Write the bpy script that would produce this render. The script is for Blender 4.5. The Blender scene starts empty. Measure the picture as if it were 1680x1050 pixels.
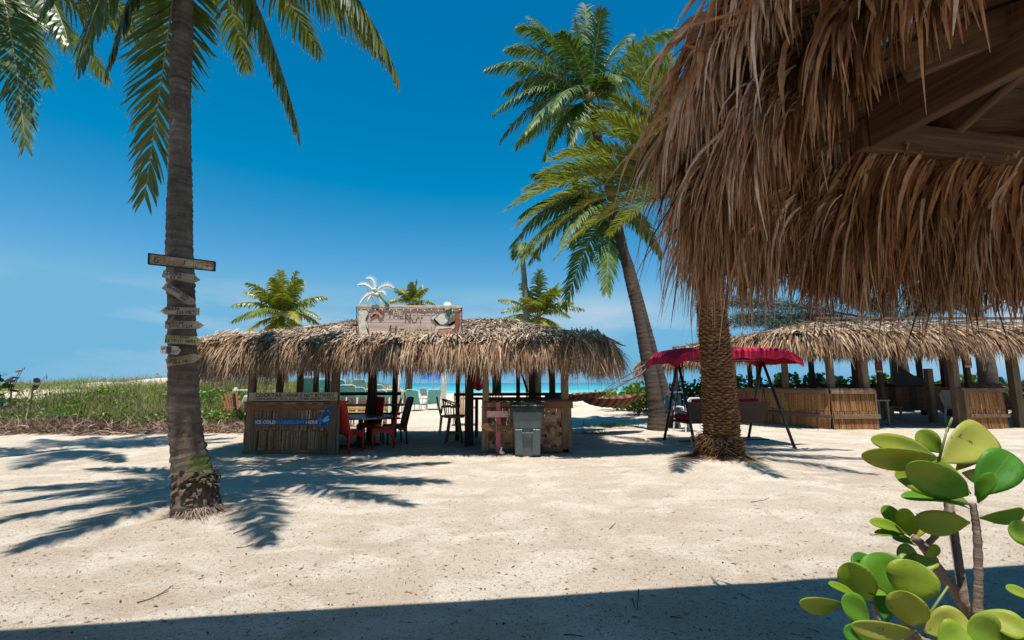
import bpy, math, random
import numpy as np
from mathutils import Matrix, Vector
random.seed(7)
rng = np.random.default_rng(11)
C = bpy.context.scene.collection
sc = bpy.context.scene
R = math.radians

# ------------------------------------------------------------------ camera
H = 1.45
F = 793.0                                   # focal length in pixels of the 1680 px wide photograph
PITCH, ROLL = R(7.42), R(-0.23)
cam = bpy.data.cameras.new('camera')
cam.sensor_width = 36.0
cam.lens = 36.0 * F / 1680.0
cam.clip_start, cam.clip_end = 0.05, 20000.0
cam_o = bpy.data.objects.new('camera', cam)
C.objects.link(cam_o)
CM = Matrix.Translation((0, 0, H)) @ Matrix.Rotation(R(90) + PITCH, 4, 'X') @ Matrix.Rotation(ROLL, 4, 'Z')
cam_o.matrix_world = CM
sc.camera = cam_o

# ------------------------------------------------------------------ sky, sun, exposure
SUN_V = Vector((-0.03, -0.25, 1.0)).normalized()          # towards the sun
w = bpy.data.worlds.new('World'); sc.world = w; w.use_nodes = True
nt = w.node_tree; nt.nodes.clear()
def wn(t, **k):
    n = nt.nodes.new(t)
    for a, b in k.items(): setattr(n, a, b)
    return n
out = wn('ShaderNodeOutputWorld'); bg = wn('ShaderNodeBackground')
sky = wn('ShaderNodeTexSky', sky_type='NISHITA', sun_disc=False)
sky.sun_elevation = math.asin(SUN_V.z); sky.sun_rotation = math.atan2(SUN_V.x, SUN_V.y)
sky.altitude = 0; sky.air_density = 1.0; sky.dust_density = 0.0; sky.ozone_density = 6.0
# the photograph's deep azure: one linear grade for the whole sky
gr = wn('ShaderNodeVectorMath', operation='MULTIPLY_ADD'); gr.inputs[1].default_value = (1.75, 1.42, 1.34); gr.inputs[2].default_value = (-1.98, -0.42, 0.12)
hsv = wn('ShaderNodeVectorMath', operation='MAXIMUM'); hsv.inputs[1].default_value = (0, 0, 0)
nt.links.new(sky.outputs[0], gr.inputs[0]); nt.links.new(gr.outputs[0], hsv.inputs[0])
cap = wn('ShaderNodeVectorMath', operation='MINIMUM'); cap.inputs[1].default_value = (1.75, 4.7, 7.2); nt.links.new(hsv.outputs[0], cap.inputs[0]); hsv = cap
tcw = wn('ShaderNodeTexCoord'); sep = wn('ShaderNodeSeparateXYZ')
nt.links.new(tcw.outputs['Generated'], sep.inputs[0])
mp = wn('ShaderNodeMapping'); mp.inputs['Scale'].default_value = (1.3, 1.3, 5.5); mp.inputs['Location'].default_value = (8.52, 3.256, 0.2)
nt.links.new(tcw.outputs['Generated'], mp.inputs[0])
cn = wn('ShaderNodeTexNoise'); cn.inputs['Scale'].default_value = 1.5; cn.inputs['Detail'].default_value = 9; cn.inputs['Roughness'].default_value = 0.56
cn.inputs['Distortion'].default_value = 0.25
nt.links.new(mp.outputs[0], cn.inputs['Vector'])
cr = wn('ShaderNodeValToRGB'); cr.color_ramp.elements[0].position = 0.46; cr.color_ramp.elements[1].position = 0.75
nt.links.new(cn.outputs[0], cr.inputs[0])
er = wn('ShaderNodeValToRGB')                              # clouds lie in a low band all round the horizon
er.color_ramp.interpolation = 'EASE'
e = er.color_ramp.elements; e[0].position = 0.0; e[0].color = (.4, .4, .4, 1); e[1].position = 0.05; e[1].color = (1, 1, 1, 1)
x = e.new(0.11); x.color = (.9, .9, .9, 1); x = e.new(0.21); x.color = (0, 0, 0, 1)
nt.links.new(sep.outputs['Z'], er.inputs[0])
mm = wn('ShaderNodeMath', operation='MULTIPLY'); nt.links.new(cr.outputs[0], mm.inputs[0]); nt.links.new(er.outputs[0], mm.inputs[1])
mx = wn('ShaderNodeMix', data_type='RGBA'); nt.links.new(mm.outputs[0], mx.inputs['Factor'])
nt.links.new(hsv.outputs[0], mx.inputs['A']); mx.inputs['B'].default_value = (6.6, 7.6, 8.4, 1)
nt.links.new(mx.outputs['Result'], bg.inputs['Color']); bg.inputs['Strength'].default_value = 0.062
nt.links.new(bg.outputs[0], out.inputs[0])
sun = bpy.data.lights.new('sun', 'SUN'); sun.energy = 4.8; sun.angle = R(0.55); sun.color = (1.0, 0.965, 0.91)
sun_o = bpy.data.objects.new('sun', sun); C.objects.link(sun_o)
sun_o.rotation_euler = SUN_V.to_track_quat('Z', 'Y').to_euler(); sun_o.location = (0, -8, 40)
sc.view_settings.view_transform = 'Standard'; sc.view_settings.look = 'None'
sc.view_settings.gamma = 1.0; sc.view_settings.use_curve_mapping = False; sc.view_settings.exposure = 0.66
sc.cycles.max_bounces = 8; sc.cycles.diffuse_bounces = 4; sc.cycles.transparent_max_bounces = 8

# ------------------------------------------------------------------ helpers
R3 = np.array(CM.to_3x3())
def ray(px, py): return R3 @ np.array([(px - 840) / F, (525 - py) / F, -1.0])
def W(px, py, Y):                            # point of the photograph at forward distance Y
    d = ray(px, py); return np.array([0, 0, H]) + d * (Y / d[1])
def G(px, py, z=0.0):                        # point of the photograph on the ground
    d = ray(px, py); return np.array([0, 0, H]) + d * ((z - H) / d[2])
def norm(v):
    v = np.asarray(v, float); n = np.linalg.norm(v, axis=-1, keepdims=True); return v / np.where(n < 1e-9, 1, n)
UP = np.array([0, 0, 1.0])

def tag(o, label=None, cat=None, group=None, kind=None):
    if label: o['label'] = label
    if cat: o['category'] = cat
    if group: o['group'] = group
    if kind: o['kind'] = kind
    return o
def empty(name, loc, label, cat, group=None, rz=0.0):
    o = bpy.data.objects.new(name, None); C.objects.link(o); o.location = loc; o.rotation_euler = (0, 0, rz)
    o.empty_display_size = 0.1
    return tag(o, label, cat, group)

class MB:
    """collects shapes, then links them as one mesh object"""
    def __init__(s): s.v = []; s.f = []; s.t = []; s.a = []; s.n = 0
    def add(s, v, f, tint=0.5, along=0.0):
        v = np.asarray(v, float).reshape(-1, 3); n = len(v)
        s.v.append(v); s.t.append(np.broadcast_to(np.asarray(tint, float), (n,)).copy()); s.a.append(np.broadcast_to(np.asarray(along, float), (n,)).copy())
        b = s.n
        if isinstance(f, np.ndarray): s.f.extend((f + b).tolist())
        else: s.f.extend([[i + b for i in q] for q in f])
        s.n += n; return s
    def box(s, c, d, M=None, tint=None, bev=0.0):
        """box centred on c, sizes d, optional 3x3 rotation; bev chamfers all edges"""
        hx, hy, hz = d[0] / 2, d[1] / 2, d[2] / 2
        if bev <= 0:
            v = np.array([[a, b, cc] for a in (-hx, hx) for b in (-hy, hy) for cc in (-hz, hz)])
            f = [[0, 1, 3, 2], [4, 6, 7, 5], [0, 4, 5, 1], [2, 3, 7, 6], [0, 2, 6, 4], [1, 5, 7, 3]]
        else:
            b = min(bev, hx * .9, hy * .9, hz * .9)
            v = []; idx = {}
            for sx in (-1, 1):
                for sy in (-1, 1):
                    for sz in (-1, 1):
                        for ax in range(3):
                            p = [sx * (hx - b), sy * (hy - b), sz * (hz - b)]
                            p[ax] = (sx * hx, sy * hy, sz * hz)[ax]
                            idx[(sx, sy, sz, ax)] = len(v); v.append(p)
            f = []
            for ax in range(3):
                o1, o2 = [(1, 2), (2, 0), (0, 1)][ax]
                for sg in (-1, 1):
                    q = []
                    for (p1, p2) in ((-1, -1), (1, -1), (1, 1), (-1, 1)):
                        k = [0, 0, 0]; k[ax] = sg; k[o1] = p1; k[o2] = p2; q.append(idx[(*k, ax)])
                    f.append(q if sg > 0 else q[::-1])
            for ax in range(3):
                o1, o2 = [(1, 2), (2, 0), (0, 1)][ax]
                for p1 in (-1, 1):
                    for p2 in (-1, 1):
                        k0 = [0, 0, 0]; k0[ax] = -1; k0[o1] = p1; k0[o2] = p2; k1 = list(k0); k1[ax] = 1
                        q = [idx[(*k0, o1)], idx[(*k1, o1)], idx[(*k1, o2)], idx[(*k0, o2)]]
                        f.append(q if p1 * p2 > 0 else q[::-1])
            for sx in (-1, 1):
                for sy in (-1, 1):
                    for sz in (-1, 1):
                        q = [idx[(sx, sy, sz, a)] for a in range(3)]
                        f.append(q if sx * sy * sz > 0 else q[::-1])
            v = np.array(v)
        if M is not None: v = v @ np.asarray(M).T
        return s.add(v + np.asarray(c, float), f, random.random() if tint is None else tint)
    def beam(s, p0, p1, w_, h_, up=UP, tint=None, bev=0.004):
        p0 = np.asarray(p0, float); p1 = np.asarray(p1, float); d = p1 - p0; L = np.linalg.norm(d); ez = d / L
        up = np.asarray(up, float)
        if abs(ez @ up) > .98: up = np.array([0, 1.0, 0])
        ex = norm(np.cross(up, ez)); ey = np.cross(ez, ex)
        return s.box((p0 + p1) / 2, (w_, h_, L), np.stack([ex, ey, ez], 1), tint, bev)
    def tube(s, pts, rad, n=8, tint=0.5, cap=True):
        pts = np.asarray(pts, float); m = len(pts); rad = np.broadcast_to(np.asarray(rad, float), (m,) if np.ndim(rad) < 2 else np.shape(rad))
        T = norm(np.gradient(pts, axis=0)); ref = np.array([0.0, 0, 1]) if abs(T[0][2]) < .9 else np.array([0, 1.0, 0])
        ths = np.arange(n) * 2 * math.pi / n; vs = []
        x = norm(np.cross(ref, T[0]))
        for i in range(m):
            x = norm(x - T[i] * (x @ T[i])); y = np.cross(T[i], x)
            r = rad[i]
            vs.append(pts[i] + (np.cos(ths)[:, None] * x + np.sin(ths)[:, None] * y) * (r if np.ndim(r) == 0 else r[:, None]))
        f = [[i * n + k, i * n + (k + 1) % n, (i + 1) * n + (k + 1) % n, (i + 1) * n + k] for i in range(m - 1) for k in range(n)]
        if cap: f += [list(range(n))[::-1], [(m - 1) * n + k for k in range(n)]]
        return s.add(np.concatenate(vs), f, tint, np.repeat(np.linspace(0, 1, m), n))
    def prism(s, poly, th, M, o, tint=0.5):
        """2-D outline in the local xz plane, extruded th along local y"""
        n = len(poly); p = np.array([[x, 0, z] for x, z in poly])
        v = np.concatenate([p, p + [0, th, 0]])
        v = v @ np.asarray(M).T + np.asarray(o)
        f = [list(range(n)), [n + i for i in range(n)][::-1]] + [[(i + 1) % n, i, n + i, n + (i + 1) % n] for i in range(n)]
        return s.add(v, f, tint)
    def ribbons(s, P, Wd, tint, along=None):
        """P (n,k,3) centre lines, Wd (n,k,3) half-width vectors"""
        n, k, _ = P.shape
        V = np.stack([P - Wd, P + Wd], 2).reshape(-1, 3)
        i = np.arange(n)[:, None] * (2 * k) + np.arange(k - 1)[None] * 2
        f = np.stack([i, i + 1, i + 3, i + 2], -1).reshape(-1, 4)
        t = np.repeat(np.broadcast_to(np.asarray(tint, float), (n,)), 2 * k)
        a = np.tile(np.repeat(np.linspace(0, 1, k), 2), n) if along is None else np.repeat(np.broadcast_to(along, (n,)), 2 * k)
        return s.add(V, f, t, a)
    def ribbons_v(s, P, Wd, Nd, tint):
        """folded ribbons: centre line sunk by Nd"""
        n, k, _ = P.shape
        V = np.stack([P - Wd, P + Nd, P + Wd], 2).reshape(-1, 3)
        i = np.arange(n)[:, None] * (3 * k) + np.arange(k - 1)[None] * 3
        f = np.concatenate([np.stack([i, i + 1, i + 4, i + 3], -1).reshape(-1, 4), np.stack([i + 1, i + 2, i + 5, i + 4], -1).reshape(-1, 4)])
        return s.add(V, f, np.repeat(np.broadcast_to(np.asarray(tint, float), (n,)), 3 * k), np.tile(np.repeat(np.linspace(0, 1, k), 3), n))
    def build(s, name, m, parent=None, smooth=False, world=True, kind=None, label=None):
        me = bpy.data.meshes.new(name)
        V = np.concatenate(s.v)
        if parent is not None and world:
            bpy_inv = None
            loc = PW.get(parent.name)
            if loc is not None: V = V - loc
        me.from_pydata(V, [], s.f)
        a = me.attributes.new('tint', 'FLOAT', 'POINT'); a.data.foreach_set('value', np.concatenate(s.t).astype(np.float32))
        a = me.attributes.new('along', 'FLOAT', 'POINT'); a.data.foreach_set('value', np.concatenate(s.a).astype(np.float32))
        if smooth: me.polygons.foreach_set('use_smooth', [True] * len(me.polygons))
        me.materials.append(m); me.update()
        o = bpy.data.objects.new(name, me); C.objects.link(o)
        if parent is not None: o.parent = parent
        if kind: o['kind'] = kind
        if label: o['label'] = label
        PW[o.name] = PW.get(parent.name, np.zeros(3)) if parent is not None else np.zeros(3)
        return o
PW = {}
def thing(name, loc, label, cat, group=None):
    """an Empty at the base of a thing; parts are given in world coordinates and made relative to it"""
    o = empty(name, tuple(loc), label, cat, group); PW[o.name] = np.asarray(loc, float); return o

def copy_tree(o, parent=None):
    c = o.copy(); C.objects.link(c)
    if parent is not None: c.parent = parent
    for ch in [k for k in KIDS.get(o.name, [])]: copy_tree(ch, c)
    return c
KIDS = {}
def index_kids():
    KIDS.clear()
    for o in C.objects:
        if o.parent: KIDS.setdefault(o.parent.name, []).append(o)

# ------------------------------------------------------------------ materials
class NM:
    def __init__(s, name):
        s.m = bpy.data.materials.new(name); s.m.use_nodes = True; s.t = s.m.node_tree; s.t.nodes.clear()
        s.out = s.n('ShaderNodeOutputMaterial'); s.p = s.n('ShaderNodeBsdfPrincipled'); s.l(s.p.outputs[0], s.out.inputs[0])
    def n(s, ty, **k):
        q = s.t.nodes.new(ty)
        for a, b in k.items(): setattr(q, a, b)
        return q
    def l(s, a, b): s.t.links.new(a, b)
    def coords(s, scale=(1, 1, 1), kind='Object'):
        tc = s.n('ShaderNodeTexCoord'); m = s.n('ShaderNodeMapping'); m.inputs['Scale'].default_value = scale
        s.l(tc.outputs[kind], m.inputs[0]); return m.outputs[0]
    def noise(s, vec, sc_, detail=5, rough=.55, dist=0.0):
        q = s.n('ShaderNodeTexNoise'); q.inputs['Scale'].default_value = sc_; q.inputs['Detail'].default_value = detail
        q.inputs['Roughness'].default_value = rough; q.inputs['Distortion'].default_value = dist
        if vec is not None: s.l(vec, q.inputs['Vector'])
        return q.outputs[0]
    def ramp(s, fac, stops, interp='LINEAR'):
        q = s.n('ShaderNodeValToRGB'); q.color_ramp.interpolation = interp; e = q.color_ramp.elements
        while len(e) < len(stops): e.new(0.5)
        for el, (p, c) in zip(e, stops): el.position = p; el.color = (*c, 1) if len(c) == 3 else c
        s.l(fac, q.inputs[0]); return q.outputs[0]
    def mix(s, fac, a, b, blend='MIX'):
        q = s.n('ShaderNodeMix', data_type='RGBA', blend_type=blend)
        for v, i in ((fac, 'Factor'), (a, 'A'), (b, 'B')):
            if isinstance(v, (int, float)): q.inputs[i].default_value = v
            elif isinstance(v, tuple): q.inputs[i].default_value = (*v, 1) if len(v) == 3 else v
            else: s.l(v, q.inputs[i])
        return q.outputs['Result']
    def math(s, op, a, b=None):
        q = s.n('ShaderNodeMath', operation=op)
        for i, v in enumerate((a, b)):
            if v is None: continue
            if isinstance(v, (int, float)): q.inputs[i].default_value = v
            else: s.l(v, q.inputs[i])
        return q.outputs[0]
    def attr(s, name):
        q = s.n('ShaderNodeAttribute', attribute_name=name); return q.outputs['Fac']
    def bump(s, h, strength=.3, dist=.01):
        q = s.n('ShaderNodeBump'); q.inputs['Strength'].default_value = strength; q.inputs['Distance'].default_value = dist
        s.l(h, q.inputs['Height']); s.l(q.outputs[0], s.p.inputs['Normal']); return q
    def col(s, c):
        if isinstance(c, tuple): s.p.inputs['Base Color'].default_value = (*c, 1)
        else: s.l(c, s.p.inputs['Base Color'])
    def set(s, rough=.6, spec=.3, metal=0.0):
        s.p.inputs['Roughness'].default_value = rough; s.p.inputs['Specular IOR Level'].default_value = spec; s.p.inputs['Metallic'].default_value = metal
        return s
    def translucent(s, colour, amount):
        tr = s.n('ShaderNodeBsdfTranslucent')
        if isinstance(colour, tuple): tr.inputs[0].default_value = (*colour, 1)
        else: s.l(colour, tr.inputs[0])
        mxs = s.n('ShaderNodeMixShader'); mxs.inputs[0].default_value = amount
        s.l(s.p.outputs[0], mxs.inputs[1]); s.l(tr.outputs[0], mxs.inputs[2]); s.l(mxs.outputs[0], s.out.inputs[0])

def paint(name, c, rough=.55, var=.25, spec=.3, scale=14, wear=None, wear_at=.62):
    k = NM(name); v = k.coords(); n1 = k.noise(v, scale, 6)
    d = tuple(x * (1 - var) for x in c); b = tuple(min(1, x * (1 + var * .6)) for x in c)
    col = k.ramp(n1, [(.3, d), (.7, b)])
    if wear:
        n2 = k.noise(v, scale * 1.7, 8, .7); col = k.mix(k.ramp(n2, [(wear_at, (0, 0, 0)), (wear_at + .05, (1, 1, 1))]), col, wear)
    k.col(col); k.set(rough, spec); k.bump(k.noise(v, scale * 6, 4), .12, .004); return k.m
def wood(name, dark, light, axis='z', rough=.8, scale=1.0, knots=True):
    """sawn timber: grain stretched along the given axis, each piece its own tone (tint)"""
    k = NM(name); st = {'x': (1.2, 22, 22), 'y': (22, 1.2, 22), 'z': (22, 22, 1.2)}[axis]
    v = k.coords(tuple(q * scale for q in st)); g = k.noise(v, 1.6, 8, .62, .6)
    v2 = k.coords(); st_ = k.noise(v2, 2.2 * scale, 4)
    f = k.math('ADD', k.math('MULTIPLY', g, .75), k.math('MULTIPLY', st_, .25))
    col = k.ramp(f, [(.34, dark), (.52, tuple((a + b) / 2 for a, b in zip(dark, light))), (.68, light)])
    tn = k.ramp(k.attr('tint'), [(0, (.68, .68, .68)), (1, (1.15, 1.12, 1.1))])
    k.col(k.mix(1.0, col, tn, 'MULTIPLY')); k.set(rough, .2); k.bump(f, .5, .006); return k.m
def strand_mat(name, stops, tips=None, transl=.18, rough=.75):
    """dry palm leaves: one tone per leaf from its tint, streaked along it"""
    k = NM(name); c = k.ramp(k.attr('tint'), stops)
    v = k.coords((3, 3, 3)); n1 = k.noise(v, 9, 5, .65)
    c = k.mix(1.0, c, k.ramp(n1, [(.3, (.62, .6, .58)), (.7, (1.25, 1.22, 1.2))]), 'MULTIPLY')
    if tips: c = k.mix(k.ramp(k.attr('along'), [(.55, (0, 0, 0)), (1, (.75, .75, .75))]), c, tips)
    k.col(c); k.set(rough, .12); k.translucent(c, transl); return k.m
def leaf_mat(name, stops, tip=None, rough=.38, transl=.3, spec=.45, tip_at=.86, tcol=(1.25, 1.3, .55)):
    k = NM(name); c = k.ramp(k.attr('tint'), stops)
    v = k.coords(); n1 = k.noise(v, 5, 4)
    c = k.mix(1.0, c, k.ramp(n1, [(.3, (.8, .8, .8)), (.7, (1.2, 1.2, 1.1))]), 'MULTIPLY')
    if tip: c = k.mix(k.ramp(k.attr('along'), [(tip_at, (0, 0, 0)), (1, (.85, .85, .85))]), c, tip)
    k.col(c); k.set(rough, spec); k.translucent(k.mix(1.0, c, tcol, 'MULTIPLY'), transl); return k.m

def font_mesh(ch):
    if ch in FONTS: return FONTS[ch]
    cu = bpy.data.curves.new('letter', 'FONT'); cu.body = ch; cu.size = 1.0; cu.resolution_u = 2
    ob = bpy.data.objects.new('letter', cu); me = bpy.data.meshes.new_from_object(ob)
    V = np.array([v.co[:] for v in me.vertices]).reshape(-1, 3); f = [list(p.vertices) for p in me.polygons]
    bpy.data.objects.remove(ob); bpy.data.meshes.remove(me); bpy.data.curves.remove(cu)
    FONTS[ch] = (V, f); return FONTS[ch]
FONTS = {}
def lettering(mb, text, width, height, M, o, jitter=.0, bold=0.0, seed=1, gap=.12):
    """letters of the given cap height fitted to a width; local x right, z up, standing at local y=0; o is the left baseline"""
    rr = random.Random(seed); items = []; x = 0
    for ch in text:
        if ch == ' ': x += .38; continue
        V, f = font_mesh(ch)
        x0, x1 = V[:, 0].min(), V[:, 0].max(); items.append((V - [x0, 0, 0], f, x)); x += x1 - x0 + gap
    x -= gap; sx = width / x; sz = height / .70
    for i, (V, f, xo) in enumerate(items):
        a = rr.uniform(-1, 1) * jitter * .35; dz = rr.uniform(-1, 1) * jitter * .12
        for b in ((0, 0),) if bold <= 0 else ((-bold, 0), (bold, 0), (0, -bold), (0, bold)):
            cx = V[:, 0].max() / 2
            X = (V[:, 0] - cx) * math.cos(a) - (V[:, 1] - .35) * math.sin(a) + cx + b[0]
            Z = (V[:, 0] - cx) * math.sin(a) + (V[:, 1] - .35) * math.cos(a) + .35 + dz + b[1]
            k = i * .00002 + (b[0] + 2 * b[1]) * .0006
            L = np.stack([(X + xo) * sx, np.full(len(X), -abs(k)), Z * sz], 1)
            mb.add(L @ np.asarray(M).T + np.asarray(o), f, .5)
def frameM(ax, up=(0, 0, 1)):
    """3x3 with local x along ax, z near up, y away from the reader"""
    ex = norm(ax); ey = norm(np.cross(up, ex)); ez = np.cross(ex, ey); return np.stack([ex, ey, ez], 1)
# ------------------------------------------------------------------ palette
M_sand = NM('sand')
def make_sand():
    k = M_sand; v = k.coords()
    big = k.noise(v, .45, 5, .6); mid = k.noise(v, 3.0, 8, .68, .5); patch = k.noise(k.coords((1, 1.5, 1)), 1.3, 5, .62, .4); fine = k.noise(v, 30, 6, .75); grit = k.noise(v, 95, 3, .65)
    c = k.ramp(big, [(.32, (0.469, 0.369, 0.269)), (.5, (0.545, 0.452, 0.346)), (.7, (0.589, 0.503, 0.400))])
    c = k.mix(k.ramp(patch, [(.47, (0, 0, 0)), (.60, (.85, .85, .85))]), c, (0.665, 0.580, 0.473))
    c = k.mix(k.ramp(mid, [(.31, (.6, .6, .6)), (.44, (0, 0, 0))]), c, (0.409, 0.307, 0.209))
    c = k.mix(k.ramp(fine, [(.37, (.85, .85, .85)), (.46, (0, 0, 0))]), c, (0.316, 0.229, 0.155))
    pep = k.noise(v, 44, 4, .8); c = k.mix(k.ramp(pep, [(.32, (.75, .75, .75)), (.375, (0, 0, 0))]), c, (0.185, 0.125, 0.073))
    c = k.mix(k.ramp(grit, [(.58, (0, 0, 0)), (.70, (.75, .75, .75))]), c, (0.741, 0.681, 0.609))
    c = k.mix(k.ramp(grit, [(.30, (.9, .9, .9)), (.41, (0, 0, 0))]), c, (0.142, 0.095, 0.059))
    k.col(c); k.set(.95, .12)
    h = k.math('ADD', k.math('MULTIPLY', fine, .9), k.math('ADD', k.math('MULTIPLY', grit, .4), k.math('MULTIPLY', mid, 1.3)))
    k.bump(h, 1.0, .04)
make_sand()
M_sea = NM('sea_water')
def make_sea():
    k = M_sea; tc = k.n('ShaderNodeTexCoord'); sp = k.n('ShaderNodeSeparateXYZ'); k.l(tc.outputs['Object'], sp.inputs[0])
    d = k.math('DIVIDE', sp.outputs['Y'], 1000.0)
    c = k.ramp(d, [(.09, (.16, .50, .44)), (.15, (.03, .34, .34)), (.35, (.006, .215, .27)), (.9, (.003, .125, .2))])
    v = k.coords((.35, 1.0, 1.0)); n1 = k.noise(v, .22, 6, .6); n2 = k.noise(v, .05, 3, .5)
    c = k.mix(k.ramp(n2, [(.4, (0, 0, 0)), (.65, (.45, .45, .45))]), c, (.0, .12, .18)); k.col(c)
    k.set(.28, .28); k.bump(n1, .35, .5)
make_sea()
M_timber = wood('grey_timber', (.10, .065, .04), (.27, .20, .135))
M_timber_x = wood('timber_board', (.10, .06, .035), (.28, .19, .12), 'x')
M_timber_y = wood('timber_board_long', (.10, .06, .035), (.26, .18, .115), 'y')
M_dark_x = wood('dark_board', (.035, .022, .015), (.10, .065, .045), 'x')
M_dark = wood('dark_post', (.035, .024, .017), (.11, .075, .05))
M_redwood = wood('red_stained_board', (.13, .055, .03), (.29, .135, .08), 'x')
M_thatch = strand_mat('dry_thatch', [(0, (.085, .045, .026)), (.25, (.215, .12, .068)), (.5, (.37, .245, .15)), (.75, (.49, .36, .24)), (1, (.60, .49, .37))], transl=.16)
M_thatch_old = strand_mat('weathered_thatch', [(0, (.10, .075, .055)), (.4, (.27, .20, .145)), (.75, (.44, .355, .27)), (1, (.58, .50, .41))], transl=.1)
M_thatch_near = strand_mat('brown_thatch', [(0, (.08, .038, .02)), (.25, (.29, .135, .06)), (.5, (.48, .26, .135)), (.74, (.57, .40, .285)), (1, (.70, .58, .47))], transl=.26)
M_frond = leaf_mat('coconut_frond', [(0, (.034, .062, .012)), (.5, (.072, .112, .021)), (.85, (.15, .16, .032)), (1, (.25, .2, .055))], tip=(.5, .4, .25), transl=.34, tip_at=.9)
M_frond_dark = leaf_mat('deep_green_frond', [(0, (.036, .085, .018)), (.6, (.078, .145, .026)), (1, (.17, .205, .036))], tip=(.3, .27, .12), transl=.3, tip_at=.93, rough=.5, spec=.25)
M_frond_date = leaf_mat('date_frond', [(0, (.06, .105, .014)), (.5, (.125, .175, .022)), (1, (.25, .25, .046))], tip=(.33, .29, .12), transl=.34, rough=.5, spec=.25)
M_frond_young = leaf_mat('young_frond', [(0, (.07, .12, .012)), (.5, (.16, .195, .02)), (1, (.32, .28, .035))], tip=(.34, .3, .1), transl=.35)
M_midrib = paint('frond_midrib', (.26, .22, .07), .5, .2)
M_husk = paint('coconut_husk', (.22, .20, .05), .5, .3)

def bark(name, dark, light, ring=9.0, moss=None):
    k = NM(name); v = k.coords((1, 1, ring)); n1 = k.noise(v, 2.2, 7, .62, .4); n2 = k.noise(k.coords((1, 1, .6)), 20, 7, .75); n3 = k.noise(k.coords(), 1.6, 4)
    f = k.math('ADD', k.math('MULTIPLY', n1, .5), k.math('ADD', k.math('MULTIPLY', n2, .3), k.math('MULTIPLY', n3, .2)))
    c = k.ramp(f, [(.32, dark), (.5, tuple(.5 * (a + b) for a, b in zip(dark, light))), (.66, light)])
    if moss:
        tc = k.n('ShaderNodeTexCoord'); ds = k.n('ShaderNodeVectorMath', operation='DISTANCE'); k.l(tc.outputs['Object'], ds.inputs[0]); ds.inputs[1].default_value = moss[0]
        q = k.math('ADD', k.math('MULTIPLY', ds.outputs['Value'], 1 / moss[1]), k.math('MULTIPLY', n2, .8))
        c = k.mix(k.ramp(q, [(.85, (.9, .9, .9)), (1.1, (0, 0, 0))]), c, (.075, .095, .02))
    k.col(c); k.set(.9, .15); k.bump(f, .9, .03); return k.m

# ------------------------------------------------------------------ ground, sea
def sm(t): t = np.clip(t, 0, 1); return t * t * (3 - 2 * t)
def vnoise(x, y, s, seed):
    """smooth value noise on the plane"""
    r = np.random.default_rng(seed); T = r.random((64, 64)); x = np.asarray(x, float) / s; y = np.asarray(y, float) / s
    xi = np.floor(x).astype(int); yi = np.floor(y).astype(int); fx = x - xi; fy = y - yi; fx = fx * fx * (3 - 2 * fx); fy = fy * fy * (3 - 2 * fy)
    g = lambda a, b: T[a % 64, b % 64]
    return (g(xi, yi) * (1 - fx) + g(xi + 1, yi) * fx) * (1 - fy) + (g(xi, yi + 1) * (1 - fx) + g(xi + 1, yi + 1) * fx) * fy - .5
def dune(x, y):
    x = np.asarray(x, float); y = np.asarray(y, float)
    edge = 14.6 + .9 * vnoise(x, y * 0, 3.1, 5)
    h = 1.12 * sm((y - edge) / 9.0) * sm((-5.6 - x - .10 * (y - 14)) / 3.0) * (1 - sm((y - 48) / 14))
    h = h + .85 * np.exp(-(((x + 26.5) / 4.5) ** 2 + ((y - 38) / 6.0) ** 2))
    return h * (1 + .25 * vnoise(x, y, 2.3, 8))
def gz(x, y):
    x = np.asarray(x, float); y = np.asarray(y, float)
    near = 1 - sm((y - 14) / 10)
    m = .030 * vnoise(x, y, 1.7, 1) + .020 * vnoise(x, y, .62, 2) + .018 * vnoise(x, y, .27, 3) + .014 * vnoise(x, y, .13, 4)
    m = m * (.35 + .65 * near)
    m = m + .10 * np.exp(-(((x - 3.62) / .95) ** 2 + ((y - 8.75) / .8) ** 2)) + .06 * np.exp(-(((x + 3.5) / .7) ** 2 + ((y - 5.6) / .6) ** 2))
    m = m * (1 - .8 * (1 - sm((y - 3.3) / 1.5)))
    return m + dune(x, y) - .55 * sm((y - 62) / 40)
def grid_axis(lo, hi, c, fine, grow):
    a = [c]; d = fine
    while a[-1] < hi: a.append(a[-1] + d); d *= grow if a[-1] - c > 4.5 else 1.0
    b = [c]; d = fine
    while b[-1] > lo: b.append(b[-1] - d); d *= grow if c - b[-1] > 4.5 else 1.0
    return np.array(sorted(set(a + b)))
gx = grid_axis(-160, 160, 0.5, .050, 1.03); gy = grid_axis(-40, 104, 5.5, .048, 1.025)
X, Y = np.meshgrid(gx, gy); Z = gz(X, Y)
rf = np.random.default_rng(77)                             # old footprints: shallow pits with a soft rim, in wandering trails
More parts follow.
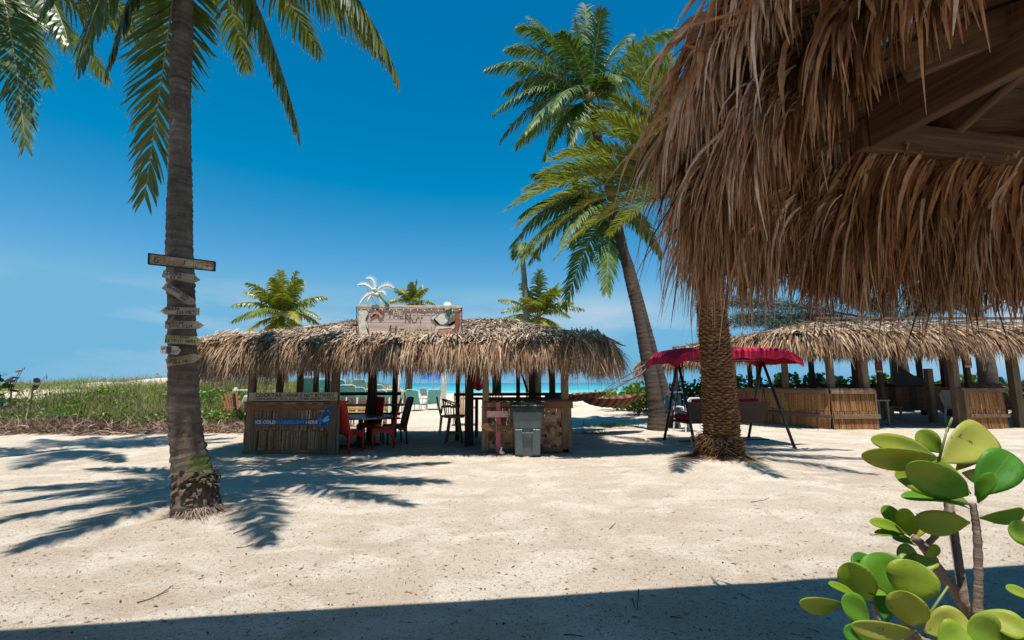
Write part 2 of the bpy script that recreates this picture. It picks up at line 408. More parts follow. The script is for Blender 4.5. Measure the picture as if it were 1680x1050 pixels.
for tr in range(26):
    x0, y0, a0 = rf.uniform(-9, 8), rf.uniform(5.0, 13), rf.uniform(0, 6.28)
    for st in range(16):
        a0 += rf.normal(0, .15); x0 += .34 * math.cos(a0); y0 += .34 * math.sin(a0); sd = (1 if st % 2 else -1) * .07
        cx_, cy_ = x0 - sd * math.sin(a0), y0 + sd * math.cos(a0); ix = (np.abs(gx - cx_) < .35).nonzero()[0]; iy = (np.abs(gy - cy_) < .35).nonzero()[0]
        if len(ix) < 3 or len(iy) < 3 or cy_ < 4.5: continue
        DX, DY = np.meshgrid(gx[ix] - cx_, gy[iy] - cy_); u = (DX * math.cos(a0) + DY * math.sin(a0)) / .15; w_ = (-DX * math.sin(a0) + DY * math.cos(a0)) / .07; q = u * u + w_ * w_
        Z[np.ix_(iy, ix)] += rf.uniform(.6, 1.2) * (-.020 * np.exp(-q ** 1.5) + .009 * np.exp(-(np.sqrt(q) - 1.5) ** 2 * 5))
i = (np.arange(len(gy) - 1)[:, None] * len(gx) + np.arange(len(gx) - 1)[None]).reshape(-1)
g = MB(); g.add(np.stack([X, Y, Z], -1), np.stack([i, i + 1, i + 1 + len(gx), i + len(gx)], 1))
tag(g.build('sand', M_sand.m, smooth=True), kind='structure')
s = MB(); s.add([[-9000, 70, -.42], [9000, 70, -.42], [9000, 9000, -.42], [-9000, 9000, -.42]], [[0, 1, 2, 3]])
tag(s.build('sea', M_sea.m), kind='structure')

# ------------------------------------------------------------------ palms
def bez(p0, p1, p2, n):
    t = np.linspace(0, 1, n)[:, None]; return (1 - t) ** 2 * p0 + 2 * t * (1 - t) * p1 + t * t * p2
def frond(parent, base, tip, rise, L, mat, wd=.022, n=62, droop=.5, vee=.35, side=None, a0=72, a1=26, tone=.5, bare=.13, seg=5, ragged=.15, rib=.018, ctrl=.42, twist=0.0, lab=None):
    """one palm leaf: an arching midrib with two rows of leaflets"""
    base = np.asarray(base, float); tip = np.asarray(tip, float)
    c = base + (tip - base) * ctrl + UP * rise
    m = 26; P = bez(base, c, tip, m); T = norm(np.gradient(P, axis=0)); s_ = np.linspace(0, 1, m)
    ref = UP if side is None else None
    S = norm(np.cross(T, UP)) if side is None else norm(np.asarray(side, float) - T * (T @ np.asarray(side, float))[:, None])
    N = np.cross(S, T)
    if twist:
        an = twist * s_[:, None]; S, N = S * np.cos(an) + N * np.sin(an), N * np.cos(an) - S * np.sin(an)
    si = np.linspace(bare, .995, n); mb = MB()
    it = lambda A, q: np.stack([np.interp(q, s_, A[:, j]) for j in range(3)], 1)
    for sd in (-1, 1):
        q = np.clip(si + rng.normal(0, .004, n), bare * .8, 1)
        p = it(P, q); t = norm(it(T, q)); sv = norm(it(S, q)); nv = norm(it(N, q))
        ang = np.radians(a0 + (a1 - a0) * q ** 1.2 + rng.normal(0, 5, n))[:, None]
        ve = vee * (1 - .5 * q)[:, None] + rng.normal(0, .10, n)[:, None]
        d = np.cos(ang) * t + np.sin(ang) * (sd * sv * np.cos(ve) + nv * np.sin(ve))
        ln = L * np.minimum(1, .45 + (q - bare) / .16 * .55) * (1 - .62 * q ** 4) * (1 + rng.normal(0, .07, n)) * np.where(rng.random(n) < ragged * .4, rng.uniform(.3, .8, n), 1)
        k = seg + 1; Q = np.zeros((n, k, 3)); Q[:, 0] = p; D = np.zeros((n, k, 3)); D[:, 0] = d
        dr = (droop * (1 + rng.normal(0, .25, n)))[:, None]
        for j in range(1, k):
            d = norm(d + dr * np.array([0, 0, -1.0]) * (j / seg) * .5 + rng.normal(0, .025, (n, 3)))
            Q[:, j] = Q[:, j - 1] + d * (ln / seg)[:, None]; D[:, j] = d
        ww = norm(t[:, None] - D * np.einsum('nkj,nj->nk', D, t)[..., None])
        pr = np.interp(np.linspace(0, 1, k), [0, .2, .55, .85, 1], [.55, 1, .85, .42, .06])
        Wd = ww * (wd * pr)[None, :, None] * (.75 + .25 * (1 - q ** 3))[:, None, None]
        tint = np.clip(tone + rng.normal(0, .14, n) + .18 * q ** 3, 0, 1)
        mb.ribbons(Q, Wd, tint)
    o = mb.build('frond', mat, parent, smooth=True, label=lab)
    r = MB(); r.tube(P, rib * (1 - .85 * s_), 5, .5); r.build('midrib', M_midrib, o, smooth=True)
    return o
def trunk(parent, pts, rad, mat, ring=.075, seed=1, name='trunk', n=18, amp=.05, lump=.05):
    """ringed palm stem: every leaf scar is a small step in the radius"""
    pts = np.asarray(pts, float); r = np.random.default_rng(seed)
    d = np.concatenate([[0], np.cumsum(np.linalg.norm(np.diff(pts, axis=0), axis=1))]); L = d[-1]
    q = [0.0]
    while q[-1] < L: q.append(q[-1] + ring * r.uniform(.7, 1.3))
    zs = []; rr = []
    for a, b in zip(q[:-1], q[1:]):
        zs += [a, a + (b - a) * .12, b - (b - a) * .1]; k = r.uniform(.5, 1.4); rr += [1 + amp * k, 1 + amp * .8 * k, 1 - amp * .25]
    zs = np.minimum(np.array(zs), L); rr = np.array(rr)
    # smooth path
    P = np.stack([np.interp(zs, d, pts[:, j]) for j in range(3)], 1)
    for _ in range(10): P[1:-1] = (P[:-2] + 2 * P[1:-1] + P[2:]) / 4
    base = np.interp(zs, d, np.asarray(rad, float))
    ph = r.uniform(0, 6.28, 4); th = np.arange(n) * 2 * math.pi / n
    prof = np.stack([base[i] * rr[i] * (1 + lump * np.sin(2 * th + ph[0] + zs[i] * 2.1) * .5 + lump * np.sin(3 * th + ph[1] - zs[i] * 3.3) * .4 + r.normal(0, lump * .35, n)) for i in range(len(zs))])
    mb = MB(); mb.tube(P, prof, n, .5); return mb.build(name, mat, parent, smooth=True)
def crown_fronds(parent, c, n, length, rise, mat, seed, skip=None, el=(-35, 65), **k):
    r = np.random.default_rng(seed)
    for i in range(n):
        az = 2.399963 * i + r.normal(0, .25); f = (i + .5) / n; e_ = R(el[1] + (el[0] - el[1]) * f + r.normal(0, 7))
        if skip and skip(az, e_): continue
        ln = length * r.uniform(.85, 1.1)
        dh = np.array([math.cos(az), math.sin(az), 0])
        tip = c + dh * ln * math.cos(e_) * .92 + UP * (ln * math.sin(e_) - length * .18)
        frond(parent, c + dh * .08 + UP * r.uniform(-.1, .15), tip, rise * length * (.16 + .2 * math.cos(e_)), mat=mat, tone=r.uniform(.25, .65) + .2 * (f > .8), **k)
# ------------------------------------------------------------------ coconut palm with the signs
B1 = G(322, 846); B1[2] = gz(B1[0], B1[1]) - .02
YB = B1[1]
tp = [B1] + [W(x, y, YB + dy) for x, y, dy in ((318, 800, 0), (309, 745, .0), (304, 690, .0), (300, 600, .02), (297, 500, .05), (295, 400, .1), (295, 250, .14), (297, 120, .18), (301, 0, .24), (305, -130, .3))]
TX1 = tp[-1]
M_bark1 = bark('coconut_bark', (.018, .013, .010), (.21, .16, .125), 6, moss=((.14, -.12, .52), .36))
pal1 = thing('coconut_palm', B1, 'tall ringed coconut palm on the left with weathered signs nailed to its trunk', 'palm tree', 'palm trees')
trunk(pal1, tp, [.235, .20, .165, .156, .147, .139, .131, .120, .113, .108, .105], M_bark1, .085, 4, amp=.045, lump=.09, n=30)
# rooty collar: flared ragged swelling with peeling bark flaps
mb = MB(); r_ = np.random.default_rng(5)
for i_ in range(230):
    a = r_.uniform(0, 6.28); z0 = r_.choice([r_.uniform(.02, .30), r_.uniform(.28, .46)]); up_ = z0 > .27
    rad = .222 - z0 * .09; p0 = B1 + [math.cos(a) * rad - .10 * z0, math.sin(a) * rad, z0 + .03]
    p1 = p0 + np.array([math.cos(a), math.sin(a), 0]) * r_.uniform(.01, .08 if up_ else .03) + [0, 0, r_.uniform(-.12, -.03) if not up_ else r_.uniform(-.1, .05)]
    tng = np.array([-math.sin(a), math.cos(a), 0]) * r_.uniform(.012, .035)
    mid = (p0 + p1) / 2 + np.array([math.cos(a), math.sin(a), 0]) * .02
    mb.ribbons(np.array([[p0, mid, p1]]), np.array([[tng, tng * .9, tng * .35]]), r_.uniform(0, .7))
mb.build('root_collar', bark('root_bark', (.03, .022, .017), (.15, .11, .085), 8), pal1, smooth=False)
mb = MB()
for i_ in range(380):
    a = r_.uniform(0, 6.28); q0 = B1 + [math.cos(a) * .2, math.sin(a) * .2, .10]; rr_ = r_.uniform(.24, .36) if r_.random() < .85 else r_.uniform(.35, .5)
    q1 = B1 + [math.cos(a + r_.normal(0, .2)) * rr_, math.sin(a + r_.normal(0, .2)) * rr_, 0]; q1[2] = gz(q1[0], q1[1]) + .005
    md = (q0 + q1) / 2 + [0, 0, r_.uniform(-.02, .03)]; t_ = np.cross(q1 - q0, UP); t_ = t_ / np.linalg.norm(t_) * r_.uniform(.0015, .004)
    mb.ribbons(np.array([[q0, md, q1]]), np.array([[t_, t_, t_ * .4]]), r_.uniform(.1, .8))
mb.build('root_fibre', M_thatch_old, pal1, kind='stuff')
cocos = MB()
for dx, dy, dz in ((.14, -.16, -.16), (.22, -.04, -.2), (.02, -.22, -.24), (-.2, -.02, -.2), (.1, .2, -.2)):
    c_ = TX1 + [dx, dy, dz]; zz = np.linspace(-1, 1, 7); cocos.tube([c_ + [0, 0, .13 * k_] for k_ in zz], np.sqrt(np.clip(1 - zz ** 2, .02, 1)) * .1, 8)
cocos.build('coconut', M_husk, pal1, smooth=True)
FK = dict(mat=M_frond, L=.62, n=76, wd=.017, droop=.75, vee=.1, rib=.022)
top = TX1 + [0, 0, .05]
def vis(px, py, Y): return W(px, py, Y)
# leaves that hang into the picture
frond(pal1, top, vis(238, 322, 6.35), 0.5, .86, M_frond, wd=.024, n=104, droop=.20, vee=.0, side=(1, .15, 0), a0=84, a1=24, tone=.55, bare=.3, rib=.024, ctrl=.12, lab='frond hanging straight down beside the trunk with dry tan tips')
frond(pal1, top, vis(489, 208, 6.2), 1.25, .82, M_frond, wd=.026, n=104, droop=1.4, vee=-.3, tone=.6, bare=.2, rib=.022, ctrl=.52)
frond(pal1, top, vis(652, 122, 5.9), 1.75, .78, M_frond, wd=.026, n=104, droop=1.6, vee=-.2, tone=.55, bare=.2, rib=.022, ctrl=.66)
frond(pal1, top, vis(128, 108, 4.9), 1.6, .62, M_frond, wd=.024, n=100, droop=1.5, vee=-.2, tone=.4, bare=.2, rib=.022, ctrl=.78)
frond(pal1, top, vis(176, 112, 5.4), 1.2, .58, M_frond, wd=.025, n=100, droop=1.5, vee=-.2, tone=.35, bare=.2, rib=.022, ctrl=.7)
frond(pal1, top, vis(72, 10, 4.8), 1.5, .7, M_frond, wd=.025, n=96, droop=1.6, vee=-.1, tone=.35, bare=.2, rib=.022, ctrl=.7)
# leaves above the frame whose shade lies on the sand
for az, ln, dz in ((-92, 3.3, -.4), (-57, 3.7, -.5), (-75, 2.4, .9), (-30, 3.5, -.2), (-115, 2.9, .2), (-8, 3.3, .1), (22, 3.3, .1), (50, 3.2, -.2), (78, 3.1, .2), (105, 3.2, -.1), (135, 3.0, .3), (165, 3.2, .0), (198, 3.1, .3), (-140, 2.7, .9), (60, 1.6, 1.9), (180, 1.5, 2.0), (300, 1.5, 2.1)):
    a = R(az); frond(pal1, top, top + [math.cos(a) * ln, math.sin(a) * ln, dz], .75, .66, M_frond, wd=.026, n=80, droop=.9, vee=.05, tone=.45, bare=.16, rib=.022, ctrl=.5)

# palm standing out of sight on the left whose leaf tip and shade enter the picture
pl0 = np.array([-10.7, 8.7, 0.0])
pal0 = thing('coconut_palm', pl0, 'coconut palm at the left edge of the photo, a drooping frond showing', 'palm tree', 'palm trees')
t0 = pl0 + [.3, .1, 9.4]
trunk(pal0, [pl0, pl0 + [.05, 0, 1], pl0 + [.12, .04, 3.4], t0], [.26, .18, .14, .11], M_bark1, .1, 9)
frond(pal0, t0, vis(42, 240, 8.2), .9, .80, M_frond, wd=.026, n=96, droop=.35, vee=.0, tone=.4, bare=.25, rib=.026, ctrl=.25, side=(.95, .3, 0), a0=70, a1=20)
frond(pal0, t0, vis(112, 70, 7.6), 1.3, .80, M_frond, wd=.026, n=90, droop=1.6, vee=-.2, tone=.35, bare=.2, rib=.026, ctrl=.6)
for az, ln, dz in ((100, 3.5, .3), (62, 3.3, .6), (20, 3.0, 1.2), (140, 3.4, .2), (180, 3.2, .2), (80, 2.5, 1.5), (-150, 3.2, .4), (-120, 2.6, 1.6), (45, 1.6, 2.4), (120, 3.4, -.2), (-60, 3.0, .9), (38, 3.3, .4)):
    a = R(az); frond(pal0, t0, t0 + [math.cos(a) * ln, math.sin(a) * ln, dz], .75, .72, M_frond, wd=.026, n=64, droop=.9, vee=.05, tone=.45, bare=.16, rib=.024, ctrl=.5)

# ------------------------------------------------------------------ date palm with the woven trunk
B2 = G(1181, 757); B2[2] = gz(B2[0], B2[1])
Y2 = B2[1]; sc2 = np.linalg.norm(W(1182, 700, Y2) - W(1181, 700, Y2))
M_boot = strand_mat('date_leaf_base', [(0, (.03, .014, .008)), (.45, (.12, .055, .026)), (.8, (.27, .15, .075)), (1, (.40, .27, .16))], transl=0, rough=.85)
M_core = paint('date_trunk_fibre', (.035, .017, .009), .95, .4, .1, 30)
T2 = W(1157, 330, Y2 + .15)
pal2 = thing('date_palm', B2, 'stout date palm with a woven pattern of old leaf bases on its trunk', 'palm tree', 'palm trees')
axis2 = np.array([B2, W(1184, 700, Y2), W(1176, 600, Y2), W(1165, 480, Y2 + .05), T2]); r2 = [.30, .275, .24, .225, .205]
dz2 = axis2[:, 2]
def ax2(z): return np.array([np.interp(z, dz2, axis2[:, 0]), np.interp(z, dz2, axis2[:, 1]), z]), np.interp(z, dz2, r2)
mb = MB(); zz = np.linspace(B2[2] - .05, T2[2], 60); mb.tube([ax2(z)[0] for z in zz], [ax2(z)[1] * .93 for z in zz], 20); core2 = mb.build('trunk', M_core, pal2, smooth=True)
# one leaf base = a thick curled scale; the 300 that face the camera are parts that share four meshes
boots = []
for v_ in range(4):
    rr = random.Random(v_); k_ = .9 + .25 * rr.random(); b_ = MB()
    w0, h0, d0 = .066 * k_, .052, .062 * (.75 + .5 * rr.random())
    prof = [(-1, .10, .0), (-.55, .75, .6), (0, .95 + .1 * rr.random(), 1), (.55, .75, .6), (1, .10, 0)]
    top_ = [(x * w0, d * d0 + .012, h0 * (.15 + .5 * hh)) for x, hh, d in prof]; bot = [(x * w0 * .8, d * d0 * .35, -h0 * .75 * (1 - .35 * abs(x))) for x, hh, d in prof]; back = [(x * w0, -.02, h0 * (.3 + .5 * hh)) for x, hh, d in prof]
    n_ = 5; f_ = [[i, i + 1, n_ + i + 1, n_ + i] for i in range(4)] + [[2 * n_ + i, 2 * n_ + i + 1, i + 1, i] for i in range(4)]
    b_.add(top_ + bot + back, f_, np.array([.8] * 5 + [.30] * 5 + [.7] * 5) + rr.uniform(-.2, .2))
    o_ = b_.build('leaf_base', M_boot, None, smooth=False); boots.append((o_.data, np.concatenate(b_.v), f_, np.concatenate(b_.t))); bpy.data.objects.remove(o_)
cand = []
z = B2[2] + .34; row = 0
while z < T2[2] - .1:
    c_, rad = ax2(z); n_ = int(2 * math.pi * rad / .108)
    for i_ in range(n_):
        a = (i_ + .5 * (row % 2) + random.uniform(-.1, .1)) / n_ * 2 * math.pi + row * .03
        cand.append((math.sin(a), z + random.uniform(-.012, .012), a, rad))
    z += .047; row += 1
cand.sort(key=lambda q: q[0] * 3 + abs(q[1] - 1.7) * .8)
rest = MB()
for k_, (_, z, a, rad) in enumerate(cand):
    c_ = ax2(z)[0]; o_n = np.array([math.cos(a), math.sin(a), 0]); v_ = random.randrange(4); s_ = random.uniform(.85, 1.2)
    tl = random.uniform(-.25, .25)
    Rm = Matrix(((-math.sin(a), math.cos(a), 0), (math.cos(a), math.sin(a), 0), (0, 0, 1))).transposed() @ Matrix.Rotation(tl, 3, 'Y')
    p = c_ + o_n * rad * .94
    if k_ < 300:
        o_ = bpy.data.objects.new('leaf_base', boots[v_][0]); C.objects.link(o_); o_.parent = pal2
        o_.matrix_local = Matrix.Translation(Vector(p - B2)) @ Rm.to_4x4() @ Matrix.Scale(s_, 4)
    else:
        rest.add(boots[v_][1] * s_ @ np.array(Rm).T + p, boots[v_][2], boots[v_][3])
rest.build('leaf_base_cover', M_boot, pal2, kind='stuff')
# fibrous foot: a swollen skirt of roots
mb = MB(); r_ = np.random.default_rng(3)
for i_ in range(4200):
    a = r_.uniform(0, 6.28); kind_ = r_.random()
    if kind_ < .45:      # knotted bulge
        z0 = r_.uniform(.12, .42); rad = .34 + .05 * math.sin(z0 * 9) + r_.normal(0, .012); L_ = r_.uniform(.06, .16)
        p0 = B2 + [math.cos(a) * rad, math.sin(a) * rad, z0]; dr = norm(np.array([math.cos(a) * .35 + r_.normal(0, .5), math.sin(a) * .35 + r_.normal(0, .5), r_.uniform(-1, .2)]))
        p1 = p0 + dr * L_; md = (p0 + p1) / 2 + np.array([math.cos(a), math.sin(a), 0]) * .02
    else:                # roots that run out into the sand
        rad = r_.uniform(.30, .40); p0 = B2 + [math.cos(a) * rad, math.sin(a) * rad, r_.uniform(.02, .11)]
        ro = r_.uniform(.48, .68) if kind_ < .95 else r_.uniform(.65, .95); a2 = a + r_.normal(0, .22)
        p1 = B2 + [math.cos(a2) * ro, math.sin(a2) * ro, 0]; p1[2] = gz(p1[0], p1[1]) + .006; md = (p0 + p1) / 2; md[2] = max(md[2] - .02, gz(md[0], md[1]) + .01)
    t_ = norm(np.cross(p1 - p0, [math.cos(a), math.sin(a), .3])) * r_.uniform(.002, .0055)
    mb.ribbons(np.array([[p0, md, p1]]), np.array([[t_, t_, t_ * .4]]), r_.uniform(.15, 1))
mb.build('root_fibre', M_boot, pal2, kind='stuff')
mb = MB(); zz = np.linspace(0, .45, 10); th = np.arange(24) * 2 * math.pi / 24
prof = np.stack([(.345 + .18 * np.exp(-z * 9) + .035 * math.sin(z * 8)) * (1 + .04 * np.sin(5 * th + z * 6) + .03 * np.sin(9 * th)) for z in zz])
mb.tube([B2 + [0, 0, z - .05] for z in zz], prof, 24); mb.build('root_mat', M_core, pal2, smooth=True)
# dry leaf stumps hanging under the crown, then the green leaves
FD = dict(mat=M_frond_date, L=.50, wd=.017, n=130, droop=.25, vee=.55, a0=62, a1=30, rib=.022, bare=.1, seg=4)
for (tx, ty), dy, rise, tn in (((833, 343), -.3, 1.25, .7), ((887, 285), .4, .9, .55), ((921, 252), .9, .8, .45), ((880, 398), .2, 1.25, .8), ((1010, 163), -.3, .4, .5), ((1022, 104), .3, .25, .4), ((1058, 62), .4, .2, .45), ((1075, 98), -.5, .25, .5), ((850, 330), 1.4, 1.2, .6), ((905, 262), -.6, .95, .6), ((862, 312), .9, 1.15, .5), ((846, 372), .5, 1.3, .75), ((910, 425), -.5, 1.2, .85), ((950, 205), .6, .6, .45), ((985, 188), -.8, .5, .5), ((1035, 75), -.6, .2, .45), ((1000, 130), .9, .35, .4), ((1090, 70), .6, .2, .5)):
    frond(pal2, T2, W(tx, ty, Y2 + dy), rise, tone=tn, ctrl=.5, **FD)
for az, ln, dz in ((-90, 3.0, -.1), (-60, 3.2, .1), (-25, 3.3, -.3), (0, 3.2, .3), (-118, 3.0, .2), (25, 3.2, -.4), (55, 3.2, .1), (85, 3.2, .3), (115, 3.2, .2), (-42, 2.3, 1.6), (40, 2.2, 1.8), (150, 3.0, -.4), (-10, 2.0, 2.0), (100, 1.8, 2.3), (-100, 2.4, 1.4)):
    a = R(az); frond(pal2, T2, T2 + [math.cos(a) * ln, math.sin(a) * ln, dz], .85, tone=.5, ctrl=.5, **dict(FD, n=84))
mb = MB()
for i_ in range(90):
    a = r_.uniform(0, 6.28); p0 = T2 + [math.cos(a) * .22, math.sin(a) * .22, r_.uniform(-.6, .1)]; o_n = np.array([math.cos(a), math.sin(a), 0])
    L_ = r_.uniform(.3, .9); p1 = p0 + o_n * .16 - UP * L_ * .4; p2 = p0 + o_n * .12 - UP * L_; t_ = np.array([-math.sin(a), math.cos(a), 0]) * r_.uniform(.008, .02)
    mb.ribbons(np.array([[p0, p1, p2]]), np.array([[t_, t_, t_ * .3]]), r_.uniform(.4, 1))
mb.build('dry_leaf_skirt', M_thatch_old, pal2, kind='stuff')

# ------------------------------------------------------------------ leaning coconut palms behind the date palm
B3 = G(1079, 706); Y3 = B3[1]
M_bark3 = bark('leaning_palm_bark', (.022, .016, .012), (.125, .095, .072), 7)
T3 = W(968, 172, Y3 + .6)
pal3 = thing('coconut_palm', B3, 'tallest coconut palm, leaning left behind the bar hut with a full dark crown', 'palm tree', 'palm trees')
trunk(pal3, [B3 - [0, 0, .05]] + [W(x, y, Y3 + d) for x, y, d in ((1078, 680, 0), (1072, 640, 0), (1060, 580, .1), (1044, 500, .2), (1020, 400, .3), (994, 280, .45))] + [T3], [.33, .26, .215, .19, .172, .16, .15, .138], M_bark3, .13, 12, amp=.025)
FC = dict(mat=M_frond_dark, L=.78, wd=.029, n=76, droop=.8, vee=.1, rib=.028, bare=.15, tone=.4)
for (tx, ty), dy, rise in (((854, 44), -.4, 1.35), ((800, 112), -.8, 1.25), ((811, 184), -1.0, 1.3), ((822, 228), -.2, 1.5), ((946, 36), .2, .3), ((987, 18), -.6, .5), ((1108, 50), -.4, 1.1), ((1082, 134), -.9, 1.3), ((1100, 96), .6, 1.1), ((892, 262), -1.4, 1.1), ((872, 30), 1.2, 1.0), ((1045, 190), -1.2, 1.2), ((935, 235), -1.6, .9), ((905, 180), -2.2, 1.2), ((1030, 60), .9, .9), ((920, 55), -1.3, .8), ((835, 80), .4, 1.3), ((830, 150), .8, 1.3), ((862, 215), -2.0, 1.2), ((960, 10), .5, .2), ((1020, 130), -1.8, 1.0)):
    frond(pal3, T3 + [0, 0, .1], W(tx, ty, T3[1] + dy), rise, ctrl=.5, **FC)
for az, ln, dz in ((80, 3.4, -.2), (50, 3.3, .2), (110, 3.3, .3), (140, 3.3, -.4), (65, 2.4, 1.6)):
    a = R(az); frond(pal3, T3, T3 + [math.cos(a) * ln, math.sin(a) * ln, dz], .95, ctrl=.5, **FC)
mb = MB(); mb.tube(bez(T3 + [.05, -.1, .2], T3 + [.25, -.35, .6], T3 + [.3, -.35, -.9], 12), .03, 6); mb.build('flower_stalk', M_midrib, pal3, smooth=True)
mb = MB()
for i_ in range(9):
    a = i_ * .7; c_ = T3 + [math.cos(a) * .26, math.sin(a) * .26, -.2 - .05 * (i_ % 3)]; zz = np.linspace(-1, 1, 6)
    mb.tube([c_ + UP * .14 * q for q in zz], np.sqrt(np.clip(1 - zz ** 2, .02, 1)) * .11, 7)
mb.build('coconut', M_husk, pal3, smooth=True)
B3b = G(1101, 700); Y3b = B3b[1]; T3b = W(1003, 352, Y3b - .3)
pal3b = thing('coconut_palm', B3b, 'shorter coconut palm beside the leaning one with two fronds hanging straight down', 'palm tree', 'palm trees')
trunk(pal3b, [B3b - [0, 0, .05]] + [W(x, y, Y3b) for x, y in ((1096, 670), (1085, 630), (1068, 570), (1050, 500), (1030, 430), (1015, 390))] + [T3b], [.32, .25, .20, .175, .165, .155, .145, .135], M_bark3, .13, 14, amp=.025)
for (tx, ty), dy, rise, kw in (((926, 505), -1.0, 1.1, dict(side=(1, .2, .2), droop=.5)), ((995, 478), -1.2, .5, dict(side=(1, .1, 0), droop=.4)), ((849, 420), -.6, 1.5, {}), ((878, 285), -.2, 1.0, {}), ((905, 330), -1.4, 1.1, {}), ((940, 232), .4, .6, {}), ((862, 372), .9, 1.4, {}), ((1100, 300), .3, 1.2, {}), ((1085, 420), .9, 1.4, {}), ((920, 400), -1.8, 1.3, {}), ((846, 440), -1.6, 1.7, {}), ((856, 352), .4, 1.3, {}), ((870, 428), 1.2, 1.6, {}), ((840, 400), .5, 1.6, {}), ((1050, 232), .6, .5, {})):
    frond(pal3b, T3b, W(tx, ty, T3b[1] + dy), rise, ctrl=.45, **dict(FC, tone=.6, **kw))
for az, ln, dz in ((80, 3.2, .1), (110, 3.1, -.3), (50, 3.2, -.1)):
    a = R(az); frond(pal3b, T3b, T3b + [math.cos(a) * ln, math.sin(a) * ln, dz], .95, ctrl=.5, **FC)
# slender pole palm behind the bar
B4 = G(870, 668); Y4 = B4[1]; T4 = W(856, 398, Y4)
pal4 = thing('coconut_palm', B4, 'slender pale trunk rising straight up behind the bar roof into hanging fronds', 'palm tree', 'palm trees')
trunk(pal4, [B4, W(865, 540, Y4), W(861, 470, Y4), T4], [.26, .2, .17, .14], bark('pale_palm_bark', (.10, .10, .07), (.24, .24, .17), 5), .16, 15, amp=.02)
for az, ln, dz in ((20, 1.2, -.9), (-30, 1.1, -.8), (80, 1.0, -.6), (150, .7, -.8), (-100, .7, -.8)):
    a = R(az); frond(pal4, T4, T4 + [math.cos(a) * ln, math.sin(a) * ln, dz], .35, ctrl=.45, **dict(FC, n=50, wd=.03))
# smaller palms beyond the huts
def small_palm(px, py, Yd, bx, by, length, lab, mat, seed, n=24, el=(-40, 75), wd=.035):
    c_ = W(px, py, Yd); b_ = W(bx, by, Yd); b_[2] = gz(b_[0], b_[1])
    p_ = thing('coconut_palm', b_, lab, 'palm tree', 'palm trees')
    trunk(p_, [b_, b_ * .6 + c_ * .4 + [.1, 0, 0], c_], [.28, .19, .15], M_bark3, .2, seed, n=10)
    r = np.random.default_rng(seed)
    for i_ in range(n):
        az = 2.399963 * i_; f = (i_ + .5) / n; e_ = R(el[1] + (el[0] - el[1]) * f + r.normal(0, 8)); ln = length * r.uniform(.85, 1.1); dh = np.array([math.cos(az), math.sin(az), 0])
        frond(p_, c_ + dh * .06, c_ + dh * ln * math.cos(e_) * .92 + UP * (ln * math.sin(e_) - length * .10), .30 * length * math.cos(e_), length * .25, mat, wd=wd * 1.2, n=46, droop=1.0, vee=.15, tone=r.uniform(.3, .65) + .3 * (f > .75), rib=.03, bare=.16)
small_palm(462, 520, 27.0, 462, 660, 3.0, 'bushy yellow green palm behind the left end of the bar roof', M_frond_young, 21)
small_palm(882, 522, 30.0, 880, 660, 3.1, 'bushy yellow green palm behind the right half of the bar roof', M_frond_young, 22)
small_palm(676, 500, 33.0, 668, 660, 1.9, 'palm whose tip shows just above the painted roof sign', M_frond_young, 23, n=16, el=(-30, 80))
# ------------------------------------------------------------------ thatch
def sim(P0, D0, L, grav, seg, curl=.05, seed=0):
    """dry leaves that leave the roof along D0 and bend down under their weight"""
    r = np.random.default_rng(seed); n = len(P0); k = seg + 1
    P = np.zeros((n, k, 3)); D = np.zeros((n, k, 3)); P[:, 0] = P0; d = norm(D0); D[:, 0] = d
    bend = r.normal(0, curl, (n, 3)); g = np.broadcast_to(np.asarray(grav, float), (n,))[:, None] * np.array([0, 0, -1.0])
    for j in range(1, k):
        d = norm(d + g + bend + r.normal(0, curl * .5, (n, 3)))
        P[:, j] = P[:, j - 1] + d * (L / seg)[:, None]; D[:, j] = d
    return P, D
def strand_mesh(mb, P, D, N, wd, tint, seed=0, fold=False, prof=(.7, 1, .95, .8, .5, .08)):
    r = np.random.default_rng(seed); n, k, _ = P.shape
    Nn = norm(N + r.normal(0, .45, (n, 3)))
    ww = norm(np.cross(D, Nn[:, None]))
    pr = np.interp(np.linspace(0, 1, k), np.linspace(0, 1, len(prof)), prof)
    Wd = ww * (np.broadcast_to(wd, (n,))[:, None] * pr[None])[..., None]
    if fold: mb.ribbons_v(P, Wd, np.cross(D, ww) * (np.broadcast_to(wd, (n,))[:, None] * pr[None] * r.uniform(-.55, .55, (n, 1)))[..., None], tint)
    else: mb.ribbons(P, Wd, tint)
def along_path(path, q):
    path = np.asarray(path, float); d = np.concatenate([[0], np.cumsum(np.linalg.norm(np.diff(path, axis=0), axis=1))])
    s_ = np.asarray(q) * d[-1]; P = np.stack([np.interp(s_, d, path[:, j]) for j in range(3)], 1)
    e = .35; A = np.stack([np.interp(s_ - e, d, path[:, j]) for j in range(3)], 1); B = np.stack([np.interp(s_ + e, d, path[:, j]) for j in range(3)], 1)
    T = norm((B - A) * [1, 1, 0]); return P, np.stack([T[:, 1], -T[:, 0], T[:, 2] * 0], 1), d[-1]     # outward = right of travel
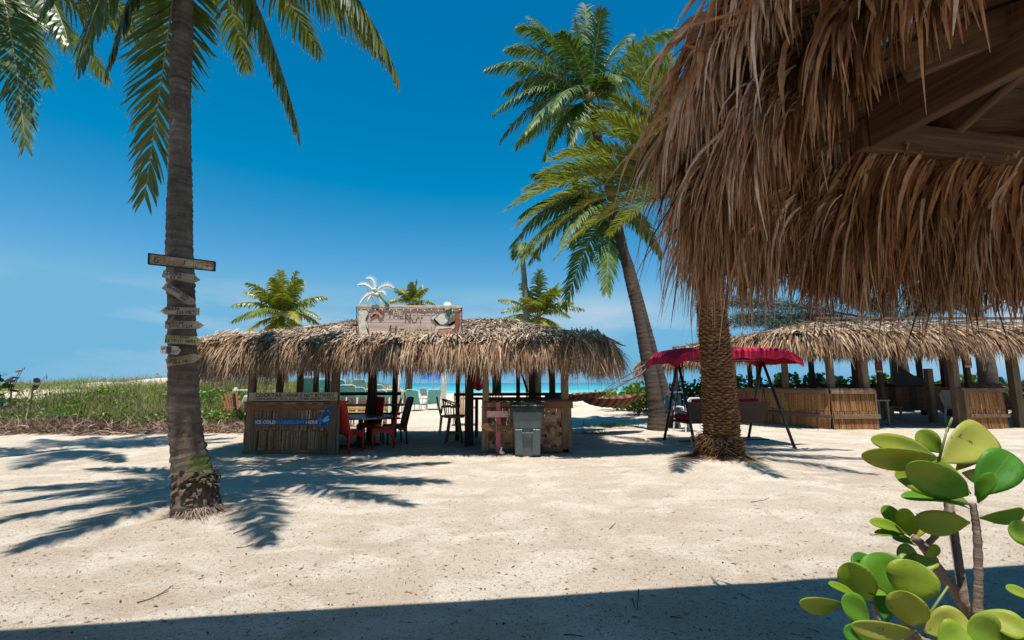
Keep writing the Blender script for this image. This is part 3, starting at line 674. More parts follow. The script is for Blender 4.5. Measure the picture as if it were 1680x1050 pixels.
def fringe(mb, path, per_m, L, wd, seed, layers=((-.35, .10, .75), (-.12, .05, .9), (.05, -.05, 1.0)), grav=.42, seg=6, tone=(.3, .75), fold=False, clump=.5, lift=.0, warp=.0, lscale=None):
    r = np.random.default_rng(seed)
    for li, (off, dz, lf) in enumerate(layers):
        _, _, tot = along_path(path, np.array([0., 1.]))
        n = int(tot * per_m); q = r.random(n)
        q = q + .5 * clump / tot * .25 * np.sin(q * tot * 2 * math.pi / .33 + r.uniform(0, 6))
        q = np.clip(q, 0, 1)
        P, O, _ = along_path(path, q)
        cl = np.sin(q * tot * 7.3 + li) * .5 + np.sin(q * tot * 17.1 + li * 2.1) * .5
        P = P + O * (off + r.normal(0, .05, n))[:, None] + UP * (dz + r.normal(0, .035, n) + cl * .03)[:, None] + UP * warp * np.sin(q * tot * 1.9)[:, None]
        T = np.stack([-O[:, 1], O[:, 0], O[:, 2]], 1)
        D0 = O + UP * (lift - .25 + r.normal(0, .16, n))[:, None] + T * r.normal(0, .22, n)[:, None]
        ln = L * lf * (1 + .12 * cl + r.normal(0, .2, n)) * np.where(r.random(n) < .08, 1.25, 1)
        if lscale is not None: ln = ln * lscale(P)
        ln = np.maximum(ln, .15)
        g = grav * r.uniform(.6, 1.5, n)
        Q, D = sim(P, D0, ln, g, seg, .05, seed + li * 7 + 1)
        keep = [0, 1, 2, 4, 5, 7] if seg == 7 else [0, 1, 2, 4, 6]
        Q, D = Q[:, keep], D[:, keep]
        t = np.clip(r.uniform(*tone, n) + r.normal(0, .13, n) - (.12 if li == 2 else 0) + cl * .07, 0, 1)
        strand_mesh(mb, Q, D, O, wd * r.uniform(.55, 1.35, n), t, seed + li, fold)
def roof_cover(mb, quad, n, L, wd, seed, tone=(.2, .8)):
    """leaves lying down the slope of a roof face: quad = eave start, eave end, ridge end, ridge start"""
    a, b, c, d = [np.asarray(q, float) for q in quad]; r = np.random.default_rng(seed)
    u = r.random(n); v = r.random(n) ** .8
    P = ((a + (b - a) * u[:, None]) * (1 - v[:, None]) + (d + (c - d) * u[:, None]) * v[:, None])
    N = norm(np.cross(b - a, (c + d) / 2 - (a + b) / 2)); N = N if N[2] > 0 else -N
    S = norm((a + b) / 2 - (c + d) / 2)
    T = np.cross(N, S)
    P = P + N * r.uniform(.01, .09, n)[:, None]
    D0 = S + T * r.normal(0, .45, n)[:, None] + N * r.uniform(-.02, .32, n)[:, None]
    Q, D = sim(P, D0, L * r.uniform(.6, 1.2, n), .10, 4, .06, seed)
    # keep the leaves on top of the slope
    dist = np.einsum('nkj,j->nk', Q - a, N); Q = Q + N * np.maximum(.012 - dist, 0)[..., None]
    strand_mesh(mb, Q, D, np.broadcast_to(N, (n, 3)), wd * r.uniform(.6, 1.3, n), np.clip(r.uniform(*tone, n), 0, 1), seed, prof=(.6, 1, .8, .3))

# ------------------------------------------------------------------ the bar hut in the middle
def X_at(px, py, Yd): return W(px, py, Yd)[0]
yf = 10.32                                        # front posts and bar front
xL, xL2 = G(400, 745)[0], G(553, 746)[0]
xR, xR2 = X_at(792, 738, yf), X_at(937, 733, yf)
hut = thing('tiki_bar_hut', ((xL + xR2) / 2, yf, 0), 'open thatched bar hut with two reed fronted counters in the middle of the sand', 'hut')
ex0, ex1, ey0, ey1, ze, zr = -6.35, 1.95, 9.86, 14.3, 2.33, 2.93
rx0, rx1, ry = -3.9, -.15, 12.0
deck = MB()
E = [np.array(p) for p in ((ex0, ey0, ze), (ex1, ey0, ze), (ex1, ey1, ze), (ex0, ey1, ze))]; RA, RB = np.array((rx0, ry, zr)), np.array((rx1, ry, zr))
deck.add([*E, RA, RB], [[0, 1, 5, 4], [2, 3, 4, 5], [1, 2, 5], [3, 0, 4]]); deck.add([p - [0, 0, .05] for p in (*E, RA, RB)], [[4, 5, 1, 0], [5, 4, 3, 2], [5, 2, 1], [4, 0, 3]])
deck.build('roof_deck', M_dark_x, hut)
th = MB()
roof_cover(th, (E[0], E[1], RB, RA), 7000, .5, .016, 31, (.35, 1)); roof_cover(th, (E[2], E[3], RA, RB), 1500, .5, .024, 32)
roof_cover(th, (E[3], E[0], RA, RA), 1300, .5, .022, 33, (.3, .95)); roof_cover(th, (E[1], E[2], RB, RB), 1300, .5, .022, 34, (.4, 1))
r_ = np.random.default_rng(35)                    # ridge cap: tufts lying across the ridge
for sg in (-1, 1):
    n_ = 500; P0 = np.stack([r_.uniform(rx0 - .2, rx1 + .2, n_), np.full(n_, ry) + r_.normal(0, .05, n_), zr + r_.uniform(.02, .12, n_)], 1)
    Q_, D_ = sim(P0, np.stack([r_.normal(0, .5, n_), sg * np.ones(n_), r_.uniform(-.1, .3, n_)], 1), r_.uniform(.25, .5, n_), .2, 4, .08, 36 + sg); strand_mesh(th, Q_, D_, np.tile(UP, (n_, 1)), .02, r_.uniform(.3, .95, n_), 37)
th.build('roof_thatch', M_thatch_old, hut, kind='stuff')
def rounded(pts, rad=.45, n=6, closed=True):
    pts = [np.asarray(p, float) for p in pts]; out = []
    m = len(pts)
    for i_ in range(m):
        if not closed and i_ in (0, m - 1): out.append(pts[i_]); continue
        a, b, c = pts[i_ - 1], pts[i_], pts[(i_ + 1) % m]; p = b + norm(a - b) * rad; q = b + norm(c - b) * rad
        out += list(bez(p, b, q, n))
    if closed: out.append(out[0])
    return np.array(out)
epath = rounded(E, .6)
fr = MB()
fl = lambda P: 1 + .18 * sm((-4.3 - P[:, 0]) / 1.6) + .10 * sm((P[:, 0] - .6) / 1.0)
fringe(fr, rounded([E[0], E[1]], closed=False), 620, .63, .0115, 41, lscale=fl, tone=(.3, .85), warp=.02)
fringe(fr, [E[0] + [0, -.0, 0], E[1]], 240, .55, .012, 42, layers=((-.6, .2, .8), (-.8, .25, .8)), tone=(.4, 1), lscale=fl)
fringe(fr, rounded([E[1] + [-.8, 0, 0], E[1], E[2]], .6, closed=False), 430, .72, .012, 43, tone=(.35, .95))
fringe(fr, rounded([E[2], E[3]], closed=False), 230, .58, .017, 44, tone=(.1, .5))
fringe(fr, rounded([E[3], E[0], E[0] + [.9, 0, 0]], .6, closed=False), 460, .80, .012, 45, tone=(.3, .85))
fr.build('eave_thatch', M_thatch, hut, kind='stuff')
# frame: posts, headers, rafters
def post(par, x, y, z1, w_=.11, mat=None, z0=None, lab=None, h_=None):
    b = MB(); b.box((x, y, (z1 + (gz(x, y) - .05 if z0 is None else z0)) / 2), (w_, h_ or w_, z1 - (gz(x, y) - .05 if z0 is None else z0)), None, None, .008); return b.build('post', mat or M_timber, par, label=lab)
for px, Yp, w_ in ((415, yf + .05, .13), (551, yf, .15), (797, yf + .02, .13), (926, yf + .05, .15)):
    post(hut, X_at(px, 620, Yp), Yp, 2.32, w_)
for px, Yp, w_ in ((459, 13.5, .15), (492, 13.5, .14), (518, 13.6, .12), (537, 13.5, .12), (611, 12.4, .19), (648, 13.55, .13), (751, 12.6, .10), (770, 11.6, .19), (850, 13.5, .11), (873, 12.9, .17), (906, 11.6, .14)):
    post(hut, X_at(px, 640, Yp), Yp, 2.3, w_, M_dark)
for y_, z_ in ((yf, 2.24), (13.55, 2.24)):
    b = MB(); b.beam((ex0 + .5, y_, z_ + .08), (ex1 - .4, y_, z_ + .08), .05, .16); b.build('header', M_dark_x, hut)
for x_ in (xL + .05, xL2, xR, xR2 - .05):
    b = MB(); b.beam((x_, yf, 2.27), (x_, 13.6, 2.27), .05, .14); b.build('tie_beam', M_dark, hut)
for k_ in range(9):
    x_ = ex0 + .6 + k_ * (ex1 - ex0 - 1.2) / 8; xr_ = min(max(x_, rx0), rx1)
    for y_ in (ey0 + .1, ey1 - .1):
        b = MB(); b.beam((x_, y_, ze - .10), (xr_, ry, zr - .10), .045, .11); b.build('rafter', M_dark, hut)
# reed fronts
def reeds(mb, p0, p1, z0, z1, pitch, seed, gap=.0, thick=.012, rows=1, lean=0.0):
    p0 = np.asarray(p0, float); p1 = np.asarray(p1, float); L = np.linalg.norm(p1 - p0); ex = (p1 - p0) / L; ny = np.array([ex[1], -ex[0], 0]); r = np.random.default_rng(seed)
    n_ = int(L / pitch)
    for i_ in range(n_):
        for k_ in range(rows):
            if r.random() < gap: continue
            a = z0 + (z1 - z0) * k_ / rows; b_ = z0 + (z1 - z0) * (k_ + 1) / rows
            w_ = pitch * r.uniform(.75, 1.25); o_ = ny * r.uniform(0, .012)
            c_ = p0 + ex * ((i_ + .5) * pitch + r.normal(0, pitch * .1)); sh = ex * r.normal(0, pitch * .25)
            a += r.uniform(-.012, .02); b_ += r.uniform(-.02, .012)
            v = [c_ - ex * w_ / 2 + UP * a, c_ + ny * thick + UP * a + o_, c_ + ex * w_ / 2 + UP * a, c_ - ex * w_ / 2 + UP * b_ + sh, c_ + ny * thick + UP * b_ + sh + o_, c_ + ex * w_ / 2 + UP * b_ + sh]
            mb.add(v, [[0, 1, 4, 3], [1, 2, 5, 4], [3, 4, 5], [0, 2, 1], [2, 0, 3, 5]], np.clip(r.normal(.5, .25), 0, 1))
M_reed = strand_mat('grey_reed', [(0, (.11, .065, .037)), (.5, (.34, .22, .13)), (1, (.52, .37, .23))], transl=.03, rough=.85)
M_reed_gold = strand_mat('golden_reed', [(0, (.20, .10, .045)), (.5, (.40, .22, .098)), (1, (.54, .33, .165))], transl=.05, rough=.8)
zc = 1.04                                         # counter height
m = MB(); reeds(m, (xL, yf, 0), (xL2 - .09, yf, 0), .06, zc - .14, .022, 51, .035, rows=2); m.build('reed_panel', M_reed, hut, kind='stuff')
m = MB(); reeds(m, (xL, 13.3, 0), (xL, yf, 0), .05, zc - .12, .03, 52, .04, rows=2); m.build('reed_panel', M_reed, hut, kind='stuff')
b = MB(); b.box(((xL + xL2) / 2, yf - .03, zc - .075), (xL2 - xL + .02, .035, .135), None, .6, .004); b.build('counter_board', M_redwood, hut)
b = MB(); b.box(((xL + xL2) / 2, yf + .17, zc + .02), (xL2 - xL + .08, .42, .04), None, .5, .006); b.build('countertop', M_timber_x, hut)
b = MB(); b.box((xL + .14, (yf + 13.3) / 2 + .2, zc + .022), (.40, 13.3 - yf - .2, .04), None, .5, .006); b.build('countertop', M_timber_y, hut)
b = MB(); b.box(((xL + xL2) / 2, yf - .02, .05), (xL2 - xL, .03, .07), None, .4, .004); b.build('bottom_rail', M_timber_x, hut)
b = MB(); b.box((xL2 - .05, yf - .035, zc / 2 - .05), (.10, .03, zc - .12), None, .6, .004); b.build('corner_board', M_timber, hut)
# right counter: rows of flat palm shingles
def flaps(mb, p0, p1, z0, z1, w_, h_, seed):
    p0 = np.asarray(p0, float); p1 = np.asarray(p1, float); L = np.linalg.norm(p1 - p0); ex = (p1 - p0) / L; ny = np.array([ex[1], -ex[0], 0]); r = np.random.default_rng(seed)
    rows = int((z1 - z0) / h_)
    for k_ in range(rows):
        z = z1 - (k_ + 1) * h_; x = -w_ * r.random()
        while x < L:
            ww = w_ * r.uniform(.55, 1.4); a, b_ = max(x, 0), min(x + ww * .97, L); x += ww
            if b_ - a < .015 or r.random() < .025: continue
            dz = r.normal(0, .012); o_ = r.uniform(.012, .03); tl = r.normal(0, .008)
            v = [p0 + ex * a + UP * (z + h_ * 1.15), p0 + ex * b_ + UP * (z + h_ * 1.15), p0 + ex * b_ + ny * o_ + UP * (z + dz + tl), p0 + ex * a + ny * (o_ + r.normal(0, .004)) + UP * (z + dz - tl), p0 + ex * b_ + UP * (z + dz + tl), p0 + ex * a + UP * (z + dz - tl)]
            mb.add(v, [[0, 3, 2, 1], [3, 5, 4, 2], [1, 2, 4], [0, 5, 3]], np.clip(r.normal(.5, .28), 0, 1))
m = MB(); flaps(m, (xR + .06, yf + .02, 0), (xR2, yf + .02, 0), .05, zc - .13, .095, .066, 53); m.build('shingle_panel', M_reed, hut, kind='stuff')
m = MB(); flaps(m, (xR2, yf + .02, 0), (xR2, 13.2, 0), .05, zc - .13, .10, .066, 54); m.build('shingle_panel', M_reed, hut, kind='stuff')
b = MB(); b.box(((xR + xR2) / 2 + .04, yf - .03, zc - .05), (xR2 - xR + .02, .035, .145), None, .4, .004); b.build('counter_board', M_redwood, hut)
b = MB(); b.box(((xR + xR2) / 2 + .04, yf + .17, zc + .045), (xR2 - xR + .06, .42, .04), None, .5, .006); b.build('countertop', M_dark_x, hut)
b = MB(); b.box((xR2 - .14, (yf + 13.2) / 2 + .2, zc + .047), (.40, 13.2 - yf - .2, .04), None, .5, .006); b.build('countertop', M_dark_x, hut)
b = MB(); b.box((xR2 - .02, yf - .02, zc / 2 - .06), (.07, .03, zc - .12), None, .6, .004); b.build('corner_board', M_timber, hut)
b = MB(); b.box((xR + .02, yf - .045, zc / 2 - .0), (.08, .05, zc - .06), None, .9, .004); b.build('corner_board', M_timber, hut)
b = MB(); b.box(((xR + xR2) / 2, yf - .01, .05), (xR2 - xR, .03, .07), None, .4, .004); b.build('bottom_rail', M_timber_x, hut)
# back counter and rails
xb0, xb1 = X_at(553, 660, 13.3), X_at(666, 664, 13.3)
b = MB(); b.box(((xb0 + xb1) / 2, 13.25, .88), (xb1 - xb0, .45, .045), None, .3, .006); b.build('back_counter', paint('blue_grey_paint', (.13, .16, .19), .45, .3), hut)
for z_, w_ in ((1.17, .09), (.62, .07), (.5, .05)):
    b = MB(); b.box(((xb0 + xb1) / 2 - .1, 13.52, z_), (xb1 - xb0 - .2, .05, w_), None, .3, .004); b.build('rail', M_dark_x, hut)
xc0, xc1 = X_at(745, 650, 13.5), X_at(925, 650, 13.5)
b = MB(); b.box(((xc0 + xc1) / 2, 13.5, 1.14), (xc1 - xc0, .06, .08), None, .3, .004); b.build('rail', M_dark_x, hut)
b = MB(); b.box(((xc0 + xc1) / 2 + .2, 12.5, 1.06), (xc1 - xc0 - .5, .5, .05), None, .1, .006); b.build('back_counter', M_dark_x, hut)
for k_ in range(14):
    b = MB(); x_ = xc0 + .5 + k_ * (xc1 - xc0 - .5) / 14; b.box((x_, 12.72, .55), (.085, .025, .98), None, None, .003); b.build('back_plank', M_dark, hut)
b = MB(); b.box(((X_at(600, 607, 12.25) + X_at(617, 607, 12.25)) / 2, 12.2, 1.93), (.30, .22, .26), None, .5, .02); b.build('speaker_box', paint('dark_teal_paint', (.02, .09, .09), .4), hut)
b = MB(); b.box((X_at(815, 615, 12.0), 12.0, 1.66), (.22, .06, 1.0), None, .5, .02); b.build('hanging_cloth', paint('dark_green_cloth', (.03, .06, .05), .9), hut)
b = MB(); b.tube([(X_at(850, 600, 13.2), 13.2, 2.0), (X_at(866, 645, 13.2), 13.2, 1.2)], .03, 6); b.build('brace', M_dark, hut)

# ------------------------------------------------------------------ thatched hut on the right
def onG(px, Yd): p = W(px, 640, Yd); return np.array([p[0], p[1], 0.0])
A_, B_, C_ = onG(1086, 20.5), onG(1316, 15.2), onG(1760, 15.0); C_[0] = 21.0
hut2 = thing('thatched_pavilion', onG(1400, 15.4), 'long open thatched pavilion with golden reed half walls on the right', 'hut')
e2 = [A_ + [0, 0, 2.62], B_ + [0, 0, 2.98], C_ + [0, 0, 3.0]]; back2 = [A_ + [1.5, 6.5, 2.6], np.array([B_[0] + 3, 21.5, 2.9]), C_ + [0, 7.0, 3.0]]
rid2 = [A_ + [2.0, 3.0, 3.1], np.array([B_[0] + 2.4, 17.9, 3.62]), C_ + [0, 3.5, 3.66]]
dk = MB()
for off in (0, -.05):
    V_ = [p + [0, 0, off] for p in e2 + rid2 + back2]; f_ = [[0, 1, 4, 3], [1, 2, 5, 4], [3, 4, 7, 6], [4, 5, 8, 7], [0, 3, 6]]
    dk.add(V_, f_ if off == 0 else [q[::-1] for q in f_])
dk.build('roof_deck', M_dark_x, hut2)
th = MB()
roof_cover(th, (e2[0], e2[1], rid2[1], rid2[0]), 2200, .6, .028, 61, (.3, .9)); roof_cover(th, (e2[1], e2[2], rid2[2], rid2[1]), 3600, .6, .028, 62, (.3, .9))
th.build('roof_thatch', M_thatch_old, hut2, kind='stuff')
fr = MB()
fringe(fr, rounded(e2, .9, closed=False), 300, .82, .021, 63, tone=(.25, .8), lift=.1, warp=.03)
fringe(fr, rounded([e2[1] + norm(e2[0] - e2[1]) * 1.0, e2[1], e2[1] + [1.0, 0, 0]], .9, closed=False), 260, .85, .022, 64, tone=(.35, .9), layers=((-.5, .22, .9), (-.15, .12, 1.0)))
fringe(fr, [e2[0] + [.8, 5.5, 0], e2[0]], 220, .85, .022, 65, tone=(.3, .8))
fringe(fr, [back2[2], back2[1], back2[0]], 90, .55, .024, 66, tone=(0, .4))
fr.build('eave_thatch', M_thatch, hut2, kind='stuff')
b = MB(); b.beam(rid2[1] + [-.3, -.3, .14], rid2[2] + [0, -.3, .14], .10, .09); b.build('ridge_board', M_timber_x, hut2)
# half walls: battered corner panels
corner = onG(1361, 14.95); fr1 = onG(1433, 14.95); lf = onG(1196, 19.2); z2 = 1.20
def battered(mb, p0, p1, z0, z1, flare, seed, pitch=.022):
    p0 = np.asarray(p0, float); p1 = np.asarray(p1, float); ex = norm(p1 - p0); ny = np.array([ex[1], -ex[0], 0])
    sub = MB(); reeds(sub, p0, p1, z0, z1, pitch, seed, .0, rows=2); V = np.concatenate(sub.v); V = V + ny * (flare * (z1 - V[:, 2:3])); mb.add(V, sub.f, np.concatenate(sub.t))
for a_, b_, sd in ((lf, corner, 71), (corner, fr1, 72)):
    m = MB(); battered(m, a_, b_, .02, z2 - .1, .07, sd); m.build('reed_panel', M_reed_gold, hut2, kind='stuff')
    ex = norm(b_ - a_); ny = np.array([ex[1], -ex[0], 0])
    q = MB(); q.beam(a_ + ny * .06 + UP * (z2 - .06), b_ + ny * .06 + UP * (z2 - .06), .05, .12); q.build('top_rail', M_timber_x, hut2)
    q = MB(); q.beam(a_ + ny * .10 + UP * .40, b_ + ny * .10 + UP * .40 + ex * .06, .04, .12); q.build('middle_rail', M_timber_x, hut2)
    q = MB(); q.beam(a_ + UP * (z2 + .02) - ny * .12, b_ + UP * (z2 + .02) - ny * .12, .36, .035); q.build('countertop', M_timber_x, hut2)
    q = MB(); v_ = [a_ - ny * .04 + UP * .02, b_ - ny * .04 + UP * .02, b_ - ny * .04 + UP * (z2 - .02), a_ - ny * .04 + UP * (z2 - .02)]; q.add(v_ + [p - ny * .02 for p in v_], [[0, 1, 2, 3], [7, 6, 5, 4], [0, 4, 5, 1], [2, 6, 7, 3], [1, 5, 6, 2], [0, 3, 7, 4]]); q.build('backing_board', M_dark_x, hut2)
q = MB(); q.beam(fr1 + [.02, .0, 0], fr1 + [.02, .0, z2 - .02], .05, .10); q.build('end_board', M_timber, hut2)
q0, q1 = onG(1582, 15.1), onG(1645, 15.1)
m = MB(); battered(m, q0, q1, .02, z2 - .08, .07, 73); m.build('reed_panel', M_reed_gold, hut2, kind='stuff')
for z_, n_ in ((z2 - .05, 'top_rail'), (.40, 'middle_rail')):
    q = MB(); q.beam(q0 + [0, -.05 - .07 * (z2 - z_), z_], q1 + [.02, -.05 - .07 * (z2 - z_), z_], .04, .10); q.build(n_, M_timber_x, hut2)
q = MB(); q.beam(q0 + [-.03, .02, 0], q0 + [-.03, .02, z2], .10, .18); q.build('end_board', M_timber, hut2)
q = MB(); q.box((q0 + q1) / 2 + [-.02, .1, z2 + .01], (q1[0] - q0[0] + .3, .36, .04), None, .5, .004); q.build('countertop', M_timber_x, hut2)
q = MB(); q.box((q0 + q1) / 2 + [0, .1, z2 / 2], (q1[0] - q0[0] - .06, .2, z2 - .05), None, .3); q.build('backing_board', M_dark_x, hut2)
for px, Yp, w_, mt in ((1290, 16.6, .16, 0), (1364, 15.2, .17, 0), (1419, 15.2, .20, 0), (1446, 19.4, .17, 0), (1568, 15.3, .20, 0), (1590, 19.2, .17, 0), (1666, 15.3, .22, 0), (1205, 18.8, .15, 0), (1232, 19.6, .14, 1), (1246, 20.4, .13, 1), (1334, 21.4, .17, 1), (1405, 20.5, .17, 1), (1512, 21.4, .17, 1), (1552, 20.9, .19, 1), (1526, 17.5, .2, 2), (1110, 20.4, .15, 0)):
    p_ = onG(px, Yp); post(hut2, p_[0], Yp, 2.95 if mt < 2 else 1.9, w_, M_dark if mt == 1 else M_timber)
wa, wb = onG(1425, 20.6), onG(1600, 20.6)
for k_ in range(16):
    p_ = wa + (wb - wa) * (k_ + .5) / 16; b = MB(); b.box(p_ + [0, 0, .72], ((wb - wa)[0] / 16 - .012, .03, .98), None, None, .004); b.build('back_plank', M_redwood if k_ % 3 else M_dark, hut2)
for a_, b_ in ((onG(1240, 21.2), onG(1420, 21.2)), (onG(1420, 21.0), onG(1700, 21.0))):
    q = MB(); q.beam(a_ + UP * 1.28, b_ + UP * 1.28, .06, .12); q.build('back_rail', M_dark_x, hut2)
q = MB(); q.beam(onG(1290, 16.4) + UP * 2.75, onG(1362, 15.4) + UP * 2.8, .06, .16); q.build('header', M_dark_x, hut2)
q = MB(); q.beam(onG(1362, 15.3) + UP * 2.78, onG(1700, 15.1) + UP * 2.78, .06, .18); q.build('header', M_dark_x, hut2)

# ------------------------------------------------------------------ the hut beside the camera (upper right)
PHI = R(11.0); e1 = np.array([math.cos(PHI), math.sin(PHI), 0]); e2_ = np.array([-math.sin(PHI), math.cos(PHI), 0]); HC = np.array([1.80, 2.30, 0])
def L3(a, b_, z): return HC + e1 * a + e2_ * b_ + UP * z
near = thing('thatched_hut', tuple(L3(1.8, -1.4, 0)), 'shaggy brown thatched hut close to the camera filling the upper right corner', 'hut')
M_near_x = wood('old_roof_board', (.055, .028, .016), (.20, .115, .068), 'z', .8, .8)
zh = 2.60
AL, BN = 4.2, -2.6
def lbeam(name, a0, b0, z0, a1, b1, z1, w_, h_, t=.5):
    q = MB()
    p0, p1 = L3(a0, b0, z0), L3(a1, b1, z1); d = p1 - p0; L_ = np.linalg.norm(d); ez = d / L_; ex = norm(np.cross(UP, ez)); ey = np.cross(ez, ex)
    sub = MB(); sub.box((0, 0, 0), (w_, h_, L_), None, t, .006); o = sub.build(name, M_near_x, near, world=False)
    o.matrix_local = Matrix.Translation(Vector((p0 + p1) / 2 - PW[near.name])) @ Matrix(np.stack([ex, ey, ez], 1).tolist()).to_4x4(); return o
lbeam('header', -.05, 0, zh + .08, AL, 0, zh + .08, .05, .16, .45)
lbeam('header', 0, BN, zh + .13, 0, -.03, zh + .13, .06, .26, .6)
lbeam('header', AL, BN, zh + .1, AL, -.03, zh + .1, .06, .2, .5)
rise = .46
for a in (.55, 1.25, 1.95, 2.65, 3.4):
    bb = -min(a, AL - a) if a not in (1.95,) else -1.95
    lbeam('rafter', a, .50, zh + .20 - .50 * rise + .02, a, bb, zh + .20 - bb * rise, .06, .15, .6)
for b_ in (-.6, -1.25, -1.9, -2.5):
    aa = min(-b_, 2.1); lbeam('rafter', -.50, b_, zh + .22 - .5 * rise, aa, b_, zh + .22 + aa * rise, .05, .13, .5)
lbeam('hip_rafter', -.45, .45, zh + .20 - .45 * rise, 2.1, -2.1, zh + .22 + 2.1 * rise, .06, .16, .75)
for a, b_ in ((.06, -.06), (AL - .1, -.06), (AL - .1, BN), (.06, BN)):
    if (a, b_) in ((.06, -.06), (.06, BN)): continue
    q = MB(); p_ = L3(a, b_, 0); q.box(p_ + [0, 0, zh / 2], (.14, .14, zh), None, .5, .01); q.build('post', M_timber, near)
# decking boards laid across the rafters, one by one
zd = zh + .30
def deckb(face, k, n_, w_):
    s0 = (-.50 if face == 'far' else -.55) + k * w_; s1 = s0 + w_ * .985; m_ = .012 * random.random()
    if face == 'far':   # slope rises towards the camera
        f = lambda a, s: L3(a, -s, zd + s * rise + m_)
        l0, l1 = (s0, AL - s0)
    else:
        f = lambda a, s: L3(s, -a, zd + s * rise + m_)
        l0, l1 = (s0, -BN + .4)
    v = [f(l0, s0), f(l1, s0), f(max(l1 - (w_ if face == 'far' else 0), s1 + .01), s1), f(s1 if True else l0, s1)]
    q = MB(); q.add(v + [p + UP * .02 for p in v], [[0, 1, 2, 3], [7, 6, 5, 4], [0, 4, 5, 1], [1, 5, 6, 2], [2, 6, 7, 3], [3, 7, 4, 0]], random.random()); q.build('deck_board', M_deck, near)
M_deck = wood('roof_decking', (.05, .026, .016), (.17, .105, .068), 'x', .85, .6)
for k in range(17): deckb('far', k, 17, .155)
for k in range(17): deckb('left', k, 17, .155)
# thatch: lower shell, layered fringe, 300 nearest leaves as parts
zl = lambda s: 2.74 + .20 * sm((s) / 2.0)
nearl = lambda P: .50 + .36 * sm((P[:, 1] - 1.55) / 1.1) * (1 - .75 * sm((P[:, 0] - 1.35) / .6))
hp = rounded([L3(-.52, BN + .45, 3.06), L3(-.55, -.7, 2.95), L3(-.55, .44, 2.66), L3(.5, .46, 2.56)], .45, closed=False, n=8)[::-1]
under = MB()
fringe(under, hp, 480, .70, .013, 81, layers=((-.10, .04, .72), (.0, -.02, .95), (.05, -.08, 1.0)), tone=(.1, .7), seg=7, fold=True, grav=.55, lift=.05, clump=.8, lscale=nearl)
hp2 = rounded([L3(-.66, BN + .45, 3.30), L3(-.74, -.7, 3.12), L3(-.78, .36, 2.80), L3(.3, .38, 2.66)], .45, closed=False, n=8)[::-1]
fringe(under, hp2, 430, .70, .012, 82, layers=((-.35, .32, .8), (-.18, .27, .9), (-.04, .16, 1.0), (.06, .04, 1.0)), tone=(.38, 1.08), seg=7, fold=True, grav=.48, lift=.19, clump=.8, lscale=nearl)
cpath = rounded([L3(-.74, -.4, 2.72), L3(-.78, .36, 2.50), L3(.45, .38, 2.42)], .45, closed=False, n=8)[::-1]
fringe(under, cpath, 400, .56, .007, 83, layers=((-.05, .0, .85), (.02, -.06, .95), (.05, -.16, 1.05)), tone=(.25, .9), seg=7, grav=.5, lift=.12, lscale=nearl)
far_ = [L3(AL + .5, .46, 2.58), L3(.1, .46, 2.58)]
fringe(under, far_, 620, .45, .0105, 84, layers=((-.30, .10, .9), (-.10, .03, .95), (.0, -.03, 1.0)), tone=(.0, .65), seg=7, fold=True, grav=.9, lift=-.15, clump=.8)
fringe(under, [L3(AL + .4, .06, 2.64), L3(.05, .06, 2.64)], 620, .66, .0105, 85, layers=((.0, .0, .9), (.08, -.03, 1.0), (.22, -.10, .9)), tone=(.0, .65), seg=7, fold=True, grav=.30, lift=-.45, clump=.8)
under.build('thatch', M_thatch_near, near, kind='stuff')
# leaves over the slope above the fringe
th = MB(); roof_cover(th, (L3(-.60, BN, zd + .22), L3(-.60, .36, zd + .02), L3(2.0, -2.0, zd + 1.0), L3(2.0, -2.2, zd + 1.0)), 1500, .7, .022, 84, (.3, .9)); roof_cover(th, (L3(-.10, .05, zd + .06), L3(AL, .05, zd + .06), L3(2.2, -2.0, zd + 1.0), L3(2.0, -2.0, zd + 1.0)), 700, .7, .022, 85, (.3, .9))
th.build('roof_thatch', M_thatch_near, near, kind='stuff')
n_ = 300; rr = np.random.default_rng(86); q = 1 - rr.random(n_) ** .8 * .62
P, O, tot = along_path(hp2, q); T = np.stack([-O[:, 1], O[:, 0], O[:, 2]], 1); lay = rr.random(n_)
P = P + O * (.02 + .14 * lay)[:, None] + UP * (.30 - .22 * lay)[:, None]
D0 = O * .9 + UP * (.1 + rr.normal(0, .2, n_))[:, None] + T * rr.normal(0, .32, n_)[:, None]
Q, D = sim(P, D0, rr.uniform(.5, .86, n_) * nearl(P), .46 * rr.uniform(.6, 1.5, n_), 7, .06, 87)
for i_ in range(n_):
    m = MB(); strand_mesh(m, Q[i_:i_ + 1], D[i_:i_ + 1], O[i_:i_ + 1], np.array([.015 * rr.uniform(.6, 1.4)]), np.array([rr.uniform(.3, 1)]), 90 + i_, True, prof=(.6, .9, 1, .9, .7, .1)); m.build('thatch_leaf', M_thatch_near, near, smooth=True)
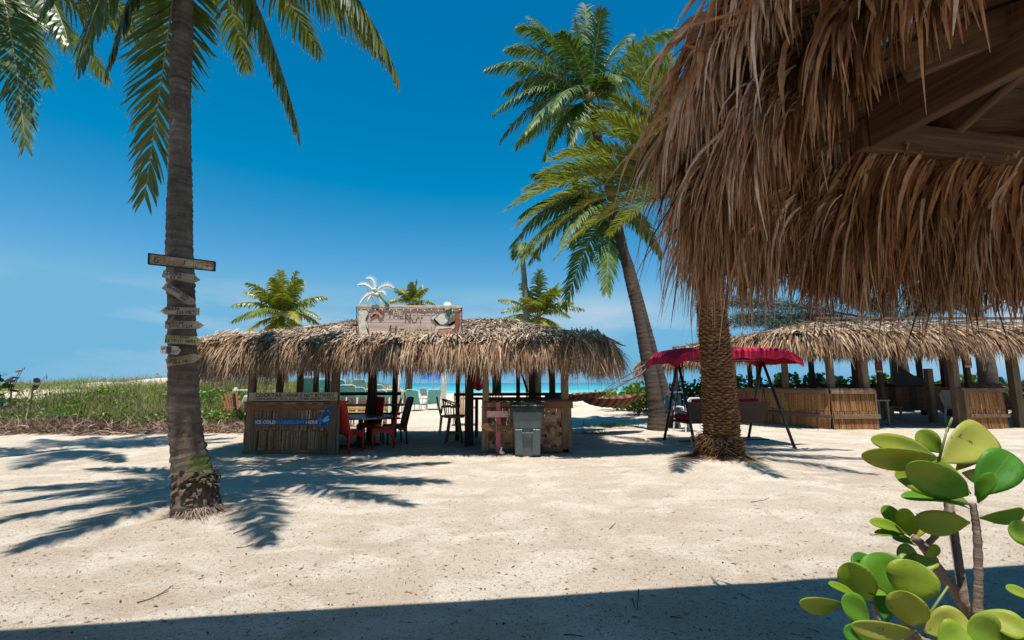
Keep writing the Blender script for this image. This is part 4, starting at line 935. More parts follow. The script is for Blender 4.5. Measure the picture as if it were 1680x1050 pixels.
# ------------------------------------------------------------------ signs nailed to the coconut palm
M_sign = {}
def signwood(n, d, l): M_sign[n] = wood(n, d, l, 'x', .85, 1.6); return M_sign[n]
signwood('grey_sign_wood', (.15, .12, .095), (.40, .34, .27)); signwood('olive_sign_wood', (.15, .15, .06), (.42, .40, .22)); signwood('pale_sign_wood', (.26, .24, .22), (.55, .52, .48)); signwood('brown_sign_wood', (.13, .10, .06), (.34, .27, .16))
M_black = paint('black_lettering', (.022, .018, .016), .7, .1)
M_rust = paint('rust_lettering', (.42, .12, .025), .6, .35, scale=40); M_ochre = paint('ochre_lettering', (.62, .38, .10), .6, .3, scale=40); M_redp = paint('red_lettering', (.45, .05, .05), .6, .2)
YS = YB - .215
def signboard(name, pts, label, mat, lines, Yd=None, th=.022, tilt=0.0, extra=None):
    """pts: outline on the photograph; lines: (text, left, baseline, right, cap height px, material)"""
    Yd = Yd or YS; Pw = np.array([W(x, y, Yd) for x, y in pts]); c = Pw.mean(0)
    a, b_ = lines[0][1], lines[0][2]
    ex = norm((W(*b_, Yd) - W(*a, Yd)) * [1, 0, 1]); M = frameM(ex, (0, 0, 1) if abs(ex[2]) < .95 else (1, 0, 0)); M = np.stack([ex, [0, 1, 0], np.cross(ex, [0, 1, 0])], 1)
    t = thing(name, c, label, 'sign', 'signs on the palm trunk')
    loc = (Pw - c) @ M
    m = MB(); poly = [(p[0], p[2]) for p in loc]
    if sum(poly[i][0] * poly[(i + 1) % len(poly)][1] - poly[(i + 1) % len(poly)][0] * poly[i][1] for i in range(len(poly))) < 0: poly = poly[::-1]
    o = None
    sub = MB(); sub.prism(poly, th, np.eye(3), (0, 0, 0), .5); o = sub.build('board', mat, t, world=False); o.matrix_local = Matrix(M.tolist()).to_4x4()
    for k, (txt, p, q, cap, lm) in enumerate(lines):
        P0, P1 = W(*p, Yd), W(*q, Yd); sc_ = np.linalg.norm(P1 - P0); d = math.hypot(q[0] - p[0], q[1] - p[1])
        l = MB(); lettering(l, txt, sc_, cap * sc_ / d, M, P0 - M[:, 1] * .002, .35, .012, seed=len(txt) + k); l.build('lettering', lm, t)
    for px, py in ((.12, .5), (.88, .5)):
        nl = MB(); x_ = loc[:, 0].min() * (1 - px) + loc[:, 0].max() * px; p_ = c + M[:, 0] * x_; nl.tube([p_ + [0, .004, 0], p_ - [0, .006, 0]], .006, 6); nl.build('nail', M_rustmetal, t)
    return t
M_rustmetal = paint('rusty_metal', (.09, .05, .03), .6, .4)
M_teal = paint('faded_teal_paint', (.20, .27, .22), .7, .35, .2, 22, wear=(.33, .17, .07), wear_at=.49)
top_s = signboard('wooden_sign', [(244.5, 416), (352.5, 429.5), (352, 444.5), (244, 433.5)], 'long teal painted plank with rust and gold letters, topmost sign on the palm', M_teal,
    [('Gilligans', (251, 430.5), (299, 436.5), 11, M_rust), ('Island', (301, 434.6), (330, 438.2), 8.5, M_ochre)])
Mx = frameM(W(352.5, 437, YS) - W(244.5, 424, YS)); ex = norm((W(352.5, 429.5, YS) - W(244.5, 416, YS)) * [1, 0, 1]); ez_ = np.cross(ex, [0, 1, 0])
q = MB()
cs = [W(x, y, YS - .002) for x, y in ((244.5, 416), (352.5, 429.5), (352, 444.5), (244, 433.5))]
for i_ in range(4): q.beam(cs[i_], cs[(i_ + 1) % 4], .011, .024, (0, 1, 0), .5, 0.001)
q.build('edge_band', paint('black_paint', (.02, .018, .018), .6, .2), top_s)
q = MB(); q.prism([(0, 0), (.09, 0), (.09, .035), (0, .035)], .004, np.stack([ex, [0, 1, 0], ez_], 1), W(335.5, 434, YS - .006)); q.build('paint_patch', M_rust, top_s)
signboard('wooden_sign', [(268, 443.3), (317.5, 450.5), (327, 459), (316, 464), (265.5, 454.5)], 'grey arrow board with a red smudge reading Tampa, second sign from the top', M_sign['grey_sign_wood'],
    [('TAMPA', (272, 449.6), (298, 453.2), 5.2, M_black), ('50 M', (279, 456.4), (296, 458.8), 4.4, M_black)])
signboard('wooden_sign', [(273.5, 463), (316, 489.5), (320, 499), (306.5, 499), (265, 473)], 'grey arrow board nailed at a steep slant, third sign from the top', M_sign['grey_sign_wood'],
    [('RELAXATION', (273.5, 469.3), (308, 490.3), 4.8, M_black), ('100', (295.5, 488.8), (304, 494), 4.2, M_black)], Yd=YS - .03)
signboard('wooden_sign', [(263, 510.3), (270.5, 503.5), (325.5, 505), (325, 516.5), (269.5, 515.5)], 'grey brown arrow board pointing left and reading Miami', M_sign['grey_sign_wood'],
    [('MIAMI', (272, 508.8), (294, 509.2), 4.6, M_black), ('225 ML', (289, 514.2), (315, 514.8), 4.4, M_black)])
signboard('wooden_sign', [(270.5, 526.5), (324, 526.8), (333, 533), (324.5, 539), (270.5, 539)], 'grey arrow board pointing right and reading Berlin', M_sign['grey_sign_wood'],
    [('BERLIN', (273, 531.8), (300, 532), 4.6, M_black), ('5000 KLM', (277, 537.3), (315, 537.4), 4.6, M_black)])
signboard('wooden_sign', [(271, 549.5), (320, 552), (331.5, 558.5), (318, 565.5), (270, 563)], 'yellowish mossy arrow board ending in Retired Here', M_sign['olive_sign_wood'],
    [('RETIRED HERE', (271, 561), (321, 562.5), 4.6, M_black), ('ROCKY ROAD', (272.5, 554.2), (311, 555.8), 3.6, M_black)])
s7 = signboard('wooden_sign', [(264, 567), (290, 568), (295, 574), (290, 582), (263, 579.5)], 'short pale arrow board with a dark band, smallest sign on the palm', M_sign['pale_sign_wood'],
    [('KEY', (280.5, 578.6), (288.5, 579), 4.4, M_black), ('LA', (265, 572.4), (271.5, 572.6), 4, M_black)], Yd=YS - .02)
q = MB(); q.prism([(0, 0), (.052, 0), (.052, .078), (0, .078)], .004, np.eye(3), W(272.3, 580, YS - .026)); q.build('dark_band', M_dark_x, s7)
signboard('wooden_sign', [(271, 589), (317, 580.5), (331, 585.5), (318, 594.5), (274, 601)], 'mossy brown arrow board tilted upward, lowest sign on the palm', M_sign['brown_sign_wood'],
    [('LIMA', (277, 594.3), (290, 591.8), 4.6, M_black), ('1184 ML', (284, 598.2), (309, 593.2), 4.4, M_black)])

# ------------------------------------------------------------------ painted sign on the bar roof
YR = 10.08
M_pink = wood('pink_washed_plank', (.60, .39, .32), (.88, .72, .65), 'x', .8, .6)
M_tan = paint('tan_cutout_wood', (.60, .43, .27), .7, .3); M_line = paint('brown_outline', (.20, .115, .075), .7, .2); M_pale = paint('pale_grey_green_paint', (.62, .58, .47), .7, .25, wear=(.3, .22, .15)); M_green = paint('faded_green_paint', (.13, .25, .13), .7, .25); M_salm = paint('salmon_paint', (.52, .25, .17), .7, .25); M_brick = paint('brown_red_paint', (.30, .09, .05), .7, .25); M_white = paint('weathered_white_paint', (.74, .73, .66), .6, .12)
A, Bq = W(588, 555, YR), W(755, 557, YR); At, Bt = W(587, 503, YR), W(757, 505, YR)
rs = thing('roof_sign', (A + Bq) / 2 + [0, 0, -.15], 'pink plank sign with cutout wooden letters standing on the bar hut roof', 'sign')
nplk = 5; A0_, B0_ = A - [0, 0, .16], Bq - [0, 0, .16]
for k_ in range(nplk):
    f0, f1 = k_ / nplk, (k_ + .965) / nplk
    a0, b0, a1, b1 = A0_ + (At - A0_) * f0, B0_ + (Bt - B0_) * f0, A0_ + (At - A0_) * f1, B0_ + (Bt - B0_) * f1
    o_ = np.array([0, random.uniform(0, .008), 0]); v_ = [a0 + o_, b0 + o_, b1 + o_, a1 + o_]; q = MB(); q.add(v_ + [p + [0, .03, 0] for p in v_], [[0, 1, 2, 3], [7, 6, 5, 4], [0, 4, 5, 1], [1, 5, 6, 2], [2, 6, 7, 3], [3, 7, 4, 0]], random.random()); q.build('plank', M_pink, rs)
q = MB(); q.beam(At + [-.02, .016, .015], Bt + [.02, .016, .015], .036, .05); q.build('top_rail', M_tan, rs)
for x_ in (.12, .5, .88):
    q = MB(); p_ = A + (Bq - A) * x_; q.beam(p_ + [0, .06, -.5], p_ + [0, .06, .62], .05, .06); q.beam(p_ + [0, .08, .45], p_ + [0, .75, -.05], .04, .05); q.build('brace', M_timber, rs)
def rw(px, py): return W(px, py, YR - .012)
Mi = np.stack([norm(Bt - At), [0, 1, 0], UP], 1)
for txt, x0, y0, x1, cap in (('THE', 635.5, 516.5, 661, 7.5), ('NUT', 664.5, 524.5, 693.5, 11), ('HOUSE', 639, 544.5, 700, 11)):
    P0, P1 = rw(x0, y0), rw(x1, y0 + .3); s_ = (P1[0] - P0[0]) / (x1 - x0)
    for b_, dy, mt, nm in ((.036, .0, M_line, 'letter_outline'), (.02, -.004, M_tan, 'letters')):
        l = MB(); lettering(l, txt, P1[0] - P0[0], cap * s_, Mi, P0 + [0, dy, 0], .55, b_, 3); l.build(nm, mt, rs)
def cut(outline, name, mat, dy=-.002, th=.008, line=True):
    pts = [rw(x, y) + [0, dy, 0] for x, y in outline]; m = MB(); c = np.mean(pts, 0)
    n_ = len(pts); v = [c] + pts + [p + [0, th, 0] for p in pts]; ar = sum(pts[i][0] * pts[(i + 1) % n_][2] - pts[(i + 1) % n_][0] * pts[i][2] for i in range(n_))
    f = [[0, 1 + i, 1 + (i + 1) % n_] for i in range(n_)] + [[1 + i, 1 + n_ + i, 1 + n_ + (i + 1) % n_, 1 + (i + 1) % n_] for i in range(n_)]
    m.add(v, f, .5); m.build(name, mat, rs)
    if line:
        l = MB(); l.tube([p + [0, -.001, 0] for p in pts] + [pts[0] + [0, -.001, 0]], .004, 4); l.build('painted_outline', M_line, rs)
# plain dancing figure in a skirt, right end of the sign (generic shapes)
cut([(713, 523), (722, 514), (733, 512), (738, 517), (734, 528), (728, 533), (722, 532)], 'painted_head', M_pale)
cut([(706, 521), (715, 515), (717, 519), (711, 524), (716, 533), (738, 535), (748, 530), (752, 524), (755, 527), (748, 537), (741, 541), (746, 550), (747, 558), (716, 558), (712, 548), (713, 537), (718, 533)], 'painted_body', M_pale, .001)
cut([(719, 540), (741, 538), (746, 557), (716, 558)], 'painted_skirt', M_salm, -.005)
cut([(732, 510), (740, 508), (738, 516), (745, 511), (748, 517), (740, 522), (733, 518)], 'painted_leaf', M_green, -.005)
cut([(748, 513), (754, 511), (755, 525), (751, 540), (752, 556), (747, 556), (746, 540), (747, 528)], 'painted_hair', M_brick, -.003)
cut([(588, 508), (601, 507), (605, 513), (600, 523), (604, 534), (603, 545), (611, 556), (590, 558), (588, 530)], 'painted_trunk', M_pale)
cut([(607, 522), (609, 513), (617, 508), (626, 512), (629, 519), (623, 523), (621, 516), (614, 515)], 'painted_wave', M_salm)
cut([(621, 511), (626, 508), (631, 512), (627, 516)], 'painted_sun', M_brick)
# garland of lights along the top edge and down the ends
gl = MB(); px_ = np.linspace(587, 757, 60); pts = [rw(x, 506.5 + 1.9 * abs(math.sin((x - 587) / 170 * math.pi * 7)) + random.uniform(-.5, .5)) + [0, .002, 0] for x in px_]
gl.tube(pts, .008, 5); gl.tube([rw(587.5, y) + [-.02, -.03 + random.uniform(-.01, .01), 0] for y in np.linspace(503, 548, 14)], .011, 5); gl.tube([rw(756.5, y) + [.02, -.03 + random.uniform(-.01, .01), 0] for y in np.linspace(505, 540, 12)], .011, 5)
gar = gl.build('light_garland', paint('dark_cable', (.05, .035, .025), .6, .3), None)
tag(gar, 'dark string of little lights draped along the edge of the pink roof sign', 'garland')
bl = MB()
for i_ in list(range(2, 60, 4)):
    p_ = pts[i_]; zz = np.linspace(-1, 1, 5); bl.tube([p_ + [0, .0, .018 * z_ - .015] for z_ in zz], np.sqrt(np.clip(1 - zz ** 2, .04, 1)) * .014, 6)
bl.build('light_bulb', M_white, gar, smooth=True)
gb = MB(); cg = W(734, 502, YR); zz = np.linspace(-1, 1, 13); gb.tube([cg + [0, 0, .088 * z_] for z_ in zz], np.sqrt(np.clip(1 - zz ** 2, .003, 1)) * .088, 20)
tag(gb.build('globe_lamp', paint('white_globe', (.8, .8, .78), .25, .03), None, smooth=True), 'round white globe on the top edge of the pink roof sign', 'lamp')
# white carved palm tree ornament
cp = W(615, 480, YR); orn = thing('palm_ornament', W(622, 503, YR), 'white carved wooden palm tree standing on the left end of the roof sign', 'ornament')
q = MB(); q.tube([W(637, 502.5, YR), W(630, 492, YR), W(622, 482, YR), W(614, 477, YR)], [.035, .03, .028, .03], 8); q.build('trunk', M_green, orn, smooth=True)
def plume(tip, bend, wd, n=9):
    q = MB(); P_ = bez(cp, W(*bend, YR), W(*tip, YR), n * 2); T_ = norm(np.gradient(P_, axis=0)); q.tube(P_, .014, 5)
    for i_ in range(3, n * 2):
        for sg in (-1, 1):
            sd = np.array([-T_[i_][2], 0, T_[i_][0]]) * sg; L_ = wd * math.sin(math.pi * min(1, .15 + .85 * i_ / (n * 2))) + .02
            if i_ % 2 == 0 and sg > 0: L_ *= .6
            d_ = norm(sd * .75 + T_[i_] * .8); e_ = P_[i_] + d_ * L_; t_ = T_[i_] * .012
            q.add([P_[i_] - t_ + [0, -.008, 0], P_[i_] + t_ + [0, -.008, 0], e_, P_[i_] - t_ + [0, .008, 0], P_[i_] + t_ + [0, .008, 0]], [[0, 1, 2], [4, 3, 2], [3, 0, 2], [1, 4, 2]], .5)
    q.build('carved_frond', M_white, orn)
for tip, bend, wd in (((588, 468), (602, 462), .08), ((602, 457), (617, 455), .10), ((645, 472), (632, 462), .13), ((591, 498), (600, 482), .07), ((626, 497), (622, 486), .07), ((632, 484), (630, 476), .07), ((604, 494), (607, 486), .05)): plume(tip, bend, wd)
zz = np.linspace(-1, 1, 7)
for dx, dz in ((-.02, -.03), (.05, -.06), (.0, .05)):
    q = MB(); q.tube([cp + [dx, -.05, dz + .05 * z_] for z_ in zz], np.sqrt(np.clip(1 - zz ** 2, .02, 1)) * .05, 10); q.build('carved_coconut', M_pale, orn, smooth=True)
for p0, p1 in (((588, 503), (606, 477)), ((604, 503), (603, 474)), ((620, 503), (606, 483))):
    q = MB(); q.tube([W(*p0, YR + .03), W(*p1, YR + .03)], .012, 5); q.build('strut', M_white, orn)

# ------------------------------------------------------------------ signs at the bar fronts
def board3(name, x0, y0, x1, y1, Yd, th, mat, label, cat='sign', bev=.004, group=None):
    a, b_ = W(x0, y1, Yd), W(x1, y0, Yd); c = np.array([(a[0] + b_[0]) / 2, Yd + th / 2, (a[2] + b_[2]) / 2]); t = thing(name, c, label, cat, group)
    q = MB(); q.box(c, (b_[0] - a[0], th, b_[2] - a[2]), None, .5, bev); q.build('board', mat, t); return t
def letters_on(t, txt, x0, y0, x1, cap, Yd, mat, jitter=.3, bold=.012, name='lettering', seed=1, gap=.12):
    P0, P1 = W(x0, y0, Yd), W(x1, y0, Yd); l = MB(); lettering(l, txt, P1[0] - P0[0], cap * (P1[0] - P0[0]) / (x1 - x0), np.eye(3), P0, jitter, bold, seed, gap); return l.build(name, mat, t)
ys = yf - .105
ck = board3('wooden_sign', 407.5, 643.5, 554, 657.8, ys, .022, wood('cream_sign_wood', (.26, .23, .17), (.50, .46, .36), 'x', .8), 'cream board with hand lettered cocktail hours on top of the left bar counter')
letters_on(ck, 'COCKTAIL', 419, 651.8, 463.5, 6.2, ys - .002, M_black, .25, .02, seed=2); letters_on(ck, 'HOUR IS NOT BETWEEN', 470.5, 651.6, 547, 5.6, ys - .002, M_black, .25, .02, seed=3)
letters_on(ck, "5:30 & 6:30 PM", 421, 656.4, 455, 3.4, ys - .002, M_black, .2, .02, seed=4); letters_on(ck, "'BUT ALL OTHER HOURS 'OPEN''", 459, 656.2, 551, 3.4, ys - .002, M_black, .2, .02, seed=5)
# blue beer banner with a hand holding a bottle
yb = yf - .085
M_blue = paint('dark_blue_print', (.008, .045, .13), .35, .1); M_sky = paint('bright_blue_print', (.02, .24, .52), .35, .1); M_edge = paint('blue_edge_print', (.02, .13, .29), .35, .1); M_silver = paint('silver_print', (.5, .53, .55), .3, .1); M_pblue = paint('pale_blue_print', (.25, .42, .58), .35, .1)
bn = board3('beer_sign', 416.3, 687, 526, 697.8, yb, .008, M_edge, 'dark blue beer banner with a hand holding a bottle on the reed bar front', bev=.001)
def flat(parent, outline, Yd, name, mat, th=.004):
    pts = [W(x, y, Yd) for x, y in outline]; c = np.mean(pts, 0); n_ = len(pts); m = MB(); ar = sum(pts[i][0] * pts[(i + 1) % n_][2] - pts[(i + 1) % n_][0] * pts[i][2] for i in range(n_))
    v = [c] + pts + [p + [0, th, 0] for p in pts]; m.add(v, [[0, 1 + i, 1 + (i + 1) % n_] for i in range(n_)] + [[1 + i, 1 + n_ + i, 1 + n_ + (i + 1) % n_, 1 + (i + 1) % n_] for i in range(n_)], .5); return m.build(name, mat, parent)
flat(bn, [(417.2, 687.9), (528, 687.9), (528, 697), (417.2, 697)], yb - .004, 'blue_field', M_blue)
flat(bn, [(521, 684), (525, 681), (530, 676), (535, 665.5), (541.5, 665), (542.5, 668), (541, 676), (545, 680), (544, 686), (540, 692), (537, 699.5), (530, 700.5), (523, 700.5), (524, 694), (522, 690)], yb - .006, 'hand_outline', M_edge)
flat(bn, [(527, 684), (531, 677), (536, 667), (540.5, 666.5), (539.5, 677), (542.5, 681), (541, 687), (537, 693), (535, 698.5), (526, 699), (527.5, 692)], yb - .010, 'bottle', M_blue)
flat(bn, [(528.5, 691), (532, 686), (537, 684), (539, 688), (534, 693)], yb - .014, 'palm_print', M_pblue)
for k_ in range(4): flat(bn, [(533 + k_ * 1.1, 684.5 + k_ * 2.3), (538.5 + k_ * .6, 682 + k_ * 2.4), (540 + k_ * .3, 683.4 + k_ * 2.4), (534.2 + k_ * 1.1, 686 + k_ * 2.3)], yb - .017, 'finger_print', M_sky if k_ % 2 else M_pblue)
flat(bn, [(536.5, 672.5), (539.3, 672.3), (539, 675.5), (536, 675.7)], yb - .014, 'bottle_label', M_sky)
for k_ in range(5): flat(bn, [(522.5, 686 + k_ * 2.2), (528.5, 688 + k_ * 1.3), (528.5, 688.6 + k_ * 1.3), (522.5, 687 + k_ * 2.2)], yb - .012, 'ray_print', M_sky)
for txt, x0, x1, mt in (('ICE', 418.8, 428, M_silver), ('COLD', 431, 451.2, M_silver), ('BUUUDLIGHT', 453.5, 499.5, M_sky), ('HERE', 502, 520.8, M_silver)): letters_on(bn, txt, x0, 695.2, x1, 5.3, yb - .006, mt, 0, .045, seed=1, gap=.16)
# Cedar Cove board, signpost
yk = yf - .075
cc = board3('wooden_sign', 794, 659.3, 839.5, 668.3, yk, .02, M_redwood, 'red brown board with orange capital letters below the right counter top')
letters_on(cc, 'CEDAR', 797, 667, 815, 5.8, yk - .002, M_salm, .35, .02); letters_on(cc, 'COVE', 818.5, 667, 836.5, 5.8, yk - .002, M_salm, .35, .02)
yp = 10.08
pst = thing('signpost', onG(818, yp), 'pink painted post with a blank pink board and a tan arrow board', 'signpost')
M_pinkp = paint('pink_post_paint', (.40, .10, .12), .6, .25, wear=(.45, .2, .2)); M_pinkb = paint('pale_pink_paint', (.58, .31, .28), .6, .22, wear=(.5, .4, .33))
q = MB(); a = W(817.6, 738, yp); q.box((a[0], yp, .53), (.098, .05, 1.06), None, .5, .006); q.build('post', M_pinkp, pst)
a, b_ = W(799, 684.3, yp), W(834, 673.8, yp); q = MB(); q.box(((a[0] + b_[0]) / 2, yp - .04, (a[2] + b_[2]) / 2), (b_[0] - a[0], .025, b_[2] - a[2]), None, .5, .005); q.build('blank_board', M_pinkb, pst)
arr = [(788.5, 699.5), (796.5, 693.7), (841, 702.5), (840, 711), (797.5, 705.6)]
ar_ = [W(x, y, yp - .055) for x, y in arr]; sub = MB(); sub.prism([(p[0], p[2]) for p in ar_][::-1], .022, np.eye(3), (0, yp - .055, 0)); sub.build('arrow_board', wood('tan_sign_wood', (.28, .14, .055), (.50, .29, .14), 'x', .8), pst)
for txt, x0, y0, x1, y1, cap in (('FREE', 802, 700.2, 813, 702.3, 4.4), ('PARKING', 816, 702.6, 838, 706.6, 4.4), ('YESTERDAY', 806, 705.6, 834, 710.2, 4.0)):
    P0, P1 = W(x0, y0, yp - .058), W(x1, y1, yp - .058); e_ = norm(P1 - P0); l = MB(); lettering(l, txt, np.linalg.norm(P1 - P0), cap * np.linalg.norm(P1 - P0) / math.hypot(x1 - x0, y1 - y0), np.stack([e_, [0, 1, 0], np.cross(e_, [0, 1, 0])], 1), P0, .2, .025); l.build('lettering', M_black, pst)
# a painted white bird by the post foot
bd = MB(); p_ = W(824, 742, 9.95); p_[2] = gz(p_[0], p_[1])
bd.tube([p_ + [.05, 0, .03], p_ + [0, 0, .045], p_ + [-.04, 0, .06], p_ + [-.02, 0, .11], p_ + [-.01, 0, .15], p_ + [-.035, 0, .16]], [.012, .045, .035, .018, .02, .008], 8)
tag(bd.build('bird_figurine', M_white, None, smooth=True), 'small white bird figurine on the sand beside the pink signpost', 'figurine')

# ------------------------------------------------------------------ wheeled bin
M_bin = paint('grey_green_plastic', (.085, .112, .112), .45, .12, .4); M_binl = paint('dark_bin_lid', (.035, .045, .047), .5, .1); M_bag = paint('black_bag', (.012, .012, .013), .3, .3, .5)
bc = G(866, 751); bc[1] += .30; bc[2] = gz(bc[0], bc[1]) - .005
bt = thing('wheeled_bin', bc, 'grey wheeled rubbish bin with a black bag rim and a dark lid', 'rubbish bin')
wb_, wt_, db_, dt_, hb = .50, .60, .52, .66, .96
sec = []
for z_, f in ((.02, 0), (.05, .03), (.30, .28), (.56, .55), (.565, .55), (.72, .74), (.80, .84), (.90, .94), (.96, 1)):
    w__ = wb_ + (wt_ - wb_) * f; d__ = db_ + (dt_ - db_) * f
    if z_ >= .565: w__ += .02; d__ += .025
    r__ = .06; pts_ = []
    for cx_, cy_, a0_ in ((1, -1, -90), (1, 1, 0), (-1, 1, 90), (-1, -1, 180)):
        for k_ in range(5): an = R(a0_ + 22.5 * k_); pts_.append(bc + [cx_ * (w__ / 2 - r__) + r__ * math.cos(an), cy_ * (d__ / 2 - r__) + r__ * math.sin(an), z_])
    sec.append(pts_)
q = MB(); n_ = 20; q.add(np.concatenate(sec), [[i * n_ + k, i * n_ + (k + 1) % n_, (i + 1) * n_ + (k + 1) % n_, (i + 1) * n_ + k] for i in range(len(sec) - 1) for k in range(n_)] + [list(range(n_))[::-1]], .5)
bdy = q.build('body', M_bin, bt)
yfz = lambda z_: bc[1] - (db_ + (dt_ - db_) * z_ / .96) / 2
for x_ in (-.165, .165):
    q = MB(); q.beam((bc[0] + x_, yfz(.06) - .012, bc[2] + .05), (bc[0] + x_ * 1.08, yfz(.54) - .016, bc[2] + .54), .15, .045, (0, -1, 0), .5, .012); q.build('front_rib', M_bin, bdy)
q = MB(); q.beam((bc[0] - .11, yfz(.46) - .03, bc[2] + .46), (bc[0] + .11, yfz(.46) - .03, bc[2] + .46), .03, .03); q.build('lift_bar', M_bin, bt)
q = MB(); q.box(bc + [0, -.01, .925], (.645, .70, .05), None, .5, .018); q.build('rim', M_bin, bt)
q = MB(); rr = np.random.default_rng(8); ang = np.linspace(0, 2 * math.pi, 41)[:-1]
for k_ in range(40):
    a0_, a1_ = ang[k_], ang[(k_ + 1) % 40]; ss = lambda a: bc + [np.clip(math.cos(a) * .46, -.335, .335), np.clip(math.sin(a) * .5, -.36, .36), 0]
    d0, d1 = .05 + .05 * abs(math.sin(k_ * 1.7)), .05 + .05 * abs(math.sin((k_ + 1) % 40 * 1.7)); q.add([ss(a0_) + [0, 0, .955], ss(a1_) + [0, 0, .955], ss(a1_) * [1, 1, 1] + [0, -.008, .955 - d1], ss(a0_) + [0, -.008, .955 - d0]], [[0, 1, 2, 3]], .5)
q.build('bag_rim', M_bag, bt)
q = MB(); q.box(bc + [0, .02, .985], (.66, .72, .05), None, .5, .02); q.box(bc + [0, .02, 1.012], (.54, .58, .03), None, .5, .012); q.build('lid', M_binl, bt)
q = MB(); q.tube([bc + [-.2, .40, .95], bc + [.2, .40, .95]], .018, 8); q.build('handle', M_binl, bt)
for x_ in (-.25, .25): q = MB(); q.tube([bc + [x_ - .03, .27, .13], bc + [x_ + .03, .27, .13]], .13, 16); q.build('wheel', M_bag, bt)
q = MB(); q.box(bc + [-.02, -.10, 1.036], (.27, .16, .014), np.array(Matrix.Rotation(.15, 3, 'Z')), .5, .004); tag(q.build('yellow_paper', paint('yellow_paper', (.62, .44, .07), .7, .2), None), 'folded yellow paper lying on the lid of the bin', 'paper')

# ------------------------------------------------------------------ seats and table in the bar
M_red = paint('dark_red_paint', (.50, .035, .03), .5, .25); M_redd = paint('brown_red_chair_paint', (.13, .03, .02), .55, .25)
def red_chair(x, y, rz, mat, label, sc_=1.0, lean=.16):
    loc = np.array([x, y, float(gz(x, y))]); t = empty('dining_chair', tuple(loc), label, 'chair', 'dining chairs at the bar table', rz); t.scale = (sc_,) * 3; PW[t.name] = np.zeros(3)
    q = MB(); q.box((0, 0, .44), (.48, .48, .06), None, .5, .02); q.build('seat', mat, t)
    q = MB()
    n_ = 8; P_ = [np.array([0, .22 + lean * (k / n_) ** 1.3, .44 + .66 * k / n_]) for k in range(n_ + 1)]
    v = []; 
    for k, p in enumerate(P_):
        w__ = .215 - .01 * k / n_; ztop = .03 * (k == n_)
        v += [p + [-w__, -.015, 0], p + [0, .0, ztop], p + [w__, -.015, 0], p + [-w__, .018, 0], p + [0, .033, ztop], p + [w__, .018, 0]]
    f = []
    for k in range(n_):
        a, b_ = k * 6, (k + 1) * 6; f += [[a, a + 1, b_ + 1, b_], [a + 1, a + 2, b_ + 2, b_ + 1], [a + 4, a + 3, b_ + 3, b_ + 4], [a + 5, a + 4, b_ + 4, b_ + 5]]
    b_ = n_ * 6; f += [[b_, b_ + 1, b_ + 4, b_ + 3], [b_ + 1, b_ + 2, b_ + 5, b_ + 4]]
    q.add(v, f, .5); q.build('backrest', mat, t)
    for sx in (-1, 1):
        q = MB(); q.tube([(sx * .215, .25, 0), (sx * .215, .225, .42), (sx * .22, .235 + lean * .4, .75), (sx * .215, .235 + lean, 1.11)], [.022, .024, .022, .018], 7); q.build('rear_leg', mat, t, smooth=True)
        q = MB(); q.tube([(sx * .21, -.21, 0), (sx * .215, -.215, .43)], [.02, .026], 7); q.build('front_leg', mat, t, smooth=True)
    q = MB()
    for a, b_ in (((-.21, -.22), (.21, -.22)), ((-.215, -.21), (-.215, .23)), ((.215, -.21), (.215, .23))):
        a, b_ = np.array([*a, 0.]), np.array([*b_, 0.]); u_ = np.linspace(0, 1, 9); top_ = [a + (b_ - a) * k + [0, 0, .42] for k in u_]; bot_ = [a + (b_ - a) * k + [0, 0, .27 + .11 * math.sin(math.pi * k)] for k in u_]
        nn = norm(np.cross(b_ - a, UP)) * .02; q.add(top_ + bot_ + [p + nn for p in top_ + bot_], [[i, i + 1, 10 + i, 9 + i] for i in range(8)] + [[18 + i + 1, 18 + i, 27 + i, 28 + i] for i in range(8)] + [[9 + i, 10 + i, 28 + i, 27 + i] for i in range(8)], .5)
    q.build('arched_apron', mat, t); return t
tbx = X_at(592, 690, 11.45); ty_ = 11.45
red_chair(X_at(572, 720, 10.68), 10.68, R(158), M_red, 'red chair nearest the bar front with its back toward the sand')
red_chair(X_at(628, 715, 11.35), 11.35, R(-78), M_red, 'red chair on the right of the table, leaning back, seen from the side')
red_chair(X_at(606, 690, 12.25), 12.25, R(-5), M_red, 'red chair on the far side of the table, half hidden by a post')
red_chair(X_at(647, 700, 11.95), 11.95, R(-60), M_redd, 'dark brown chair behind the red one on the right of the table')
tb = thing('round_table', (tbx, ty_, 0), 'round table with a blue grey top between the red chairs', 'table'); th_ = np.arange(40) * 2 * math.pi / 40
q = MB(); q.add(np.concatenate([np.stack([tbx + .72 * np.cos(th_), ty_ + .72 * np.sin(th_), np.full(40, z_)], 1) for z_ in (.66, .70)]), [[k, (k + 1) % 40, 40 + (k + 1) % 40, 40 + k] for k in range(40)] + [list(range(40))[::-1], list(range(40, 80))], .5); q.build('tabletop', paint('blue_grey_tabletop', (.13, .17, .20), .35, .35, .5, 8), tb)
q = MB(); q.tube([(tbx, ty_, 0), (tbx, ty_, .66)], .06, 10); q.build('pedestal', M_dark, tb)
for k_ in range(4): q = MB(); a = k_ * math.pi / 2 + .5; q.beam((tbx, ty_, .06), (tbx + .45 * math.cos(a), ty_ + .45 * math.sin(a), .03), .07, .06); q.build('foot', M_dark, tb)
